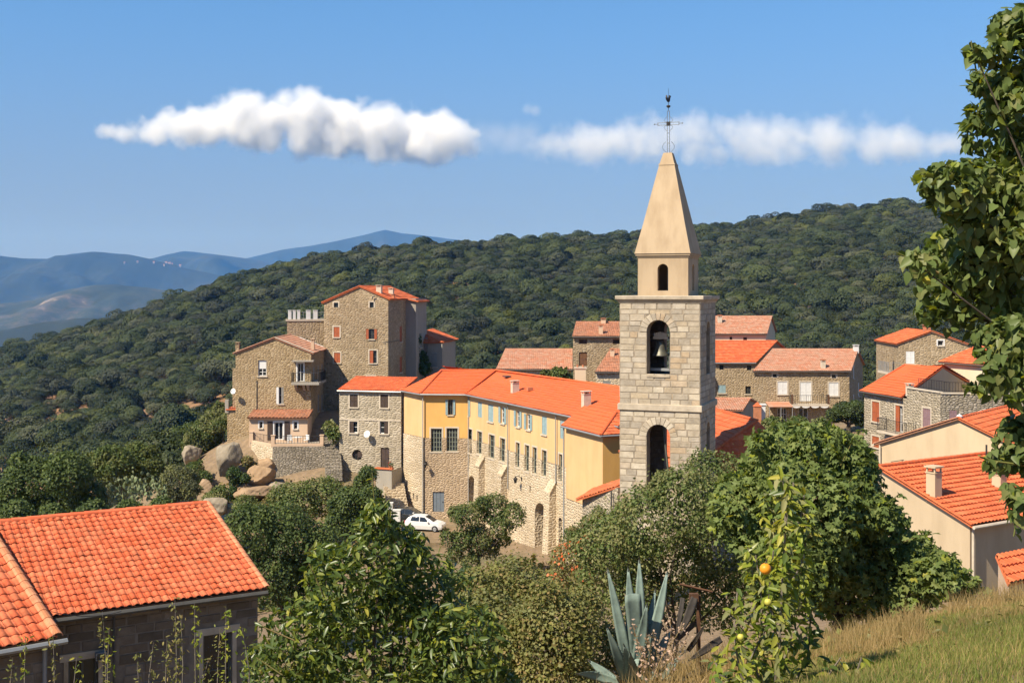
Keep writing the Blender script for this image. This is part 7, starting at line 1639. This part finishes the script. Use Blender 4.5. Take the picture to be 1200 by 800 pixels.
# walls of large blocks
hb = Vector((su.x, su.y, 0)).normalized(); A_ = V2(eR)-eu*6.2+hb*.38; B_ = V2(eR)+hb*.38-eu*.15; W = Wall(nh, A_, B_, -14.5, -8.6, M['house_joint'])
r1 = W.rect(238, 272, 742, 830); r2_ = W.rect(80, 115, 772, 850)
for r, (nx, ny) in ((r1, (1, 2)), (r2_, (2, 2))): W.window(None, 'plain', 'frame_dark', (nx, ny), sill=True, r=r, name='window')
for r in (r1, r2_):
    mb = MB(); W.bar(mb, r[0]-.22, r[1]+.22, r[3]+.003, r[3]+.20, -.02, .035); mb.build('lintel', M['cornice'], nh)
    for u in (r[0]-.12, r[1]+.003): mb = MB(); W.bar(mb, u, u+.117, r[2], r[3], -.02, .03); mb.build('jamb', M['cornice'], nh)
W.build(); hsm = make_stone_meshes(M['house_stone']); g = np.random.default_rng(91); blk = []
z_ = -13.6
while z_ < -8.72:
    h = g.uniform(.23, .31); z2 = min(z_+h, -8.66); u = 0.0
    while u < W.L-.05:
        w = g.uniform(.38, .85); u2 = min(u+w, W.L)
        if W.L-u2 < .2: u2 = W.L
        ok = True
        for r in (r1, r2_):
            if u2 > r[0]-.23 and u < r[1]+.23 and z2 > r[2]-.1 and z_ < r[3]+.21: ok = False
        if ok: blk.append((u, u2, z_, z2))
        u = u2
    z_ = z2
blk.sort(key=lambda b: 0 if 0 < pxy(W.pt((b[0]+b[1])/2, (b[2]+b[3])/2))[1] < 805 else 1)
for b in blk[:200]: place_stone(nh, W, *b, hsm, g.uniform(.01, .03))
C_ = B_+hb*(2*Ls*.97-.76); D_ = A_+hb*(2*Ls*.97-.76); Lg = (C_-B_).length
Wall(nh, B_, C_, -14.5, -8.6, M['rubble_tan'], top=[(Lg, -8.6), (Lg/2, -7.1), (0, -8.6)]).build(); Wall(nh, C_, D_, -14.5, -8.6, M['rubble_tan']).build(); Wall(nh, D_, A_, -14.5, -8.6, M['rubble_tan'], top=[(Lg, -8.6), (Lg/2, -7.1), (0, -8.6)]).build()
u, z = W.hit(133, 735); pipe(nh, W.pt(u, -8.65, .06), W.pt(u, -13, .06), 'gutter_dark', .03)
u, z = W.hit(119, 765); fl_ = thing('flood_light', 'grey flood light on a bracket under the eave of the near house', 'lamp', W.pt(u, z, .02)); c = W.pt(u, z, .22)
mb = MB(); mb.obox(c-W.u*.06, W.u*.14, W.n*.08, UP*.10); mb.build('housing', M['zinc'], fl_); mb = MB(); mb.obox(c-W.u*.06+W.n*.085, W.u*.12, W.n*.006, UP*.085); mb.build('glass', M['glass'], fl_); mb = MB(); mb.tube([W.pt(u, z+.02, 0), W.pt(u, z+.05, .14)], .02, 5); mb.obox(W.pt(u+.12, z+.06, .12), W.u*.05, W.n*.07, UP*.13); mb.build('bracket', M['iron'], fl_)
# lower roof in the corner
na = thing('near_annex', 'annex with larger orange barrel tiles and a pale verge in the bottom left corner', 'house', (-13, 31.5, -13))
e1 = P(67.5, 747, 30); vs = Vector((-.62, .79, 0)).normalized(); k1 = P(0, 640, 34.0); sv = k1-e1; hv = Vector((sv.x, sv.y, 0)).normalized(); eu2 = Vector((hv.y, -hv.x, 0)); su2 = sv.normalized(); nr2 = eu2.cross(su2).normalized(); L2 = sv.length*1.25
nr_rows = 16; rl2 = L2/nr_rows; cw2 = .26; nc2 = 12
tile_field(na, e1-eu2*(cw2*nc2), eu2, su2, nr2, nc2, nr_rows, cw2, rl2, .055, .03, 260, lambda p: p.length)
mb = MB(); o2 = e1-eu2*(cw2*nc2); s2 = su2*L2; mb.face([o2, e1, e1+s2, o2+s2]); q = nr2*-.07; mb.face([o2+q, e1+q, e1+s2+q, o2+s2+q][::-1]); mb.face([e1+q, e1+s2+q, e1+s2, e1]); mb.face([o2+q, e1+q, e1, o2]); mb.build('roof_deck', M['wood'], na)
for i in range(nr_rows):
    mb = MB(); p = e1+su2*(rl2*i)+nr2*.05
    for j in range(6):
        t0, t1 = pi*j/6, pi*(j+1)/6; c = lambda d, r, t: p+su2*d+eu2*cos(t)*r+nr2*(sin(t)*r*.8-.01)
        mb.face([c(0, .14, t0), c(rl2*1.08, .12, t0), c(rl2*1.08, .12, t1), c(0, .14, t1)][::-1]); mb.face([c(0, .14, t0), c(0, .115, t0), c(0, .115, t1), c(0, .14, t1)])
    mb.build('verge_tile', M['tile_piece_pale'], na)
gutter(na, o2+UP*-.1-hv*.06, e1+eu2*.22+UP*-.1-hv*.06, 'zinc', .075); A2, B2 = V2(o2)+hv*.35, V2(e1)+hv*.35-eu2*.12; W2 = Wall(na, A2, B2, -13, e1.z-.08, M['house_joint']); W2.build()
z_ = -11.2
while z_ < e1.z-.12:
    h = g.uniform(.23, .3); z2 = min(z_+h, e1.z-.1); u = W2.L-2.4
    while u < W2.L-.05:
        u2 = min(u+g.uniform(.38, .8), W2.L); place_stone(na, W2, u, u2, z_, z2, hsm, g.uniform(.01, .03)); u = u2
    z_ = z2
Lg = L2*.93; Wall(na, B2, B2+hv*Lg, -13, e1.z, M['rubble_tan'], top=[(Lg, e1.z+Lg*sv.z/sv.xy.length-.1), (0, e1.z-.05)]).build(); Wall(na, A2+hv*Lg, A2, -13, e1.z, M['rubble_tan'], top=[(Lg, e1.z-.05), (0, e1.z+Lg*sv.z/sv.xy.length-.1)]).build(); Wall(na, B2+hv*Lg, A2+hv*Lg, -13, e1.z+Lg*sv.z/sv.xy.length-.1, M['rubble_tan']).build()
pipe(na, B2-eu2*.12-hv*.1+UP*(e1.z-.15), B2-eu2*.12-hv*.1+UP*-12.5, 'zinc', .05)
mb = MB(); c0, c1 = P(60, 716, 28.8), P(142, 716, 31.0); pts = [c0.lerp(c1, k/12)-UP*(.12*4*(k/12)*(1-k/12)) for k in range(13)]; mb.tube(pts, .008, 4); tag(mb.build('cable', M['iron'], origin=c0), 'thin black cable hanging along the eave between the two near red roofs', 'cable')

# ================================================================ boulders
def boulder(label, px, py, Y, w, h, mat, seed, d=1.0, tilt=0.0):
    g = np.random.default_rng(seed); c = P(px, py, Y); rx, rz = w/F*Y/2, h/F*Y/2; bm = bmesh.new(); bmesh.ops.create_icosphere(bm, subdivisions=5, radius=1); cuts = [(unit(g.normal(size=3)), g.uniform(.5, .82)) for _ in range(13)]; ph = g.uniform(0, 6.28, 8)
    for v in bm.verts:
        p = np.array(v.co)
        for n, k in cuts:
            e = p @ n
            if e > k: p = p-n*(e-k)*.88
        f = 1+.05*math.sin(p[0]*4+ph[0])*math.sin(p[1]*4+ph[1])+.035*math.sin(p[2]*8+ph[2]+p[0]*5)+.02*math.sin(p[0]*15+ph[3])*math.sin(p[2]*14+ph[4])+.012*math.sin(p[0]*31+p[1]*17+ph[5])*math.sin(p[2]*37+ph[6])-.05*max(0, 1-abs(math.sin(p[0]*2.3+p[2]*1.6+ph[7]))*14); v.co = Vector(p*f)
    R_ = Matrix.Rotation(tilt, 4, 'Y')
    bm.transform(R_ @ Matrix.Diagonal((rx*1.15, rx*d*1.15, rz*1.15, 1)))
    me = bpy.data.meshes.new('boulder'); bm.to_mesh(me); bm.free(); me.materials.append(M[mat]); me.polygons.foreach_set('use_smooth', [True]*len(me.polygons)); o = link('boulder', me, None, c); tag(o, label, 'boulder', 'boulders below the gabled house')
    o.location.z -= rz*.15
for i, a in enumerate([('huge upright grey boulder under the corner of the gabled house',270,532,112,32,52,'rock',.8,.15),('grey rounded rock at the left end of the boulders',223,530,118,24,30,'rock',.9,.5),
  ('orange stained rock at the foot of the retaining wall',303,556,111,36,28,'rock_orange',.8,-.3),('upper orange rock touching the terrace wall',312,543,112.5,22,16,'rock_orange',.8,.2),('broad orange slab below the other orange rocks',298,576,109,44,18,'rock_orange',.9,-.2),('long pale slab sloping towards the near red roof',268,598,106,56,24,'rock',1.0,-.4),('pale rounded slab left of the long sloping one',247,592,104,34,26,'rock',1.0,-.3),('small orange block beside the ivy',287,571,109.5,16,12,'rock_orange',.9,0),('pale rock under the middle of the retaining wall',325,572,110.5,26,18,'rock',.9,.1),('low pale rock near the feathery bush',238,570,108,22,18,'rock_orange',1.0,0),('pale slab lowest of all beside the big bush',262,616,98,40,22,'rock',1.0,-.5),('small pale stone under the right end of the retaining wall',348,575,109.5,16,12,'rock',.9,0)]):
    boulder(a[0], a[1], a[2], a[3], a[4], a[5], a[6], 200+i, a[7], a[8])

# ================================================================ parked cars
def car(label, loc, rz, paint, s=1.0):
    t = thing('parked_car', label, 'car', loc); o = Vector(loc); Rm = Matrix.Rotation(rz, 3, 'Z'); T = lambda x, y, z: o+Rm@Vector((x*s, y*s, z*s))
    # hatchback: side stations along x (front = +x): height of lower body, belt line, roof, half widths
    prof = [(-1.98,.42,.80,.80,.70,.55),(-1.90,.24,.92,.93,.80,.62),(-1.62,.20,.96,1.30,.83,.56),(-1.30,.20,.95,1.46,.84,.60),(-.55,.20,.93,1.51,.85,.63),(.10,.20,.91,1.46,.85,.62),(.62,.20,.90,1.22,.85,.60),(1.02,.20,.90,.96,.84,.66),(1.62,.20,.82,.84,.82,.64),(1.92,.26,.66,.68,.74,.60),(2.0,.40,.55,.56,.66,.56)]
    mb = MB(); rows = []
    for x, zl, zb, zr, w, wr in prof: rows.append([T(x, -w*.93, zl), T(x, -w, (zl+zb)/2), T(x, -w*.98, zb), T(x, -wr, zr), T(x, wr, zr), T(x, w*.98, zb), T(x, w, (zl+zb)/2), T(x, w*.93, zl)])
    for a, b in zip(rows, rows[1:]):
        for k in range(8): mb.face([a[k], a[(k+1) % 8], b[(k+1) % 8], b[k]])
    mb.face(rows[0][::-1]); mb.face(rows[-1]); mb.build('body', M[paint], t, smooth=False, merge=True)
    for sd in (-1, 1):
        for x0, x1, x2, x3 in ((-1.34,-1.22,-.42,-.42),(-.34,-.34,.16,.60)):
            mb = MB(); e = .012; zz = lambda x: float(np.interp(x, [p[0] for p in prof], [p[3] for p in prof])); zb = lambda x: float(np.interp(x, [p[0] for p in prof], [p[2] for p in prof])); wb = lambda x: float(np.interp(x, [p[0] for p in prof], [p[4]*.98 for p in prof])); wt = lambda x: float(np.interp(x, [p[0] for p in prof], [p[5] for p in prof]))
            def sp(x, f): return T(x, sd*((wb(x)*(1-f)+wt(x)*f)+e), zb(x)*(1-f)+zz(x)*f)
            f_ = [sp(x0, .1), sp(x3, .1), sp(x2, .86), sp(x1, .86)]; mb.face(f_ if sd < 0 else f_[::-1]); mb.build('side_window', M['glass'], t)
        for x in (-1.22, 1.24):
            wh = None; c = T(x, sd*.80, .31); ax = Rm@Vector((0, sd, 0)); q = ax.to_track_quat('Z', 'Y').to_matrix(); mb = MB(); mb.lathe(c, [(.001, -.1), (.29*s, -.1), (.31*s, -.06), (.31*s, .05), (.28*s, .075), (.2*s, .08)], 18, 0, q); wh = mb.build('wheel', M['rubber'], t); mb = MB(); mb.lathe(c, [(.2*s, .078), (.17*s, .06), (.06*s, .085), (.001, .09)], 12, 0, q); mb.build('rim', M['zinc'], wh)
        mb = MB(); c = T(1.82, sd*.60, .66); mb.obox(c, Rm@Vector((.13, 0, 0))*s, Rm@Vector((0, .12, 0))*s, Vector((0, 0, .07))*s); mb.build('headlight', M['lamp_clear'], t)
        mb = MB(); c = T(-1.93, sd*.66, .86); mb.obox(c, Rm@Vector((.06, 0, 0))*s, Rm@Vector((0, .09, 0))*s, Vector((0, 0, .14))*s); mb.build('tail_light', M['lamp_red'], t)
        mb = MB(); c = T(.55, sd*.93, .98); mb.obox(c, Rm@Vector((.07, 0, 0))*s, Rm@Vector((0, .08, 0))*s, Vector((0, 0, .06))*s); mb.build('mirror', M[paint], t)
    for name, pts in (('windscreen', [(1.0,-.60,.99),(1.0,.60,.99),(.17,.57,1.45),(.17,-.57,1.45)]), ('rear_window', [(-1.885,.56,.98),(-1.885,-.56,.98),(-1.40,-.54,1.43),(-1.40,.54,1.43)])):
        mb = MB(); d = .02 if name == 'windscreen' else -.02; mb.face([T(x+d, y, z+.012) for x, y, z in pts]); mb.build(name, M['glass'], t)
    mb = MB(); c = T(0, 0, .17); mb.obox(c, Rm@Vector((1.85, 0, 0))*s, Rm@Vector((0, .7, 0))*s, Vector((0, 0, .06))*s); mb.build('underbody', M['rubber'], t)
cp = P(498.5, 620.5, 103.5); cgz = gz(cp.x, cp.y)
car('white hatchback parked at the foot of the yellow building', (cp.x, cp.y, cp.z), R(-14), 'car_white', .86); cp2 = P(481, 611.5, 106.5); car('dark car parked behind the white hatchback', (cp2.x, cp2.y, cp2.z), R(-14), 'car_dark', .86)
mb = MB(); c = P(497, 624, 104)
# packed earth yard under the cars, laid on the slope
mb.face([(cp.x-6, cp.y-4, cp.z-.02), (cp.x+7, cp.y-6, cp.z-.02), (cp.x+5.2, cp.y+3.2, cp.z-.01), (cp.x-5.5, cp.y+7.5, cp.z-.01)]); mb.face([(cp.x-6, cp.y-4, cp.z-.02), (cp.x-6, cp.y-4, cp.z-3), (cp.x+7, cp.y-6, cp.z-3), (cp.x+7, cp.y-6, cp.z-.02)][::1])
tag(mb.build('yard', M['ground']), kind='structure')
# white notice board standing in the big arch
u_, z_ = W3l.hit(636, 622); p = W3l.pt(u_, z_, -.5); nb = thing('notice_board', 'white panel standing in the large arch of the yellow building', 'panel', (p.x, p.y, ZG)); mb = MB(); W3l.bar(mb, u_-.25, u_+.3, z_-.6, z_+.75, -.55, -.5); mb.build('board', M['white'], nb); mb = MB(); W3l.bar(mb, u_-.2, u_-.14, ZG, z_-.61, -.55, -.51); mb.build('leg', M['white'], nb); mb = MB(); W3l.bar(mb, u_+.2, u_+.26, ZG, z_-.61, -.55, -.51); mb.build('leg', M['white'], nb)

# ---------------------------------------------------------------- clouds (real volumes, far outside the haze)
def cloud(lobes, dens, soft, amp, label, seed, Y=9000, nscale=1/230):
    name = 'cloud'; r_ = random.Random(seed); sets = {}
    for (px, py, r) in lobes: sets.setdefault(int(round(r/25.0))*25, []).append(P(px, py, Y)+Vector((0, r_.uniform(-1, 1)*max(40, 260-r), 0)))
    allp = [(p, r) for r, ps in sets.items() for p in ps]; pad = amp*.4
    mn = Vector([min(p[i]-r for p, r in allp)-pad for i in range(3)]); mx = Vector([max(p[i]+r for p, r in allp)+pad for i in range(3)])
    mn.z = max(mn.z, 700)
    o = link(name, bpy.data.meshes.new(name)); tag(o, label, 'cloud', kind='stuff')
    g = bpy.data.node_groups.new(name, 'GeometryNodeTree')
    g.interface.new_socket('Geometry', in_out='INPUT', socket_type='NodeSocketGeometry'); g.interface.new_socket('Geometry', in_out='OUTPUT', socket_type='NodeSocketGeometry')
    N, L = g.nodes, g.links
    def mth(op, a, b=None):
        n = N.new('ShaderNodeMath'); n.operation = op
        for i, v in enumerate((a, b)):
            if v is None: continue
            if isinstance(v, (int, float)): n.inputs[i].default_value = v
            else: L.new(v, n.inputs[i])
        return n.outputs[0]
    pos = N.new('GeometryNodeInputPosition').outputs[0]; d = None
    for r, ps in sets.items():
        m = bpy.data.meshes.new('cloud_core'); m.from_pydata(ps, [], []); po = bpy.data.objects.new('cloud_core', m)
        oi = N.new('GeometryNodeObjectInfo'); oi.inputs[0].default_value = po
        pr = N.new('GeometryNodeProximity'); pr.target_element = 'POINTS'; L.new(oi.outputs['Geometry'], pr.inputs[0])
        s = mth('SUBTRACT', float(r), pr.outputs['Distance']); d = s if d is None else mth('MAXIMUM', d, s)
    n1 = N.new('ShaderNodeTexNoise'); n1.inputs['Scale'].default_value = nscale; n1.inputs['Detail'].default_value = 7; n1.inputs['Roughness'].default_value = .6; L.new(pos, n1.inputs['Vector'])
    d = mth('ADD', d, mth('MULTIPLY', mth('SUBTRACT', n1.outputs[0], .5), amp)); d = mth('DIVIDE', d, soft)
    c = N.new('ShaderNodeClamp'); L.new(d, c.inputs[0])
    vc = N.new('GeometryNodeVolumeCube'); L.new(c.outputs[0], vc.inputs['Density']); vc.inputs['Min'].default_value = mn; vc.inputs['Max'].default_value = mx
    for i, a in enumerate('XYZ'): vc.inputs['Resolution '+a].default_value = max(8, int((mx-mn)[i]/10))
    mat = bpy.data.materials.new('cloud'); mat.use_nodes = True; t = mat.node_tree; t.nodes.remove(t.nodes['Principled BSDF'])
    v = t.nodes.new('ShaderNodeVolumePrincipled'); v.inputs['Color'].default_value = (1, 1, 1, 1); v.inputs['Density'].default_value = dens; v.inputs['Anisotropy'].default_value = .1
    t.links.new(v.outputs[0], t.nodes['Material Output'].inputs['Volume'])
    sm = N.new('GeometryNodeSetMaterial'); L.new(vc.outputs[0], sm.inputs[0]); sm.inputs[2].default_value = mat
    go = N.new('NodeGroupOutput'); L.new(sm.outputs[0], go.inputs[0]); o.modifiers.new('volume', 'NODES').node_group = g
    return o
def fill(top, bot, n, r, seed):
    q = random.Random(seed); out = []
    xs, ys_ = zip(*top); bx_, by_ = zip(*bot)
    for i in range(n):
        x = q.uniform(xs[0], xs[-1]); t = float(np.interp(x, xs, ys_)); b = float(np.interp(x, bx_, by_)); h = b-t
        rr = min(q.uniform(*r), h*.55); y = t+rr+(h-2*rr)*q.random()**.9
        out.append((x, y, rr*6.43))
    return out
cloud(fill([(205,132),(225,127),(245,140),(258,113),(280,110),(310,109),(330,105),(350,103),(372,99),(392,103),(412,117),(440,119),(462,125),(492,127),(515,126),(533,133),(546,150)],
           [(205,160),(240,168),(300,176),(350,186),(400,190),(440,193),(480,197),(520,197),(546,186)], 520, (7, 24), 4)
      +fill([(125,153),(140,147),(160,147),(175,136),(200,125),(225,127),(260,140),(300,146)], [(125,159),(150,164),(200,168),(240,172),(300,178)], 200, (6, 15), 6)+[(x, 155-.12*(x-150), 75) for x in range(132, 215, 9)],
      .022, 150, 330, 'big bright white cumulus cloud with a thin tail on its left', 1)
cloud(fill([(640,158),(660,150),(700,143),(740,138),(780,136),(830,131),(870,130),(900,136),(930,138),(960,132),(1000,126),(1040,138),(1075,152),(1112,164)],
           [(640,186),(720,192),(800,196),(900,198),(1000,196),(1060,190),(1112,182)], 520, (7, 22), 8),
      .006, 160, 460, 'long thin grey and white cloud behind the church spire', 2)
cloud(fill([(548,140),(580,136),(620,136),(650,150)], [(548,186),(600,190),(650,190)], 60, (8, 20), 9), .0014, 140, 220, 'faint veil of cloud between the two larger clouds', 3)
cloud([(618,127,45),(627,127,45)], .006, 60, 90, 'small faint puff of cloud above the gap between the two larger clouds', 5)

# ---------------------------------------------------------------- the air
hb = MB(); hb.box((-16000, -140, -432), (16000, 13900, 640))
hm_ = bpy.data.materials.new('haze'); hm_.use_nodes = True; ht = hm_.node_tree; ht.nodes.remove(ht.nodes['Principled BSDF'])
hv = ht.nodes.new('ShaderNodeVolumePrincipled'); hv.inputs['Color'].default_value = (.10, .34, .9, 1); hv.inputs['Density'].default_value = 6.5e-5; hv.inputs['Absorption Color'].default_value = (1, 1, 1, 1); hv.inputs['Anisotropy'].default_value = 0
ht.links.new(hv.outputs[0], ht.nodes['Material Output'].inputs['Volume'])
ho = hb.build('haze', hm_); tag(ho, kind='stuff')
